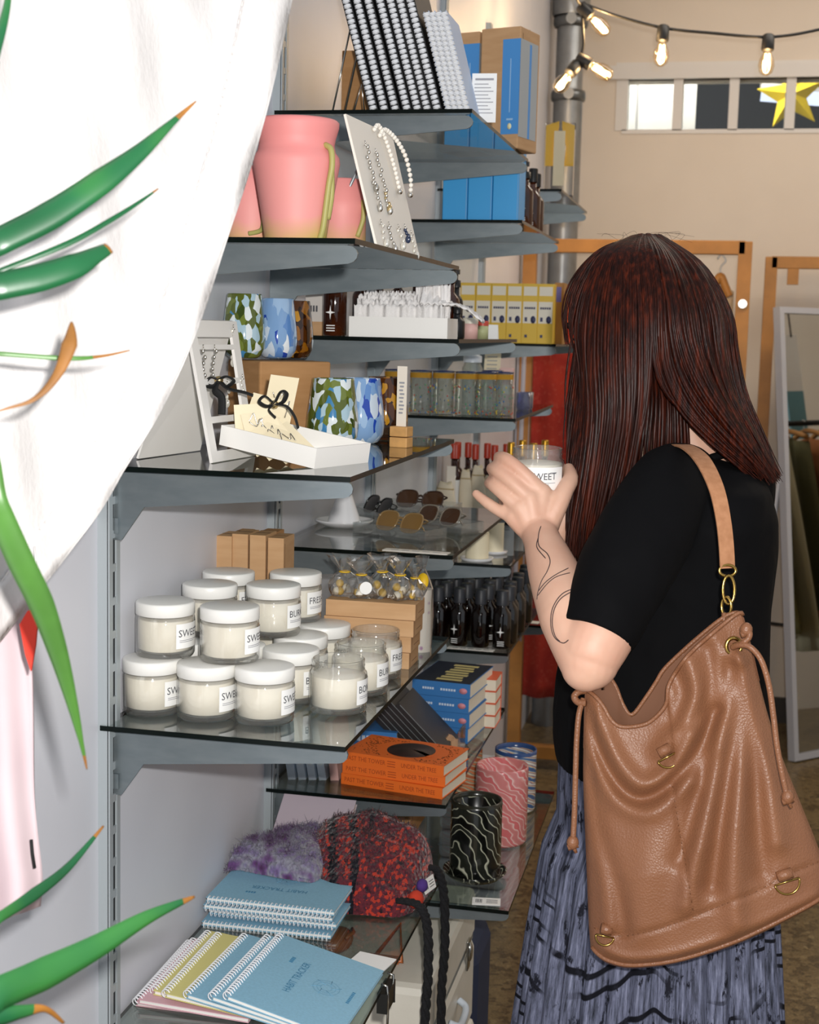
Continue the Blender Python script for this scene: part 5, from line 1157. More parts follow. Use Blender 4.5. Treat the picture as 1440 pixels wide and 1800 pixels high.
# ================================================================== THE BACK OF THE SHOP
M_galv = mat('galvanised_steel', '#8d9092', .35, .75, vary=.12, vscale=20)
t = thing('vent_pipe', 'galvanised steel vent pipe in the corner behind the gift bag', 'pipe', (px_x(971, 0) if False else .085, 3.95, 0))
y = 3.95; p0 = on_y(972, 200, 3.95); t.location = (max(p0.x, .075), 3.95, 0)
zj = on_y(972, 170, 3.95).z; zc = on_y(970, 40, 3.95).z
mb = MB(); mb.lathe([(.054, 0), (.054, zj)], 32); mb.build('lower_tube', M_galv, t)
mb = MB(); mb.lathe([(.057, zj), (.053, zj+.02), (.050, zj+.03), (.050, zc)], 32); mb.build('upper_tube', M_galv, t)
for z in (zj, zc): mb = MB(); mb.lathe([(.054, z-.02), (.061, z-.018), (.064, z-.008), (.064, z+.008), (.061, z+.018), (.054, z+.02)], 32); mb.build('clamp_band', mat('clamp_steel', '#6f7274', .3, .8), t)
mb = MB(); mb.lathe([(.066, zc+.02), (.069, zc+.03), (.069, 3.3)], 32); mb.build('top_tube', M_galv, t)
for z in (zj, zc): mb = MB(); mb.M = T(.01, -.066, z) @ RX(pi/2); mb.cyl(.02, 0, .012, 16); mb.build('clamp_bolt', M_wire, t)
# ---- string lights
M_cable = mat('black_cable', '#121212', .6); M_socket = mat('black_socket', '#161616', .5); M_fil = emit_mat('warm_filament', '#ffc978', 30); M_bulb = glass_mat('bulb_glass', '#fff2dc', 1.3, .03)
ds = 4.1
cab = [pt(1004, -40, ds-.15), pt(1016, 2, ds-.05), pt(1030, 8, ds), pt(1085, 28, ds), pt(1166, 49, ds), pt(1250, 58, ds), pt(1352, 65, ds), pt(1440, 52, ds), pt(1560, 20, ds)]
t = thing('string_lights', 'black cable of warm filament bulbs strung across the back wall', 'string lights', cab[0])
o_ = cab[0]; mb = MB(); mb.tube([p-o_ for p in catmull(cab, 8)], .0045, 6); mb.tube([p-o_ for p in catmull([pt(1022, 4, ds), pt(1024, 40, ds), pt(1026, 75, ds), pt(1022, 96, ds), pt(1014, 118, ds)], 6)], .0045, 6); mb.build('cable', M_cable, t)
def bulb(p, d, par, e):
    p = Vector(p)-o_; d = Vector(d).normalized(); z = d; x = z.orthogonal().normalized(); y_ = z.cross(x); M = frame(p, x, y_, z)
    mb = MB(); mb.M = M; mb.lathe([(.012, -.012), (.017, -.008), (.018, .030), (.016, .034), (0, .034)], 16); mb.lathe([(0, -.012), (.012, -.012)], 16); s_ = mb.build('socket', M_socket, par)
    mb = MB(); mb.M = M; mb.lathe([(.010, .034), (.012, .042), (.021, .062), (.023, .078), (.018, .096), (.008, .104), (0, .105)], 20); b = mb.build('bulb', M_bulb, s_)
    mb = MB(); mb.M = M; [mb.tube([(.006*cos(a), .006*sin(a), .044), (.008*cos(a), .008*sin(a), .088)], .0024, 5) for a in (0, 2.1, 4.2)]; mb.build('filament', M_fil, s_)
    lamp('bulb_light', 'POINT', p+o_+d*.066, e, (1, .72, .42), .012)
dn = -UP
bulb(pt(1166, 52, ds), dn+RIGHT*-.08, t, 2.2); bulb(pt(1351, 68, ds), dn+RIGHT*-.08, t, 2.2)
bulb(pt(1024, 14, ds), dn*.8+RIGHT*.8, t, 4); bulb(pt(1020, 104, ds), RIGHT*.9+dn*.5, t, 4); bulb(pt(1012, 116, ds), -RIGHT*.5+dn*.7-FWD*.3, t, 4)
# ---- wooden clothes racks
M_pine = mat('orange_pine', '#ab7636', .5, vary=.18, vscale=12); M_metal = mat('zinc', '#c2c2be', .3, .8)
def beam(mb, a, b, w_, d_):
    a, b = Vector(a), Vector(b); z = (b-a).normalized(); x = Vector((1, 0, 0)) if abs(z.x) < .9 else Vector((0, 0, 1)); x = (x-z*x.dot(z)).normalized(); y_ = z.cross(x)
    mb.M = frame(a, x, y_, z); mb.box((-w_/2, -d_/2, 0), (w_/2, d_/2, (b-a).length), 0, None, .002); mb.M = I4
yR = 3.36; xL, xR = .035, on_y(1311, 430, yR).x; zt = on_y(1310, 425, yR).z
t = thing('clothes_rack', 'orange pine clothes rack behind the woman, holding a red printed cloth', 'clothes rack', (xL, yR, 0)); O = Vector((xL, yR, 0))
for a, b, nm in (((xL, yR, .0), (xL, yR, zt), 'post'), ((xR, yR, .0), (xR, yR, zt), 'post'), ((xL, yR, zt-.02), (xR, yR, zt-.02), 'top_rail'), ((xL, yR, .06), (xR, yR, .06), 'bottom_rail')):
    mb = MB(); beam(mb, Vector(a)-O, Vector(b)-O, .044, .044); mb.build(nm, M_pine, t)
mb = MB(); mb.M = T(xR-O.x, -.022, zt-.20) @ RX(pi/2); mb.cyl(.014, 0, .008, 18); mb.build('knob', M_metal, t)
y2 = 4.08; x2 = on_y(1357, 450, y2).x; zt2 = on_y(1380, 452, y2).z
t = thing('clothes_rack', 'second orange pine rack by the leaning mirror', 'clothes rack', (x2, y2, 0)); O2 = Vector((x2, y2, 0))
for a, b, nm in (((x2, y2, 0), (x2, y2, zt2), 'post'), ((x2+1.1, y2, 0), (x2+1.1, y2, zt2), 'post'), ((x2, y2, zt2-.02), (x2+1.1, y2, zt2-.02), 'top_rail')):
    mb = MB(); beam(mb, Vector(a)-O2, Vector(b)-O2, .044, .044); mb.build(nm, M_pine, t)
mb = MB(); mb.M = T(.08, -.0, zt2-.10); mb.box((-.02, -.02, 0), (.02, .02, .08)); mb.build('bracket_block', M_pine, t)
# hanging textiles
def cloth(name, label, cat, M_, x0, x1, y_, z0, z1, folds, amp, hanger=True, group=None, taper=0):
    O_ = Vector(((x0+x1)/2, y_, z1)); t = thing(name, label, cat, O_, group=group); w_ = x1-x0
    mb = MB(); mb.grid(lambda u, v: ((u-.5)*w_*(1-taper*(1-v)), amp*sin(u*folds*6.28+1.3*v)*(.5+.5*v), -(z1-z0)*v-.02*(abs(u-.5)*2)**2*(1-v)), 60, 30); mb.build('fabric', M_, t, solid=.002)
    if hanger:
        mb = MB(); mb.tube(catmull([(-w_*.36, 0, -.035), (-w_*.2, 0, -.005), (0, 0, .03), (w_*.2, 0, -.005), (w_*.36, 0, -.035)], 6), .013, 8); mb.build('hanger', M_pine, t)
        mb = MB(); mb.tube(catmull([(0, 0, .03), (0, 0, .06), (.015, 0, .08), (0, 0, .10), (-.012, 0, .085)], 5), .003, 6); mb.build('hanger_hook', M_metal, t)
    return t
k = NT('red_print'); vo = k.n('ShaderNodeTexVoronoi'); vo.inputs['Scale'].default_value = 7; k.l(k.coord((1, .001, 1)), vo.inputs['Vector'])
k.base(k.mix(k.ramp(k.noise(70, k.coord()), [(.55, '#000000'), (.62, '#999999')]), k.ramp(vo.outputs['Distance'], [(0, '#d06a48'), (.10, '#b23a22'), (.16, '#cf6544'), (.24, '#a9301c'), (.5, '#8f1f16'), (.8, '#a52d1b')]), (.42, .08, .05))); k.set(Roughness=.85); M_redp = k.m
xa, xb = on_y(932, 800, yR-.03).x, on_y(1100, 800, yR-.03).x
cloth('printed_cloth', 'red printed textile hanging from the pine rack beside the woman', 'textile', M_redp, xa, xb, yR-.035, on_y(960, 1222, yR).z, zt-.20, 3.2, .016)
cloth('garment', 'pale blue-grey garment hanging at the left of the red textile', 'garment', mat('blue_grey_cotton', '#b3b6c4', .9), on_y(905, 800, yR).x, on_y(930, 800, yR).x, yR-.02, .45, zt-.25, 1.5, .01, False)
cloth('garment', 'beige garment hanging beyond the red textile', 'garment', mat('beige_cotton', '#cdb896', .9), on_y(870, 700, yR+.03).x if False else .06, on_y(906, 700, yR).x, yR+.02, .62, zt-.2, 2.0, .012)
cloth('garment', 'grey-beige garment hanging right of the head', 'garment', mat('grey_beige_cotton', '#b9a78c', .9), on_y(1236, 600, yR).x, xR-.03, yR+.03, .6, zt-.14, 2.0, .012)
# ---- leaning mirror
fl = on_z(1393, 1340, 0); e1 = Vector((.707, .707, 0)); th_ = RAD(6.8); Wm, Hm = .46, 1.625
b0 = Vector((fl.x, fl.y, .004)); nh = Vector((.707, -.707, 0)); upv = (-nh*sin(th_)+Vector((0, 0, cos(th_)))).normalized()
Mm = frame(b0, e1, upv, e1.cross(upv))
t = thing('floor_mirror', 'tall leaning mirror in a pale grey frame at the right edge', 'mirror', M=Mm); fw = .022
for lo, hi in (((0, 0, -.02), (fw, Hm, .012)), ((Wm-fw, 0, -.02), (Wm, Hm, .012)), ((fw, 0, -.02), (Wm-fw, fw, .012)), ((fw, Hm-fw, -.02), (Wm-fw, Hm, .012))):
    mb = MB(); mb.box(lo, hi); mb.build('frame_bar', mat('pale_grey_frame', '#b9bac0', .4) if 'pale_grey_frame' not in bpy.data.materials else bpy.data.materials['pale_grey_frame'], t)
mb = MB(); mb.box((fw, fw, -.012), (Wm-fw, Hm-fw, 0)); mb.build('mirror_glass', mat('mirror_silver', '#c9cfd2', .02, 1), t)
mb = MB(); q0 = Mm.inverted() @ on_z(1320, 1215, 0.35 if False else 0.0); 
Pa = Vector((.004, Hm*.62, -.02)); Pf = Mm.inverted() @ (b0+Vector((-.16, .40, 0)))
mb.tube([Pa, Pf], .009, 8); mb.build('support_leg', bpy.data.materials['pale_grey_frame'], t)
mb = MB(); mb.tube([Vector((.006, Hm*.30, -.02)), Pa.lerp(Pf, .55)], .006, 8); mb.build('strut', M_cable, t)
# garments on the rail that the mirror reflects (outside the frame)
n_ = (Mm.to_3x3() @ Vector((0, 0, 1))).normalized()
def refl(px, py, dist):
    r = ray(px, py); s_ = (b0-CAM).dot(n_)/r.dot(n_); h = CAM+r*s_; d = r.normalized(); d = d-2*d.dot(n_)*n_; return h+d*dist
g0, g1 = refl(1385, 745, 1.1), refl(1470, 745, 1.1); zr_ = g0.z
dirg = (g1-g0); dirg.z = 0; dirg.normalize(); gA = Vector((g0.x, g0.y, zr_))-dirg*.45; gB = gA+dirg*1.2; print('RAIL', gA, gB)
t = thing('garment_rail', 'dark rail with hung garments, seen in the leaning mirror', 'clothes rail', (gA.x, gA.y, 0)); O3 = Vector((gA.x, gA.y, 0)); M_rail = mat('dark_rail', '#2b2b2d', .4, .6)
for a, b, nm in ((gA, gB, 'rail'), (Vector((gA.x, gA.y, 0)), gA, 'post'), (Vector((gB.x, gB.y, 0)), gB, 'post')): mb = MB(); mb.tube([a-O3, b-O3], .012, 8); mb.build(nm, M_rail, t)
gc = ['#d8d2bd', '#7d7645', '#c9c3a6', '#5d5a3a', '#a4673a', '#3d5a66', '#6c8d98', '#2e3338']
gl = ['cream', 'olive', 'ivory', 'dark olive', 'rust', 'slate blue', 'pale teal', 'charcoal']
yaw_g = math.atan2(dirg.y, dirg.x)
for i in range(8):
    p = gA+dirg*(.12+.105*i); tt = thing('garment', gl[i]+' garment on the rail in the mirror', 'garment', (p.x, p.y, p.z-.06), yaw_g+pi/2+.25, 'garments on the rail in the mirror')
    mb = MB(); w_ = .40; mb.grid(lambda u, v: ((u-.5)*w_*(.8+.3*v), .016*sin(u*14+i+2*v), -(.75+.08*(i % 3))*v-.08*abs(u-.5)*(1-v)), 40, 14); mb.build('fabric', mat('cotton_'+gl[i].replace(' ', '_'), gc[i], .9), tt, solid=.003)
    mb = MB(); mb.tube(catmull([(-.17, 0, -.02), (0, 0, .025), (.17, 0, -.02)], 6), .011, 8); mb.build('hanger', M_pine, tt); mb = MB(); mb.tube(catmull([(0, 0, .025), (0, 0, .05), (.01, 0, .068), (-.008, 0, .075)], 5), .0025, 6); mb.build('hanger_hook', M_metal, tt)

p = refl(1384, 600, 1.5); q = refl(1396, 690, 1.5); t = thing('banner', 'white and teal cloth banner seen in the leaning mirror', 'banner', (p.x, p.y, q.z)); mb = MB(); mb.M = RZ(yaw_g); mb.box((-.05, 0, 0), (.05, .01, .26)); mb.build('white_part', mat('white_cloth_panel', '#f2f4f6', .8), t)
mb = MB(); mb.M = RZ(yaw_g); mb.box((-.05, 0, -.22), (.05, .01, 0)); mb.build('teal_part', mat('teal_cloth', '#6d9dac', .8), t); mb = MB(); mb.tube([(0, .02, .25), (0, .02, 3.3-q.z)], .004, 6); mb.build('cord', M_cable, t)
# ================================================================== THE WOMAN
UPW = Vector((0, 0, 1)); FH = Vector((FWD.x, FWD.y, 0)).normalized(); RH = Vector((RIGHT.x, RIGHT.y, 0)).normalized()
base = pt(1165, 1400, 1.96); PB = Vector((base.x, base.y, 0))
woman = thing('person', 'long-haired person in black t-shirt holding a candle jar, face turned to the shelves', 'person', PB)
def bake(o, parent, name, voxel=None, smooth=0, disp=None):
    if voxel: md = o.modifiers.new('r', 'REMESH'); md.mode = 'VOXEL'; md.voxel_size = voxel; md.use_smooth_shade = True
    if smooth: md = o.modifiers.new('s', 'SMOOTH'); md.iterations = smooth; md.factor = .5
    bpy.context.view_layer.update()
    dg = bpy.context.evaluated_depsgraph_get(); me = bpy.data.meshes.new_from_object(o.evaluated_get(dg)); me.name = name
    mats = [q for q in o.data.materials]; o.modifiers.clear(); o.data = me
    if not me.materials:
        for q in mats: me.materials.append(q)
    if disp:
        for v in me.vertices: v.co += disp(v.co, v.normal)
    for p_ in me.polygons: p_.use_smooth = True
    return o
def chain(mb, P, R, n=6, seg=26):
    P = [pt(*p) if not isinstance(p, Vector) else p for p in P]
    Q = catmull(P, n); RR = []
    for i in range(len(P)-1):
        for k_ in range(n): RR.append(lerp(R[i], R[i+1], k_/n))
    RR.append(R[-1]); mb.tube([q-PB for q in Q], RR, seg)
    mb.ball(Q[0]-PB, R[0], 20, 14); mb.ball(Q[-1]-PB, R[-1], 20, 14)
k = NT('skin'); k.base(k.ramp(k.noise(18, k.coord()), [(.3, '#cf9f88'), (.7, '#dab098')])); k.set(Roughness=.5); k.b.inputs['Subsurface Weight'].default_value = .12
k.b.inputs['Subsurface Radius'].default_value = (.012, .005, .003); k.b.inputs['Subsurface Scale'].default_value = .6; k.bump(k.noise(420, k.coord()), .05, .001); M_skin = k.m
mb = MB()
# head
fdir = (-RIGHT*.86+FWD*.42-UP*.34).normalized(); ldir = (fdir.cross(UP)*-1); ldir = (UP-fdir*UP.dot(fdir)).normalized().cross(fdir).normalized(); hup = fdir.cross(ldir).normalized()
Hc = pt(1132, 572, 1.95)
def hp(f, l, u): return Hc+fdir*f+ldir*l+hup*u-PB
HM = Matrix((fdir, ldir, hup)).transposed()
mb.ball(hp(-.005, 0, .012), (.094, .074, .100), 28, 20, 0, HM)
mb.ball(hp(.022, 0, -.035), (.066, .058, .070), 24, 16, 0, HM)
mb.ball(hp(.050, 0, -.078), (.034, .034, .026), 20, 12, 0, HM)       # chin
mb.ball(hp(.078, 0, .028), (.016, .045, .020), 16, 10, 0, HM)        # brow
mb.tube([hp(.086, 0, .018), hp(.098, 0, -.008), hp(.104, 0, -.022)], [.007, .009, .011], 10); mb.ball(hp(.103, 0, -.023), (.012, .013, .009), 12, 8, 0, HM)
for s_ in (-1, 1):
    mb.ball(hp(.094, .011*s_, -.027), .0065, 8, 6); mb.ball(hp(.066, .036*s_, -.02), (.022, .022, .022), 12, 8, 0, HM)   # nostril, cheek
    mb.ball(hp(.002, .076*s_, -.008), (.016, .009, .028), 14, 10, 0, HM); mb.ball(hp(.006, .078*s_, -.030), (.008, .006, .010), 10, 8, 0, HM)  # ear
mb.ball(hp(.086, 0, -.046), (.010, .022, .0055), 12, 8, 0, HM); mb.ball(hp(.085, 0, -.055), (.010, .019, .006), 12, 8, 0, HM)  # lips
# neck, trunk
chain(mb, [(1160, 660, 1.955), (1195, 740, 1.965), (1225, 820, 1.97)], [.050, .049, .058])
def ring_c(y, xl, xr, d): return pt((xl+xr)/2, y, d)
TOR = [(840, 1175, 1300, 1.965, .115), (900, 1110, 1325, 1.96, .145), (980, 1055, 1330, 1.96, .140), (1100, 1015, 1338, 1.96, .140), (1220, 1002, 1325, 1.96, .135), (1345, 1015, 1315, 1.96, .135), (1450, 1015, 1320, 1.96, .135)]
def loft(mb, rings, grow=0, n=40, cap=True):
    vs = []; fs = []
    for (y, xl, xr, d, b) in rings:
        c = ring_c(y, xl, xr, d)-PB; a = (xr-xl)/2/FPX*d+grow
        for i in range(n):
            th = 2*pi*i/n; vs.append(c+RH*(a*cos(th))+FH*((b+grow)*sin(th)))
    for j in range(len(rings)-1):
        for i in range(n): fs.append((j*n+i, j*n+(i+1) % n, (j+1)*n+(i+1) % n, (j+1)*n+i))
    if cap: fs.append(tuple(range(n))[::-1]); fs.append(tuple((len(rings)-1)*n+i for i in range(n)))
    mb.add(vs, fs)
loft(mb, TOR)
# legs and feet
for s_ in (-1, 1):
    hip = PB+FH*(-.085*s_)+Vector((0, 0, base.z-.03)); kn = PB+FH*(-.08*s_)-RH*.02+Vector((0, 0, .47)); an = PB+FH*(-.075*s_)+Vector((0, 0, .085)); toe = an-RH*.14+FH*.05+Vector((0, 0, -.05))
    chain(mb, [hip, hip.lerp(kn, .5), kn, kn.lerp(an, .45), an], [.066, .062, .050, .050, .034]); chain(mb, [an+Vector((0, 0, -.04))+RH*.03, an+Vector((0, 0, -.045))-RH*.03, toe], [.034, .036, .026])
# left arm (near)
S_L, E_L, W_L = (1178, 862, 1.81), (1036, 1160, 1.70), (948, 938, 1.862)
chain(mb, [S_L, (1110, 1000, 1.745), (1052, 1118, 1.705), E_L], [.042, .043, .0415, .036])
mb.ball(pt(1030, 1172, 1.697)-PB, .0295, 24, 16)
chain(mb, [E_L, (1004, 1085, 1.735), (975, 1010, 1.795), (955, 955, 1.845), W_L], [.036, .0385, .0325, .0245, .0235])
# left hand: palm
PALM = [((944, 935, 1.864), (953, 866, 1.866), .0135), ((942, 937, 1.864), (932, 878, 1.861), .0140), ((938, 938, 1.865), (914, 893, 1.862), .0135), ((936, 940, 1.867), (901, 908, 1.867), .0120), ((956, 935, 1.866), (972, 900, 1.868), .0150)]
for a, b, r in PALM: chain(mb, [a, tuple((a[i]+b[i])/2 for i in range(3)), b], [r*1.15, r*1.1, r*.95])
# index, middle, ring, little finger and thumb
FING = [([(953, 866, 1.866), (920, 832, 1.864), (891, 809, 1.874), (878, 804, 1.902), (892, 806, 1.932)], [.0112, .0096, .0096, .0083, .0068]),
        ([(932, 878, 1.861), (901, 849, 1.862), (875, 828, 1.876), (866, 824, 1.905), (884, 826, 1.935)], [.0112, .0093, .0095, .0083, .0068]),
        ([(914, 893, 1.862), (888, 871, 1.866), (868, 853, 1.880), (862, 849, 1.908), (880, 850, 1.934)], [.0106, .0088, .0089, .0078, .0064]),
        ([(901, 908, 1.867), (880, 899, 1.872), (857, 884, 1.880), (837, 868, 1.890)], [.0096, .0080, .0076, .0058]),
        ([(962, 922, 1.866), (980, 888, 1.866), (993, 862, 1.873), (1003, 842, 1.889), (1000, 824, 1.908)], [.0165, .0140, .0118, .0110, .0080])]
for P_, R_ in FING: chain(mb, P_, R_, 6, 12)
# right arm and hand (far), cupped under the jar
chain(mb, [(1280, 885, 2.09), (1230, 1000, 2.15), (1130, 1130, 2.14)], [.042, .042, .036])
chain(mb, [(1130, 1130, 2.14), (1050, 1060, 2.06), (985, 988, 1.985), (968, 968, 1.968)], [.036, .036, .026, .024])
for b, r in (((905, 905, 1.940), .0115), ((913, 915, 1.925), .012), ((925, 925, 1.915), .012), ((938, 935, 1.910), .011)): chain(mb, [(962, 962, 1.960), (940, 942, 1.945), b], [.018, .015, r])
for P_ in ([(905, 905, 1.940), (888, 880, 1.955), (892, 850, 1.962), (912, 838, 1.962)], [(913, 915, 1.925), (896, 892, 1.945), (900, 862, 1.962), (920, 850, 1.965)], [(925, 925, 1.915), (908, 905, 1.930), (910, 876, 1.958), (930, 862, 1.965)], [(938, 935, 1.910), (920, 920, 1.925), (925, 892, 1.950), (940, 880, 1.958)],):
    chain(mb, P_, [.0105, .0095, .0088, .0068], 5, 10)
chain(mb, [(966, 965, 1.955), (984, 935, 1.935), (994, 900, 1.928), (997, 872, 1.926)], [.0165, .0145, .0115, .0085], 6, 12)
body = bake(mb.build('body', M_skin, woman), woman, 'body', .0027, 2)
# nails of the near thumb and little finger stay with the body; tattoo lines follow the skin
from mathutils.bvhtree import BVHTree
def bvh_of(o): return BVHTree.FromPolygons([v.co.copy() for v in o.data.vertices], [tuple(p_.vertices) for p_ in o.data.polygons])
bt = bvh_of(body)
def on_skin(px, py, lift=.0003):
    r = ray(px, py).normalized(); h = bt.ray_cast(CAM-PB, r)
    return (h[0]-r*lift) if h[0] else None
M_tat = mat('tattoo_ink', '#4b3a38', .7); mb = MB()
def z5(*P): return [(740+x/3.6, 740+y/3.6) for x, y in P]
for P_ in (z5((760, 665), (745, 720), (748, 790), (800, 840), (818, 890), (800, 950), (765, 1010), (742, 1080), (735, 1130)), z5((742, 740), (735, 800), (790, 870)), z5((745, 1075), (790, 1020), (850, 975), (935, 930)), z5((740, 1105), (800, 1030), (860, 985), (945, 960)),
           z5((975, 1058), (900, 1090), (850, 1150), (825, 1220), (825, 1310), (850, 1375), (900, 1405), (935, 1385)), z5((965, 1075), (890, 1120), (845, 1190), (832, 1280), (850, 1360), (880, 1395))):
    Q = [on_skin(p.x, p.y) for p in catmull([Vector((*p, 0)) for p in P_], 8)]; Q = [q for q in Q if q is not None]
    if len(Q) > 2: mb.tube(Q, [.00035]+[.00065]*(len(Q)-2)+[.0003], 5)
mb.build('tattoo', M_tat, woman)
# face details
mb = MB()
for s_ in (-1, 1): mb.ball(hp(.078, .031*s_, .006), (.010, .012, .009), 12, 8, 0, HM)
mb.build('eyes', mat('eye_white', '#e8e2da', .3), woman)
mb = MB()
for s_ in (-1, 1):
    mb.ball(hp(.0865, .030*s_, .005), (.003, .0055, .0055), 10, 6, 0, HM); mb.tube([hp(.088, .018*s_, .010), hp(.0905, .030*s_, .014), hp(.083, .044*s_, .009)], .0014, 5); mb.tube([hp(.092, .015*s_, .030), hp(.092, .030*s_, .036), hp(.082, .046*s_, .030)], .003, 6)
mb.build('brows_and_lashes', mat('lash_black', '#17100d', .7), woman)
mb = MB(); mb.ball(hp(.0885, 0, -.046), (.009, .021, .005), 14, 8, 0, HM); mb.ball(hp(.0875, 0, -.0545), (.009, .018, .0055), 14, 8, 0, HM); mb.build('lips', mat('lip_rose', '#b5665c', .4), woman)
# ---- t-shirt
k = NT('black_cotton'); k.base(k.ramp(k.noise(8, k.coord()), [(.3, '#060608'), (.7, '#09090b')])); k.set(Roughness=.85); k.b.inputs['Specular IOR Level'].default_value = .12; k.bump(k.noise(9, k.coord(), 2, .5, .6), .5, .02); M_tee = k.m
mb = MB(); SH = [(795, 1195, 1262, 1.968, .062), (815, 1172, 1310, 1.966, .115), (848, 1140, 1345, 1.963, .165), (900, 1075, 1362, 1.96, .180), (980, 1025, 1362, 1.96, .168), (1060, 1003, 1355, 1.96, .160), (1150, 986, 1350, 1.96, .155), (1200, 975, 1348, 1.96, .155), (1250, 968, 1348, 1.96, .160), (1300, 969, 1350, 1.96, .166), (1346, 975, 1352, 1.96, .172)]
loft(mb, SH)
chain(mb, [(1222, 824, 1.93), (1182, 850, 1.83), (1136, 935, 1.775), (1090, 1022, 1.735), (1054, 1102, 1.708)], [.030, .050, .057, .055, .0475], 6, 24)
chain(mb, [(1215, 800, 1.98), (1285, 840, 2.09), (1262, 960, 2.14), (1215, 1050, 2.15)], [.040, .062, .062, .055], 6, 24)
def cutter(co): return co
def fold(co, n):
    a = noise.noise(Vector((co.x*9, co.y*9, co.z*5)))*.006+noise.noise(Vector((co.x*22+co.z*14, co.y*22, co.z*10)))*.0022; return n*a
tee = bake(mb.build('t_shirt', M_tee, woman), woman, 't_shirt', .0055, 5, fold)
# sleeve hem: cut flat
def flat_cut(o, P, N, keep, rad):
    for v in o.data.vertices:
        d = (v.co-P).dot(N)
        if d > 0 and keep(v.co) and (v.co-P).length < rad: v.co -= N*d
aN = (pt(*E_L)-pt(1110, 1000, 1.745)).normalized(); hemN = (aN-UP*.10-RIGHT*.0).normalized()
flat_cut(tee, pt(1047, 1118, 1.705)-PB, hemN, lambda c: True, .085)
flat_cut(tee, pt(1160, 1347, 1.96)-PB, -UPW, lambda c: True, .40)
mb = MB(); nr = [pt(1224, 806, 1.968)-PB+RH*(.060*cos(2*pi*i/28)-.008*0)+FH*(.066*sin(2*pi*i/28))+UPW*(.020*cos(2*pi*i/28)+.004) for i in range(28)]
mb.tube(nr, .0060, 8, closed=True); mb.build('neckband', M_tee, woman)
# ---- skirt
k = NT('printed_pleats'); st = k.noise(3.2, k.coord((7, .55, 1), 'UV'), 5, .72); bs = k.ramp(st, [(.30, '#1b1d25'), (.41, '#434654'), (.54, '#62667b'), (.72, '#8c90a6')])
wv = k.n('ShaderNodeTexWave', wave_type='RINGS'); wv.inputs['Scale'].default_value = .55; wv.inputs['Distortion'].default_value = 11; wv.inputs['Detail'].default_value = 1.0; wv.inputs['Detail Scale'].default_value = .9; k.l(k.coord((1, 1, 1), 'UV'), wv.inputs['Vector'])
sw = k.ramp(wv.outputs['Fac'], [(.60, '#000000'), (.66, '#ffffff'), (.86, '#ffffff'), (.92, '#000000')]); blot = k.ramp(k.noise(.9, k.coord((1, 1, 1), 'UV'), 3, .6), [(.47, '#000000'), (.53, '#ffffff')])
mul = k.n('ShaderNodeMix', data_type='RGBA', blend_type='MULTIPLY'); mul.inputs[0].default_value = 1; k.l(sw, mul.inputs[6]); k.l(blot, mul.inputs[7])
sx_ = k.n('ShaderNodeSeparateXYZ'); k.l(k.coord((1, 1, 1), 'UV'), sx_.inputs[0]); lo_ = k.n('ShaderNodeMapRange'); lo_.inputs[1].default_value = 7.9; lo_.inputs[2].default_value = 7.5; k.l(sx_.outputs['Y'], lo_.inputs[0])
m3 = k.n('ShaderNodeMath', operation='MULTIPLY'); k.l(mul.outputs[2], m3.inputs[0]); k.l(lo_.outputs[0], m3.inputs[1])
c1 = k.mix(m3.outputs[0], bs, '#101118'); bl2 = k.ramp(k.noise(2.2, k.coord((2.2, .8, 1), 'UV'), 6, .7), [(.55, '#000000'), (.60, '#ffffff')])
k.base(k.mix(bl2, c1, '#1b1c25')); k.set(Roughness=.9); k.b.inputs['Specular IOR Level'].default_value = .15; M_skirt = k.m
SK = [(1325, 992, 1336, 1.96, .150), (1345, 986, 1342, 1.96, .160), (1440, 984, 1350, 1.96, .172), (1500, 960, 1352, 1.96, .185), (1650, 936, 1356, 1.96, .200), (1800, 916, 1360, 1.96, .212)]
mb = MB(); n = 240; rows = []
for (y, xl, xr, d, b) in SK: rows.append((ring_c(y, xl, xr, d)-PB, (xr-xl)/2/FPX*d, b))
c0, a0, b0_ = rows[-1]; rows.append((Vector((c0.x, c0.y, .38))-RH*.004, a0+.020, b0_+.016)); rows.append((Vector((c0.x, c0.y, .13))-RH*.008, a0+.034, b0_+.030))
RW = []
for j in range(len(rows)-1):
    for q in range(8): t_ = q/8; RW.append((rows[j][0].lerp(rows[j+1][0], t_), lerp(rows[j][1], rows[j+1][1], t_), lerp(rows[j][2], rows[j+1][2], t_)))
RW.append(rows[-1]); vs = []; fs = []; z0 = RW[0][0].z
for c, a, b in RW:
    dz = z0-c.z; am = .002+.012*min(1, dz/.35)
    for i in range(n):
        th = 2*pi*i/n; w_ = sin(th*30+.5*sin(th*3)+.3*sin(dz*9)); f = 1+am*(w_+.35*sin(th*13+dz*4))/.17*.6
        vs.append(c+RH*(a*f*cos(th))+FH*(b*f*sin(th)))
for j in range(len(RW)-1):
    for i in range(n): fs.append((j*n+i, j*n+(i+1) % n, (j+1)*n+(i+1) % n, (j+1)*n+i))
mb.add(vs, fs); sk = mb.build('skirt', M_skirt, woman, solid=.002); uv = sk.data.uv_layers.new(name='cloth')
for p_ in sk.data.polygons:
    for li, vi in zip(p_.loop_indices, p_.vertices):
        i_, j_ = vi % n, vi//n; i_ = n if (i_ == 0 and max(q % n for q in p_.vertices) == n-1) else i_
        uv.data[li].uv = (i_/n*12.0, vs[vi].z*10)
mb = MB(); c, a, b = RW[0]; mb.tube([c+RH*(a*1.0*cos(2*pi*i/40))+FH*(b*1.0*sin(2*pi*i/40)) for i in range(40)], .010, 8, closed=True, up=(0, 0, 1)); mb.build('waistband', M_tee, woman)
M_shoe = mat('black_shoe', '#121212', .5)
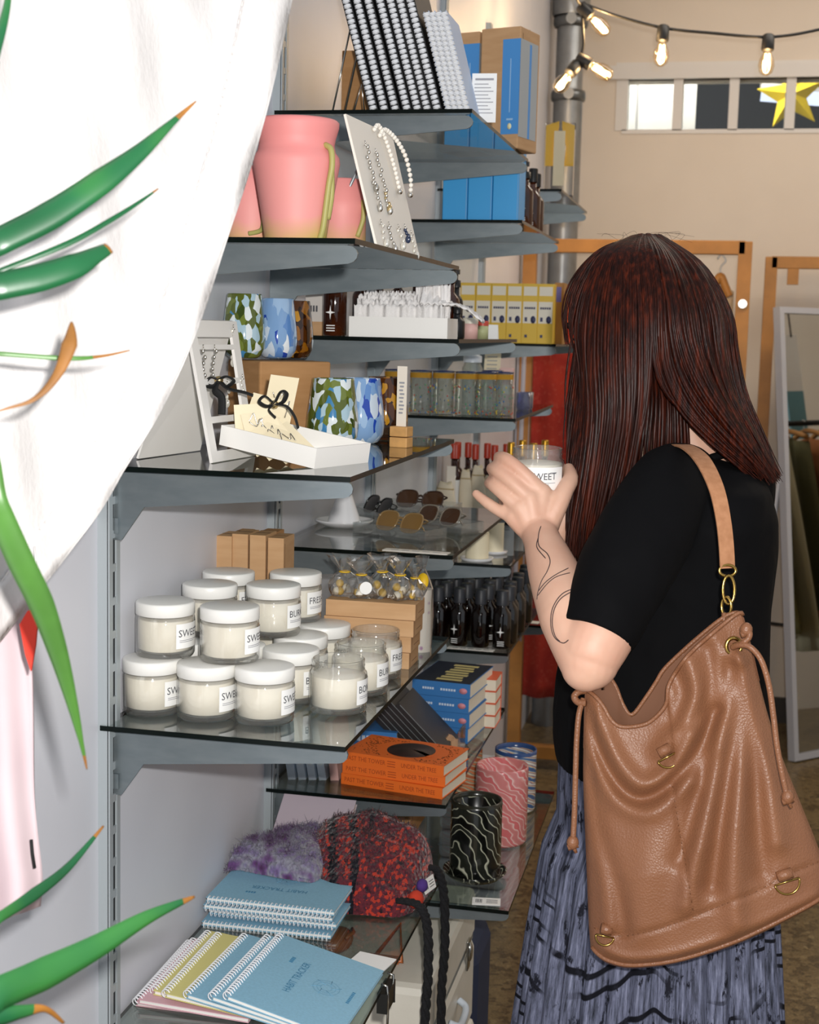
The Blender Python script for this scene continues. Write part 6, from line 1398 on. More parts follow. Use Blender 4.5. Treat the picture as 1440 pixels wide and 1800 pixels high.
for s_ in (-1, 1):
    an = FH*(-.075*s_)+Vector((0, 0, .0)); mb = MB(); o_s = an-RH*.055+FH*.012
    mb.ball(o_s+Vector((0, 0, .040)), (.125, .046, .042), 20, 12, 0, Matrix((-RH, FH, UPW)).transposed()); mb.ball(o_s+RH*.06+Vector((0, 0, .055)), (.055, .044, .05), 16, 10, 0, Matrix((-RH, FH, UPW)).transposed())
    mb.v = [(v_[0], v_[1], max(v_[2], 0)) for v_ in mb.v]; mb.build('shoe', M_shoe, woman)
# ---- hair
k = NT('dark_brown_hair'); v = k.coord((60, 60, 2.2)); k.base(k.ramp(k.noise(3, v, 3, .6), [(.3, '#140705'), (.50, '#2b0f08'), (.74, '#55200f')])); k.set(Roughness=.40); k.b.inputs['Specular IOR Level'].default_value = .16
k.b.inputs['Anisotropic'].default_value = .6; k.bump(k.noise(6, k.coord((90, 90, 2)), 3), .25, .002); M_hair = k.m
rnd = random.Random(12)
NEAR = [  # front fringe ... back of the head; (px, py, depth)
 [(1105, 418, 1.925), (1052, 440, 1.93), (1008, 490, 1.955), (990, 548, 1.975), (996, 604, 1.985)],
 [(1110, 416, 1.920), (1058, 446, 1.905), (1022, 520, 1.905), (1012, 590, 1.915), (1020, 640, 1.92), (1024, 720, 1.915), (1018, 800, 1.905), (1006, 880, 1.90), (998, 950, 1.90), (1000, 985, 1.90)],
 [(1114, 415, 1.915), (1070, 446, 1.885), (1042, 530, 1.875), (1036, 620, 1.875), (1042, 720, 1.875), (1036, 800, 1.875), (1024, 890, 1.88), (1016, 960, 1.885), (1018, 1010, 1.89)],
 [(1119, 414, 1.912), (1086, 446, 1.872), (1070, 530, 1.855), (1066, 620, 1.85), (1070, 720, 1.85), (1062, 800, 1.86), (1048, 890, 1.87), (1036, 960, 1.88), (1034, 1020, 1.89)],
 [(1124, 413, 1.910), (1102, 446, 1.866), (1098, 530, 1.846), (1098, 620, 1.842), (1100, 720, 1.845), (1090, 800, 1.855), (1072, 890, 1.865), (1058, 960, 1.88), (1052, 1020, 1.89)],
 [(1129, 412, 1.910), (1122, 446, 1.864), (1128, 530, 1.842), (1130, 610, 1.840), (1128, 700, 1.845), (1116, 790, 1.855), (1098, 870, 1.865), (1080, 940, 1.875), (1072, 1000, 1.89)],
 [(1136, 412, 1.910), (1146, 446, 1.864), (1158, 520, 1.842), (1160, 590, 1.842), (1166, 650, 1.85), (1196, 716, 1.86), (1246, 768, 1.865), (1300, 812, 1.87), (1334, 842, 1.88)],
 [(1142, 412, 1.912), (1166, 448, 1.868), (1186, 525, 1.846), (1198, 600, 1.846), (1222, 665, 1.855), (1262, 728, 1.862), (1306, 785, 1.87), (1342, 832, 1.88), (1352, 858, 1.885)],
 [(1148, 413, 1.915), (1186, 455, 1.878), (1216, 530, 1.858), (1230, 610, 1.86), (1256, 680, 1.87), (1296, 748, 1.88), (1334, 808, 1.885), (1362, 850, 1.89), (1366, 866, 1.895)],
 [(1156, 413, 1.922), (1216, 458, 1.895), (1258, 538, 1.885), (1268, 620, 1.89), (1284, 690, 1.90), (1316, 752, 1.905), (1346, 808, 1.905), (1370, 846, 1.91), (1372, 858, 1.915)],
 [(1162, 413, 1.945), (1236, 465, 1.940), (1282, 550, 1.945), (1292, 620, 1.942), (1306, 690, 1.938), (1328, 745, 1.935), (1352, 800, 1.935), (1370, 838, 1.935), (1374, 852, 1.935)],
]
FAR = [[(p[0]+3, p[1]+4, 1.965+(1.935-p[2])*.98+.02) for p in g] for g in NEAR[1:6]]+[[(p[0]+2, p[1]+3, 1.955+(1.935-p[2])*.98+.01) for p in g] for g in NEAR[6:10]]
def gp(g, n=28): return catmull([pt(*p)-PB for p in g], 5)
def resample(P, n=26):
    L = [0]
    for a, b in zip(P, P[1:]): L.append(L[-1]+(b-a).length)
    out = []; j = 0
    for i in range(n):
        s_ = L[-1]*i/(n-1)
        while j < len(L)-2 and L[j+1] < s_: j += 1
        out.append(P[j].lerp(P[j+1], (s_-L[j])/max(1e-9, L[j+1]-L[j])))
    return out
GB_ = [NEAR[10], [(1156, 416, 1.975), (1226, 468, 1.985), (1272, 552, 1.990), (1284, 622, 1.980), (1300, 692, 1.965), (1326, 748, 1.955), (1350, 802, 1.950), (1368, 840, 1.945), (1372, 852, 1.94)]]
GB_.append(FAR[-1])
GN = [resample(gp(g)) for g in NEAR]; GK = [resample(gp(g)) for g in GB_]; GF = [resample(gp(g)) for g in FAR]
hair = MB()
def lock(P, r, seg=5):
    n = len(P); R_ = [r*min(1, .55+.9*i/n)*(1 if i < n*.78 else max(.08, (n-i)/(n*.22))) for i in range(n)]
    hair.tube(P, R_, seg, 0, flat=.55, cap=False)
def between(A, B, t_, jit, cut=1.0):
    o = Vector((rnd.gauss(0, jit), rnd.gauss(0, jit), rnd.gauss(0, jit*.5))); ph = rnd.uniform(0, 6); out = []
    for i, (a, b) in enumerate(zip(A, B)):
        s_ = i/len(A); out.append(a.lerp(b, t_)+o*s_+Vector((sin(ph+s_*5), cos(ph+s_*4), 0))*.0022*s_)
    return out[:max(6, int(len(out)*cut))]
for (G, w_, skip) in ((GN, 46, (5,)), (GF, 14, (4,)), (GK, 40, ())):
    for i in range(len(G)-1):
        for q in range(w_):
            t_ = (q+rnd.random())/w_
            if i in skip and q % 3: continue
            if i in skip:
                # parting between the front curtain and the hair swept over the back
                A, B = G[i], G[i+1]; P_ = []
                side = t_ < .5
                for kk in range(len(A)):
                    s_ = kk/len(A); tt_ = t_ if s_ < .40 else (t_+((0.0 if side else 1.0)-t_)*min(1, (s_-.40)/.22)*.92); P_.append(A[kk].lerp(B[kk], tt_))
                jo_ = Vector((rnd.gauss(0, .0015), rnd.gauss(0, .0025), 0)); lock([p_+jo_*(kk/26) for kk, p_ in enumerate(P_)], rnd.uniform(.0018, .0032))
            elif i == 0 and G is GN: lock(between(G[0], G[1], t_**1.3, .002, 1.0 if t_ < .5 else 1.0) if t_ > .45 else between(G[0], [G[1][min(len(G[1])-1, int(kk*.42))] for kk in range(len(G[1]))], t_*1.8, .002), .0026)
            else: lock(between(G[i], G[i+1], t_, .0035, rnd.uniform(.93, 1.0)), rnd.uniform(.0018, .0034))
# inner layer for thickness
for G in (GN,):
    for i in range(1, len(G)-1):
        if i == 5: continue
        for q in range(7):
            P_ = between(G[i], G[i+1], rnd.random(), .004, .97); lock([p+FWD*.014*min(1, kk/6) for kk, p in enumerate(P_)], .0060)
for q in range(60):
    t_ = q/59; a = gp([(1120+40*t_, 440, 1.885), (1124+52*t_, 540, 1.862), (1120+62*t_, 640, 1.868), (1110+92*t_, 705, 1.884), (1096+112*t_, 780, 1.888), (1085+125*t_, 850, 1.90)]); of_ = Vector((rnd.gauss(0, .003), rnd.gauss(0, .006), 0)); lock([p+of_*(kk/18) for kk, p in enumerate(resample(a, 18))][:rnd.randint(16, 18)], .0026)
hair.ball(Hc-PB+hup*.016-fdir*.012, (.092, .060, .088), 30, 22, 0, HM)
# fringe on the far side and fly-away hairs
for q in range(34):
    t_ = q/33; a = gp([(1104, 420, lerp(1.93, 2.0, t_)), (1050, 446, lerp(1.94, 2.01, t_)), (1006, 500, lerp(1.965, 2.02, t_)), (992, 552, lerp(1.98, 2.03, t_)), (998, 600, lerp(1.985, 2.03, t_))]); lock(resample(a, 16), .0026)
for q in range(14):
    x_ = rnd.uniform(1080, 1200); d_ = rnd.uniform(1.9, 1.98); a = [pt(x_, 424, d_)-PB, pt(x_+rnd.uniform(-25, 25), 410+rnd.uniform(-4, 4), d_)-PB, pt(x_+rnd.uniform(-70, 70), 412+rnd.uniform(-4, 16), d_)-PB]; hair.tube(catmull(a, 5), .00018, 3, cap=False)
hair.build('hair', M_hair, woman)
# ---- the jar in the hands
jp = pt(943, 873, 1.908); jd = (-FWD+RIGHT*.30); rzj = math.atan2(jd.y, jd.x)
Mj = T(jp) @ RX(RAD(2)) @ RZ(rzj)
make_jar('candle_jar', 'open candle jar marked SWEET held in both hands', 'SWEET', False, jp, 0, None, Mj)
# ================================================================== SHOULDER BAG
k = NT('tan_leather'); k.base(k.ramp(k.noise(7, k.coord(), 4), [(.3, '#794f36'), (.7, '#885c40')])); k.set(Roughness=.42); k.b.inputs['Specular IOR Level'].default_value = .42
vo = k.n('ShaderNodeTexVoronoi'); vo.inputs['Scale'].default_value = 420; k.l(k.coord(), vo.inputs['Vector']); k.bump(vo.outputs['Distance'], .35, .0012); M_leather = k.m
k = NT('tan_suede'); k.base(k.ramp(k.noise(120, k.coord(), 3), [(.3, '#9c6b48'), (.7, '#ad7b57')])); k.set(Roughness=.8); M_suede = k.m
M_brass = mat('brass', '#a98a4a', .22, 1); M_lining = mat('bag_lining', '#6b4630', .8); M_stitch = mat('stitching', '#7c5133', .7)
BG = pt(1230, 1400, 1.66)
bag = thing('shoulder_bag', 'large tan leather drawstring shoulder bag hanging on the person at the right', 'bag', (BG.x, BG.y, pt(1113, 1702, 1.66).z))
BO = bag.location.copy()
def z6(*P): return [(940+x/2.25, 1000+y/2.25) for x, y in P]
def poly_at(P, t_):
    L = [0]
    for a, b in zip(P, P[1:]): L.append(L[-1]+math.hypot(b[0]-a[0], b[1]-a[1]))
    s_ = t_*L[-1]; j = 0
    while j < len(L)-2 and L[j+1] < s_: j += 1
    f = (s_-L[j])/max(1e-9, L[j+1]-L[j]); return (lerp(P[j][0], P[j+1][0], f), lerp(P[j][1], P[j+1][1], f))
def sm(P): return [(p.x, p.y) for p in catmull([Vector((*p, 0)) for p in P], 8)]
TOPF = sm(z6((200, 470), (240, 500), (275, 545), (300, 590), (340, 620), (420, 615), (470, 590), (520, 530), (532, 450), (600, 345), (700, 252), (800, 172), (822, 178)))
TOPB = sm(z6((200, 462), (250, 425), (282, 408), (318, 450), (350, 530), (385, 568), (440, 500), (480, 440), (520, 380), (640, 270), (750, 184), (800, 168), (822, 178)))
BOT = sm(z6((222, 1500), (250, 1535), (300, 1565), (390, 1580), (560, 1560), (760, 1500), (900, 1440), (1040, 1370), (1125, 1322), (1165, 1290)))
LEFT = sm(z6((200, 470), (196, 600), (192, 800), (198, 1000), (206, 1200), (214, 1400), (222, 1500)))
RGT = sm(z6((822, 178), (838, 240), (862, 330), (890, 450), (930, 600), (985, 760), (1050, 920), (1110, 1070), (1160, 1210), (1165, 1290)))
CRE = [  # polylines in photo pixels: amplitude (+ towards the viewer), width
 (z6((200, 560), (260, 720), (330, 850), (400, 905), (480, 890), (560, 820), (640, 720), (720, 560)), -.010, 13), (z6((215, 520), (290, 690), (350, 790), (420, 850), (500, 830), (570, 760), (620, 660)), .012, 18), (z6((205, 700), (290, 880), (400, 965), (500, 945), (620, 840)), .007, 16),
 (z6((800, 350), (760, 600), (700, 900), (640, 1150), (600, 1330)), .010, 20), (z6((770, 380), (705, 640), (650, 880), (575, 1150)), -.009, 17), (z6((815, 380), (830, 700), (800, 1000), (790, 1250), (800, 1400)), .012, 22), (z6((790, 400), (775, 700), (735, 1000), (700, 1250)), -.010, 18),
 (z6((835, 380), (880, 600), (930, 850), (960, 1080)), .009, 20), (z6((820, 420), (860, 760), (880, 1000), (900, 1200)), -.010, 20), (z6((610, 370), (630, 450), (625, 520), (560, 640), (500, 720)), .010, 17), (z6((560, 420), (590, 500), (560, 600)), -.008, 16), (z6((700, 260), (735, 400), (745, 560), (715, 700)), .006, 20), (z6((690, 320), (700, 420), (680, 560)), -.006, 14),
 (z6((205, 800), (250, 1020), (320, 1250), (350, 1430)), -.008, 16), (z6((212, 900), (280, 1150), (300, 1400)), .006, 20), (z6((480, 1000), (440, 1200), (420, 1400)), .006, 34), (z6((545, 860), (575, 1050), (610, 1250), (628, 1360)), -.0022, 5),
 (z6((235, 1420), (330, 1452), (450, 1435), (600, 1385), (740, 1330), (860, 1285), (960, 1230), (1060, 1185), (1150, 1150)), -.0024, 5), (z6((225, 1470), (330, 1530), (420, 1545), (560, 1525), (760, 1465), (900, 1405), (1120, 1290)), .004, 9)]
def seg_d(p, a, b):
    vx, vy = b[0]-a[0], b[1]-a[1]; t_ = max(0, min(1, ((p[0]-a[0])*vx+(p[1]-a[1])*vy)/(vx*vx+vy*vy+1e-9))); return math.hypot(p[0]-a[0]-vx*t_, p[1]-a[1]-vy*t_)
CREs = [([(q.x, q.y) for q in catmull([Vector((*p, 0)) for p in P_], 3)], a, w_) for P_, a, w_ in CRE]
def crease(x, y):
    s_ = 0
    for P_, a, w_ in CREs:
        if min(abs(x-q[0]) for q in P_) > 4*w_+30: continue
        d = min(seg_d((x, y), P_[i], P_[i+1]) for i in range(len(P_)-1)); 
        if d < 4*w_: s_ += a*math.exp(-(d/w_)**2)
    return s_
def bag_pt(u, v, side):
    T_ = TOPF if side > 0 else TOPB
    t, b, l, r_ = poly_at(T_, u), poly_at(BOT, u), poly_at(LEFT, v), poly_at(RGT, v)
    c00, c10, c01, c11 = T_[0], T_[-1], BOT[0], BOT[-1]
    x = (1-v)*t[0]+v*b[0]+(1-u)*l[0]+u*r_[0]-((1-u)*(1-v)*c00[0]+u*(1-v)*c10[0]+(1-u)*v*c01[0]+u*v*c11[0])
    y = (1-v)*t[1]+v*b[1]+(1-u)*l[1]+u*r_[1]-((1-u)*(1-v)*c00[1]+u*(1-v)*c10[1]+(1-u)*v*c01[1]+u*v*c11[1])
    prof = (sin(pi*min(max(u, .0), 1))**.55); fat = lerp(.016, .050, min(1, v*1.6))*(1 if v < .94 else max(0, 1-((v-.94)/.06)**2)**.5)
    d = lerp(1.705, 1.655, u)+lerp(0, .012, v)
    off = prof*fat*(1.0 if side > 0 else .62)
    if side > 0: off += crease(x, y)*min(1, 5*prof*prof)
    return pt(x, y, d-side*off)-BO
NU, NV = 120, 130
mb = MB(); mb.grid(lambda u, v: bag_pt(u, v, 1), NU, NV, 0); mb.grid(lambda u, v: bag_pt(1-u, v, -1), 50, 50, 0)
mb.build('leather_body', M_leather, bag)
mb = MB(); mb.grid(lambda u, v: bag_pt(u, .012+v*.22, 1)+FWD*.0035, 70, 14, 0); mb.grid(lambda u, v: bag_pt(1-u, .012+v*.22, -1)-FWD*.0035, 50, 14, 0); mb.build('lining', M_lining, bag)
mb = MB(); mb.tube([bag_pt(i/80, .004, 1)-FWD*.0005 for i in range(81)], .0026, 6); mb.tube([bag_pt(i/80, .004, -1) for i in range(81)], .0026, 6); mb.build('rim_piping', M_leather, bag)
mb = MB(); mb.tube([bag_pt(i/80, .985, 1)-FWD*.001 for i in range(1, 80)], .003, 6); mb.build('base_piping', M_leather, bag)
bb_ = None
from mathutils.bvhtree import BVHTree as _B
lb_o = [o for o in bag.children if o.name.startswith('leather_body')][0]; bbt = _B.FromPolygons([v.co.copy() for v in lb_o.data.vertices], [tuple(p_.vertices) for p_ in lb_o.data.polygons])
def on_bag(px, py, lift=.001):
    r = ray(px, py).normalized(); h = bbt.ray_cast(CAM-BO, r); return (h[0]-r*lift) if h[0] else pt(px, py, 1.62)-BO
# stitched seams
mb = MB()
for P_ in (CREs[16][0], CREs[17][0]):
    Q = [on_bag(*p) for p in P_]
    for a, b in zip(Q, Q[1:]):
        n_s = max(1, int((b-a).length/.006))
        for q in range(n_s): mb.tube([a.lerp(b, q/n_s), a.lerp(b, (q+.6)/n_s)], .0005, 4)
mb.build('stitching', M_stitch, bag)
# D-rings on leather tabs
def dring(cx, cy, ang, s_):
    c = on_bag(cx, cy, .004); X_ = RIGHT*cos(ang)-UP*sin(ang); Y_ = UP*cos(ang)+RIGHT*sin(ang); Z_ = -FWD
    mb = MB(); mb.M = frame(c, X_, Y_, Z_); r = .0125*s_
    mb.tube([(r*cos(a), r*sin(a)-.002, .002) for a in [pi+pi*i/16 for i in range(17)]], .0013, 7); mb.tube([(-r, -.002, .002), (r, -.002, .002)], .0013, 7); o = mb.build('d_ring', M_brass, bag)
    mb = MB(); mb.M = frame(c, X_, Y_, Z_); mb.tube([(-.0075*s_, .006, .001), (.0075*s_, .006, .001)], .0062, 10, flat=1.0); mb.build('ring_tab', M_leather, bag)
dring(1172, 1327, RAD(-28), 1.0); dring(1382, 1546, RAD(-18), 1.15); dring(1064, 1642, RAD(12), .85)
# eyelet, drawstrings
c = on_bag(1290, 1136, .001); mb = MB(); mb.M = frame(c, RIGHT, UP, -FWD); mb.tube([(.0085*cos(2*pi*i/20), .0095*sin(2*pi*i/20), 0) for i in range(20)], .0024, 8, closed=True); mb.build('eyelet', M_brass, bag)
def cord(P_, knot):
    Q = [p-BO for p in catmull([pt(*p) for p in P_], 7)]; mb = MB(); mb.tube(Q, .0034, 8); mb.build('drawstring', M_leather, bag)
    mb = MB(); mb.ball(Q[-1]+UP*.002, (.0072, .0072, .0085), 12, 8); mb.tube([Q[-1]+UP*-.004+RIGHT*-.006, Q[-1]+UP*.000+RIGHT*.006], .004, 6); mb.tube([Q[-1], Q[-1]-UP*.010+RIGHT*.004], [.003, .002], 6); mb.build('knot', M_leather, bag)
cord([(1288, 1138, 1.640), (1300, 1134, 1.630), (1318, 1137, 1.622), (1338, 1160, 1.618), (1352, 1205, 1.615), (1360, 1260, 1.615), (1366, 1310, 1.613), (1376, 1365, 1.612), (1385, 1404, 1.612)], 1)
cord([(1292, 1134, 1.645), (1306, 1130, 1.628), (1316, 1122, 1.625), (1318, 1113, 1.625), (1312, 1110, 1.63)], 0)
cord([(1026, 1228, 1.695), (1018, 1255, 1.690), (1014, 1300, 1.688), (1012, 1360, 1.687), (1010, 1430, 1.686), (1007, 1484, 1.686)], 1)
mb = MB(); mb.tube([p-BO for p in catmull([pt(1032, 1214, 1.705), pt(1018, 1216, 1.70), pt(1010, 1224, 1.698), pt(1016, 1234, 1.695), pt(1030, 1236, 1.69)], 6)], .0042, 8); mb.build('cord_loop', M_leather, bag)
mb = MB(); mb.tube([pt(1058, 1176, 1.70)-BO, pt(1060, 1212, 1.70)-BO], .0045, 8, flat=.5); mb.build('zip_pull', M_wire, bag)
# strap and hardware
HX = [pt(1274, 1078, 1.668), pt(1281, 1052, 1.668), pt(1282, 1030, 1.668), pt(1278, 1006, 1.672)]
def ring_at(p, rx, ry, nm, nz=-FWD, tw=0):
    mb = MB(); mb.M = frame(p-BO, (RIGHT*cos(tw)-FWD*sin(tw)), UP, (-FWD*cos(tw)-RIGHT*sin(tw))); mb.tube([(rx*cos(2*pi*i/20), ry*sin(2*pi*i/20), 0) for i in range(20)], .0019, 7, closed=True); mb.build(nm, M_brass, bag)
ring_at(pt(1277, 1066, 1.665), .0062, .011, 'strap_ring', tw=.7); ring_at(pt(1281, 1037, 1.664), .0068, .0165, 'snap_hook'); ring_at(pt(1279, 1003, 1.667), .0095, .0065, 'strap_ring')
mb = MB(); p = pt(1273, 1086, 1.667)-BO; mb.tube([p+UP*.006, p-UP*.008], .006, 8, flat=.5); mb.build('strap_tab', M_leather, bag)
ST = [(1279, 999, 1.668, 27), (1277, 960, 1.668, 27), (1272, 915, 1.668, 27), (1263, 870, 1.674, 28), (1250, 835, 1.690, 30), (1233, 806, 1.720, 32), (1214, 789, 1.765, 30), (1196, 783, 1.815, 26), (1180, 790, 1.865, 22), (1160, 830, 1.905, 22), (1120, 930, 1.885, 22), (1085, 1060, 1.85, 22), (1064, 1150, 1.775, 22), (1058, 1190, 1.715, 22)]
Pm = [pt(a, b, c_) for a, b, c_, _ in ST]; Q = catmull(Pm, 6); W_s = []
for i in range(len(ST)-1):
    for q in range(6): W_s.append(lerp(ST[i][3], ST[i+1][3], q/6)/FPX*1.68/2)
W_s.append(ST[-1][3]/FPX*1.68/2)
mb = MB(); mf = MB(); vs = []; n = len(Q)
for i, p in enumerate(Q):
    t_ = (Q[min(i+1, n-1)]-Q[max(i-1, 0)]).normalized(); wd = (RIGHT*.95+FWD*.15-t_*(RIGHT*.95+FWD*.15).dot(t_)).normalized(); nn = t_.cross(wd)
    if i > n*.5: pass
    for a, b in ((-1, 1), (1, 1), (1, -1), (-1, -1)): vs.append(p-BO+wd*(a*W_s[i])+nn*(b*.0016))
fs = []
for i in range(n-1):
    for q in range(4): fs.append((i*4+q, i*4+(q+1) % 4, (i+1)*4+(q+1) % 4, (i+1)*4+q))
mb.add(vs, fs, 0, False); mb.build('strap', M_suede, bag, bevel=.0006)

# ================================================================== WHITE CLOTH, PINK GARMENT AND PLANT IN FRONT
k = NT('white_linen'); k.base(k.ramp(k.noise(6, k.coord()), [(.3, '#c9c6c5'), (.7, '#cfcccb')])); k.set(Roughness=.9); k.b.inputs['Specular IOR Level'].default_value = .1; k.b.inputs['Transmission Weight'].default_value = 0
wvx = k.n('ShaderNodeTexWave'); wvx.inputs['Scale'].default_value = 900; k.l(k.coord(), wvx.inputs['Vector']); k.bump(k.noise(28, k.coord((1, 1, .6)), 4, .65), .28, .010); M_linen = k.m
EDGE = sm([(700, -900), (580, -300), (530, -60), (514, 0), (494, 90), (470, 195), (436, 310), (402, 415), (368, 520), (334, 615), (300, 690), (262, 760), (222, 822), (176, 900), (120, 975), (60, 1050), (0, 1128), (-80, 1215), (-170, 1300)])
cl = thing('linen_cloth', 'white linen cloth hanging across the left foreground with a stitched hem', 'cloth', pt(100, 400, 1.22)); CO = cl.location.copy()
def cl_pt(s_, w_, off=0):
    """s_ along the hem, w_ from hem (0) to far left (1)"""
    e = poly_at(EDGE, s_); px = lerp(e[0], -420, w_); py = lerp(e[1], e[1]*.62-130, w_) if e[1] > -100 else e[1]-92*w_*min(1, max(0, (900+e[1])/800))
    d = 1.20+.00030*px+.010*sin(px*.021+py*.006)+.006*sin(px*.05-py*.012+1)+.004*noise.noise(Vector((px*.01, py*.006, 0)))
    q = pt(px, py, d+off); q.x = max(q.x, .012-off); return q-CO
mb = MB(); mb.grid(lambda u, v: cl_pt(u, v), 130, 70); mb.build('fabric', M_linen, cl, solid=.0016)
mb = MB(); mb.grid(lambda u, v: cl_pt(u, .004+v*.088, -.0022), 90, 6); mb.build('hem', M_linen, cl, solid=.0012)
mb = MB()
for i in range(150): a, b = cl_pt(i/150, .090, -.0032), cl_pt((i+.55)/150, .090, -.0032); mb.tube([a, b], .0006, 4)
mb.build('hem_stitching', mat('hem_thread', '#d9d4cf', .8), cl)
# pink garment on the wall
k = NT('pale_pink_cotton'); k.base(k.ramp(k.noise(9, k.coord()), [(.3, '#c0acb1'), (.7, '#cab8bc')])); k.set(Roughness=.9); M_pinkc = k.m
g = thing('garment', 'pale pink garment hanging at the left edge below the white cloth', 'garment', pt(0, 1360, 1.27)); GO = g.location.copy()
GE_ = sm([(40, 880), (48, 1000), (54, 1100), (58, 1250), (60, 1380), (66, 1460), (74, 1540), (70, 1592)]); GB = sm([(70, 1592), (40, 1622), (0, 1652), (-80, 1690), (-160, 1700)])
mb = MB(); mb.grid(lambda u, v: pt(lerp(poly_at(GE_, v)[0], -200, u), lerp(poly_at(GE_, v)[1], (poly_at(GE_, v)[1])+ (105*v if v > .9 else 105*v), u), 1.27+.010*sin(u*17+v*2)*(.3+v))-GO, 50, 40); mb.build('fabric', M_pinkc, g, solid=.003)
mb = MB(); mb.tube([pt(55, 1476, 1.262)-GO, pt(57, 1500, 1.262)-GO, pt(61, 1526, 1.262)-GO], .0014, 6); mb.build('label_loop', M_velvet, g)
mb = MB(); mb.grid(lambda u, v: pt(lerp(-200, 70, u), 1560+.0*v+14*v-(u-1)*-26, 1.263+.01*sin(u*17))-GO, 30, 3); 
rd = thing('felt_pennant', 'small red pointed felt tag peeking out below the white cloth', 'tag', pt(48, 1120, 1.20)); RO = rd.location.copy()
mb = MB(); P_ = [(34, 1098), (48, 1074), (64, 1068), (65, 1100), (62, 1135), (54, 1180), (44, 1150)]; F_ = [pt(x, y, 1.20)-RO for x, y in P_]; n = len(F_); mb.add(F_+[p+FWD*.004 for p in F_], [tuple(range(n)), tuple(range(2*n-1, n-1, -1))]+[(i, n+i, n+(i+1) % n, (i+1) % n) for i in range(n)], 0, False); mb.build('felt', mat('scarlet_felt', '#c8301e', .8), rd)
mb = MB(); mb.tube([pt(60, 1072, 1.202)-RO, pt(66, 1010, 1.205)-RO, pt(60, 960, 1.21)-RO], .0008, 5); mb.build('thread', M_linen, rd)
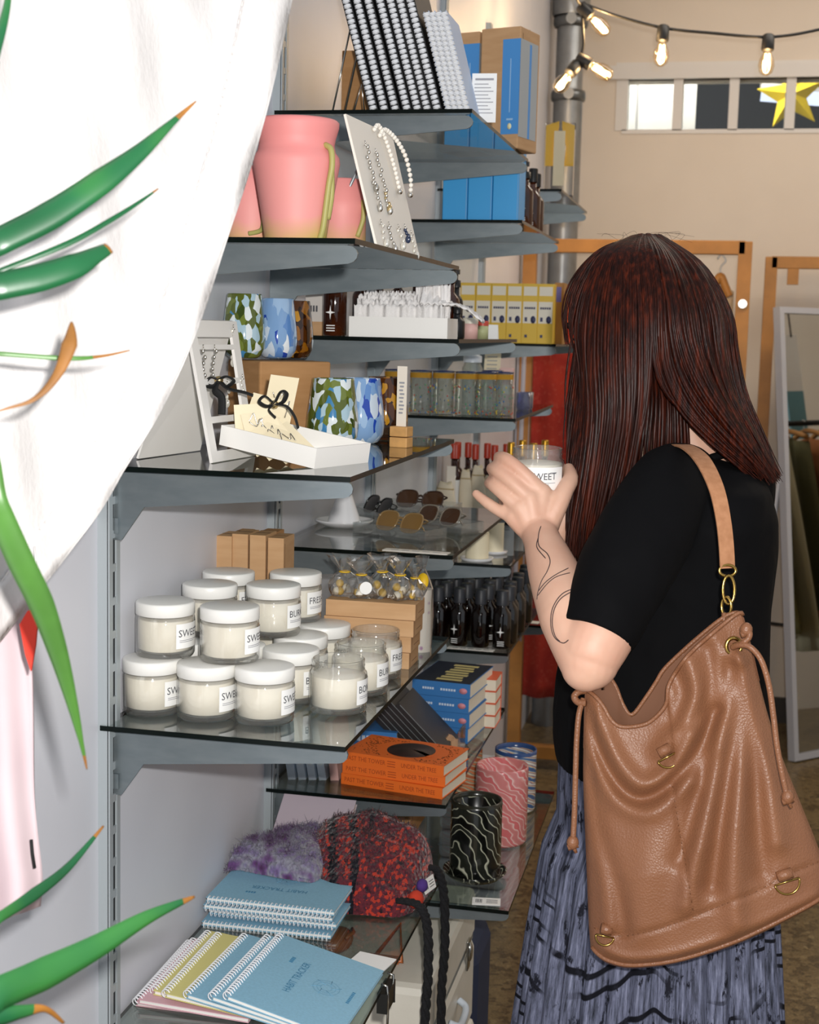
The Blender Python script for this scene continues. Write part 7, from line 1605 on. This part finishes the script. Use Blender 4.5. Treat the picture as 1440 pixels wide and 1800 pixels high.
# plant
k = NT('leaf_green'); tc = k.coord(); nzl = k.noise(9, tc, 2); k.base(k.ramp(nzl, [(.3, '#0e3f23'), (.55, '#15532f'), (.72, '#33702f')])); k.set(Roughness=.35); k.b.inputs['Coat Weight'].default_value = .12; k.bump(k.noise(60, k.coord((1, 1, .2))), .1, .001); M_leaf = k.m
M_leafy = mat('leaf_yellow_green', '#3f6a2a', .4, vary=.2, vscale=20); M_leafb = mat('leaf_brown', '#85571f', .6, vary=.3, vscale=30); M_stem = mat('plant_stem', '#7a6544', .8, bump=.3, bscale=60)
root_p = pt(-330, 1100, .78); plant = thing('potted_plant', 'long-leaved green house plant reaching in from the left edge', 'plant', (root_p.x, root_p.y, 0)); PO = plant.location.copy()
def leaf(P_, d0, d1, tip=0, m=None, fold_=.25, rootz=None):
    """P_: list of (px, py, width px); starts at the frame edge and runs to the tip"""
    Pn = [pt(x, y, lerp(d0, d1, i/(len(P_)-1))) for i, (x, y, w_) in enumerate(P_)]; wpx = [w_ for _, _, w_ in P_]
    dirv = (Pn[0]-Pn[1]).normalized(); rt = Vector((root_p.x, root_p.y, (rootz if rootz is not None else Pn[0].z*.5+root_p.z*.5)))
    Pn = [rt, Pn[0]+dirv*.05]+Pn; W_ = [wpx[0]*.55, wpx[0]*.95]+wpx
    Q = catmull(Pn, 9); WW = [x for i in range(len(W_)-1) for x in [lerp(W_[i], W_[i+1], q/9) for q in range(9)]]+[W_[-1]]; n = len(Q); vs = []; fs = []; mi = []
    for i, p in enumerate(Q):
        t_ = (Q[min(i+1, n-1)]-Q[max(i-1, 0)]).normalized(); sd = t_.cross(FWD).normalized(); nn = sd.cross(t_).normalized(); h = WW[i]/2/FPX*depth(p)
        for a in (-1, -.5, 0, .5, 1): vs.append(p-PO+sd*(a*h)-nn*(fold_*h*(1-abs(a)))*1.0)
    for i in range(n-1):
        for q in range(4): fs.append((i*5+q, i*5+q+1, (i+1)*5+q+1, (i+1)*5+q)); mi.append(1 if i >= n-1-tip else 0)
    mb = MB(); mb.add(vs, fs); mb.mi = [(q, True) for q in mi]; mb.build('leaf', [m or M_leaf, M_leafb], plant, solid=.0007)
leaf([(0, 424, 50), (90, 378, 52), (180, 318, 46), (245, 268, 30), (300, 218, 13), (345, 178, 2)], 0.99, 1.05, 7)
leaf([(0, 476, 9), (120, 428, 11), (200, 384, 9), (250, 352, 6), (278, 332, 2)], 1.01, 1.07, 4)
leaf([(0, 503, 50), (70, 488, 50), (130, 468, 46), (165, 450, 32), (192, 436, 20)], 0.97, 1.01, 2)
leaf([(0, 622, 8), (120, 630, 8), (180, 626, 5), (228, 616, 2)], 1.03, 1.07, 12, M_leafy)
leaf([(0, 722, 3), (60, 702, 8), (100, 660, 16), (122, 606, 28), (126, 566, 3)], 0.99, 1.02, 60, M_leafb)
leaf([(-8, 90, 20), (6, 40, 16), (14, 0, 12), (18, -40, 6)], 0.99, 1.01, 0, None, .25, 1.35)
leaf([(-6, 890, 46), (36, 985, 48), (72, 1060, 46), (100, 1140, 36), (124, 1225, 22), (142, 1300, 9), (153, 1352, 2)], 0.97, 1.07, 5, M_leafy)
leaf([(0, 1612, 18), (60, 1572, 22), (120, 1524, 14), (182, 1452, 3)], 1.03, 1.14, 3)
leaf([(0, 1745, 60), (80, 1710, 58), (170, 1664, 42), (260, 1612, 24), (342, 1576, 4)], 0.97, 1.09, 3)
leaf([(-6, 1788, 34), (40, 1778, 24), (80, 1774, 12), (112, 1798, 5)], 0.97, 1.01, 14)
mb = MB(); mb.tube([root_p-PO+Vector((0, 0, .2)), root_p-PO, Vector((0.01, 0, .9)), Vector((0, 0, .30))], [.010, .012, .014, .018], 12); mb.build('stem', M_stem, plant)
mb = MB(); mb.lathe([(0, 0), (.10, 0), (.105, .01), (.13, .28), (.135, .30), (.125, .30), (.12, .27), (0, .27)], 36); mb.build('pot', mat('terracotta', '#a8603f', .7), plant)
mb = MB(); mb.lathe([(0, .285), (.12, .28), (.119, .27)], 30); mb.build('soil', mat('soil', '#2a1d14', .95), plant)
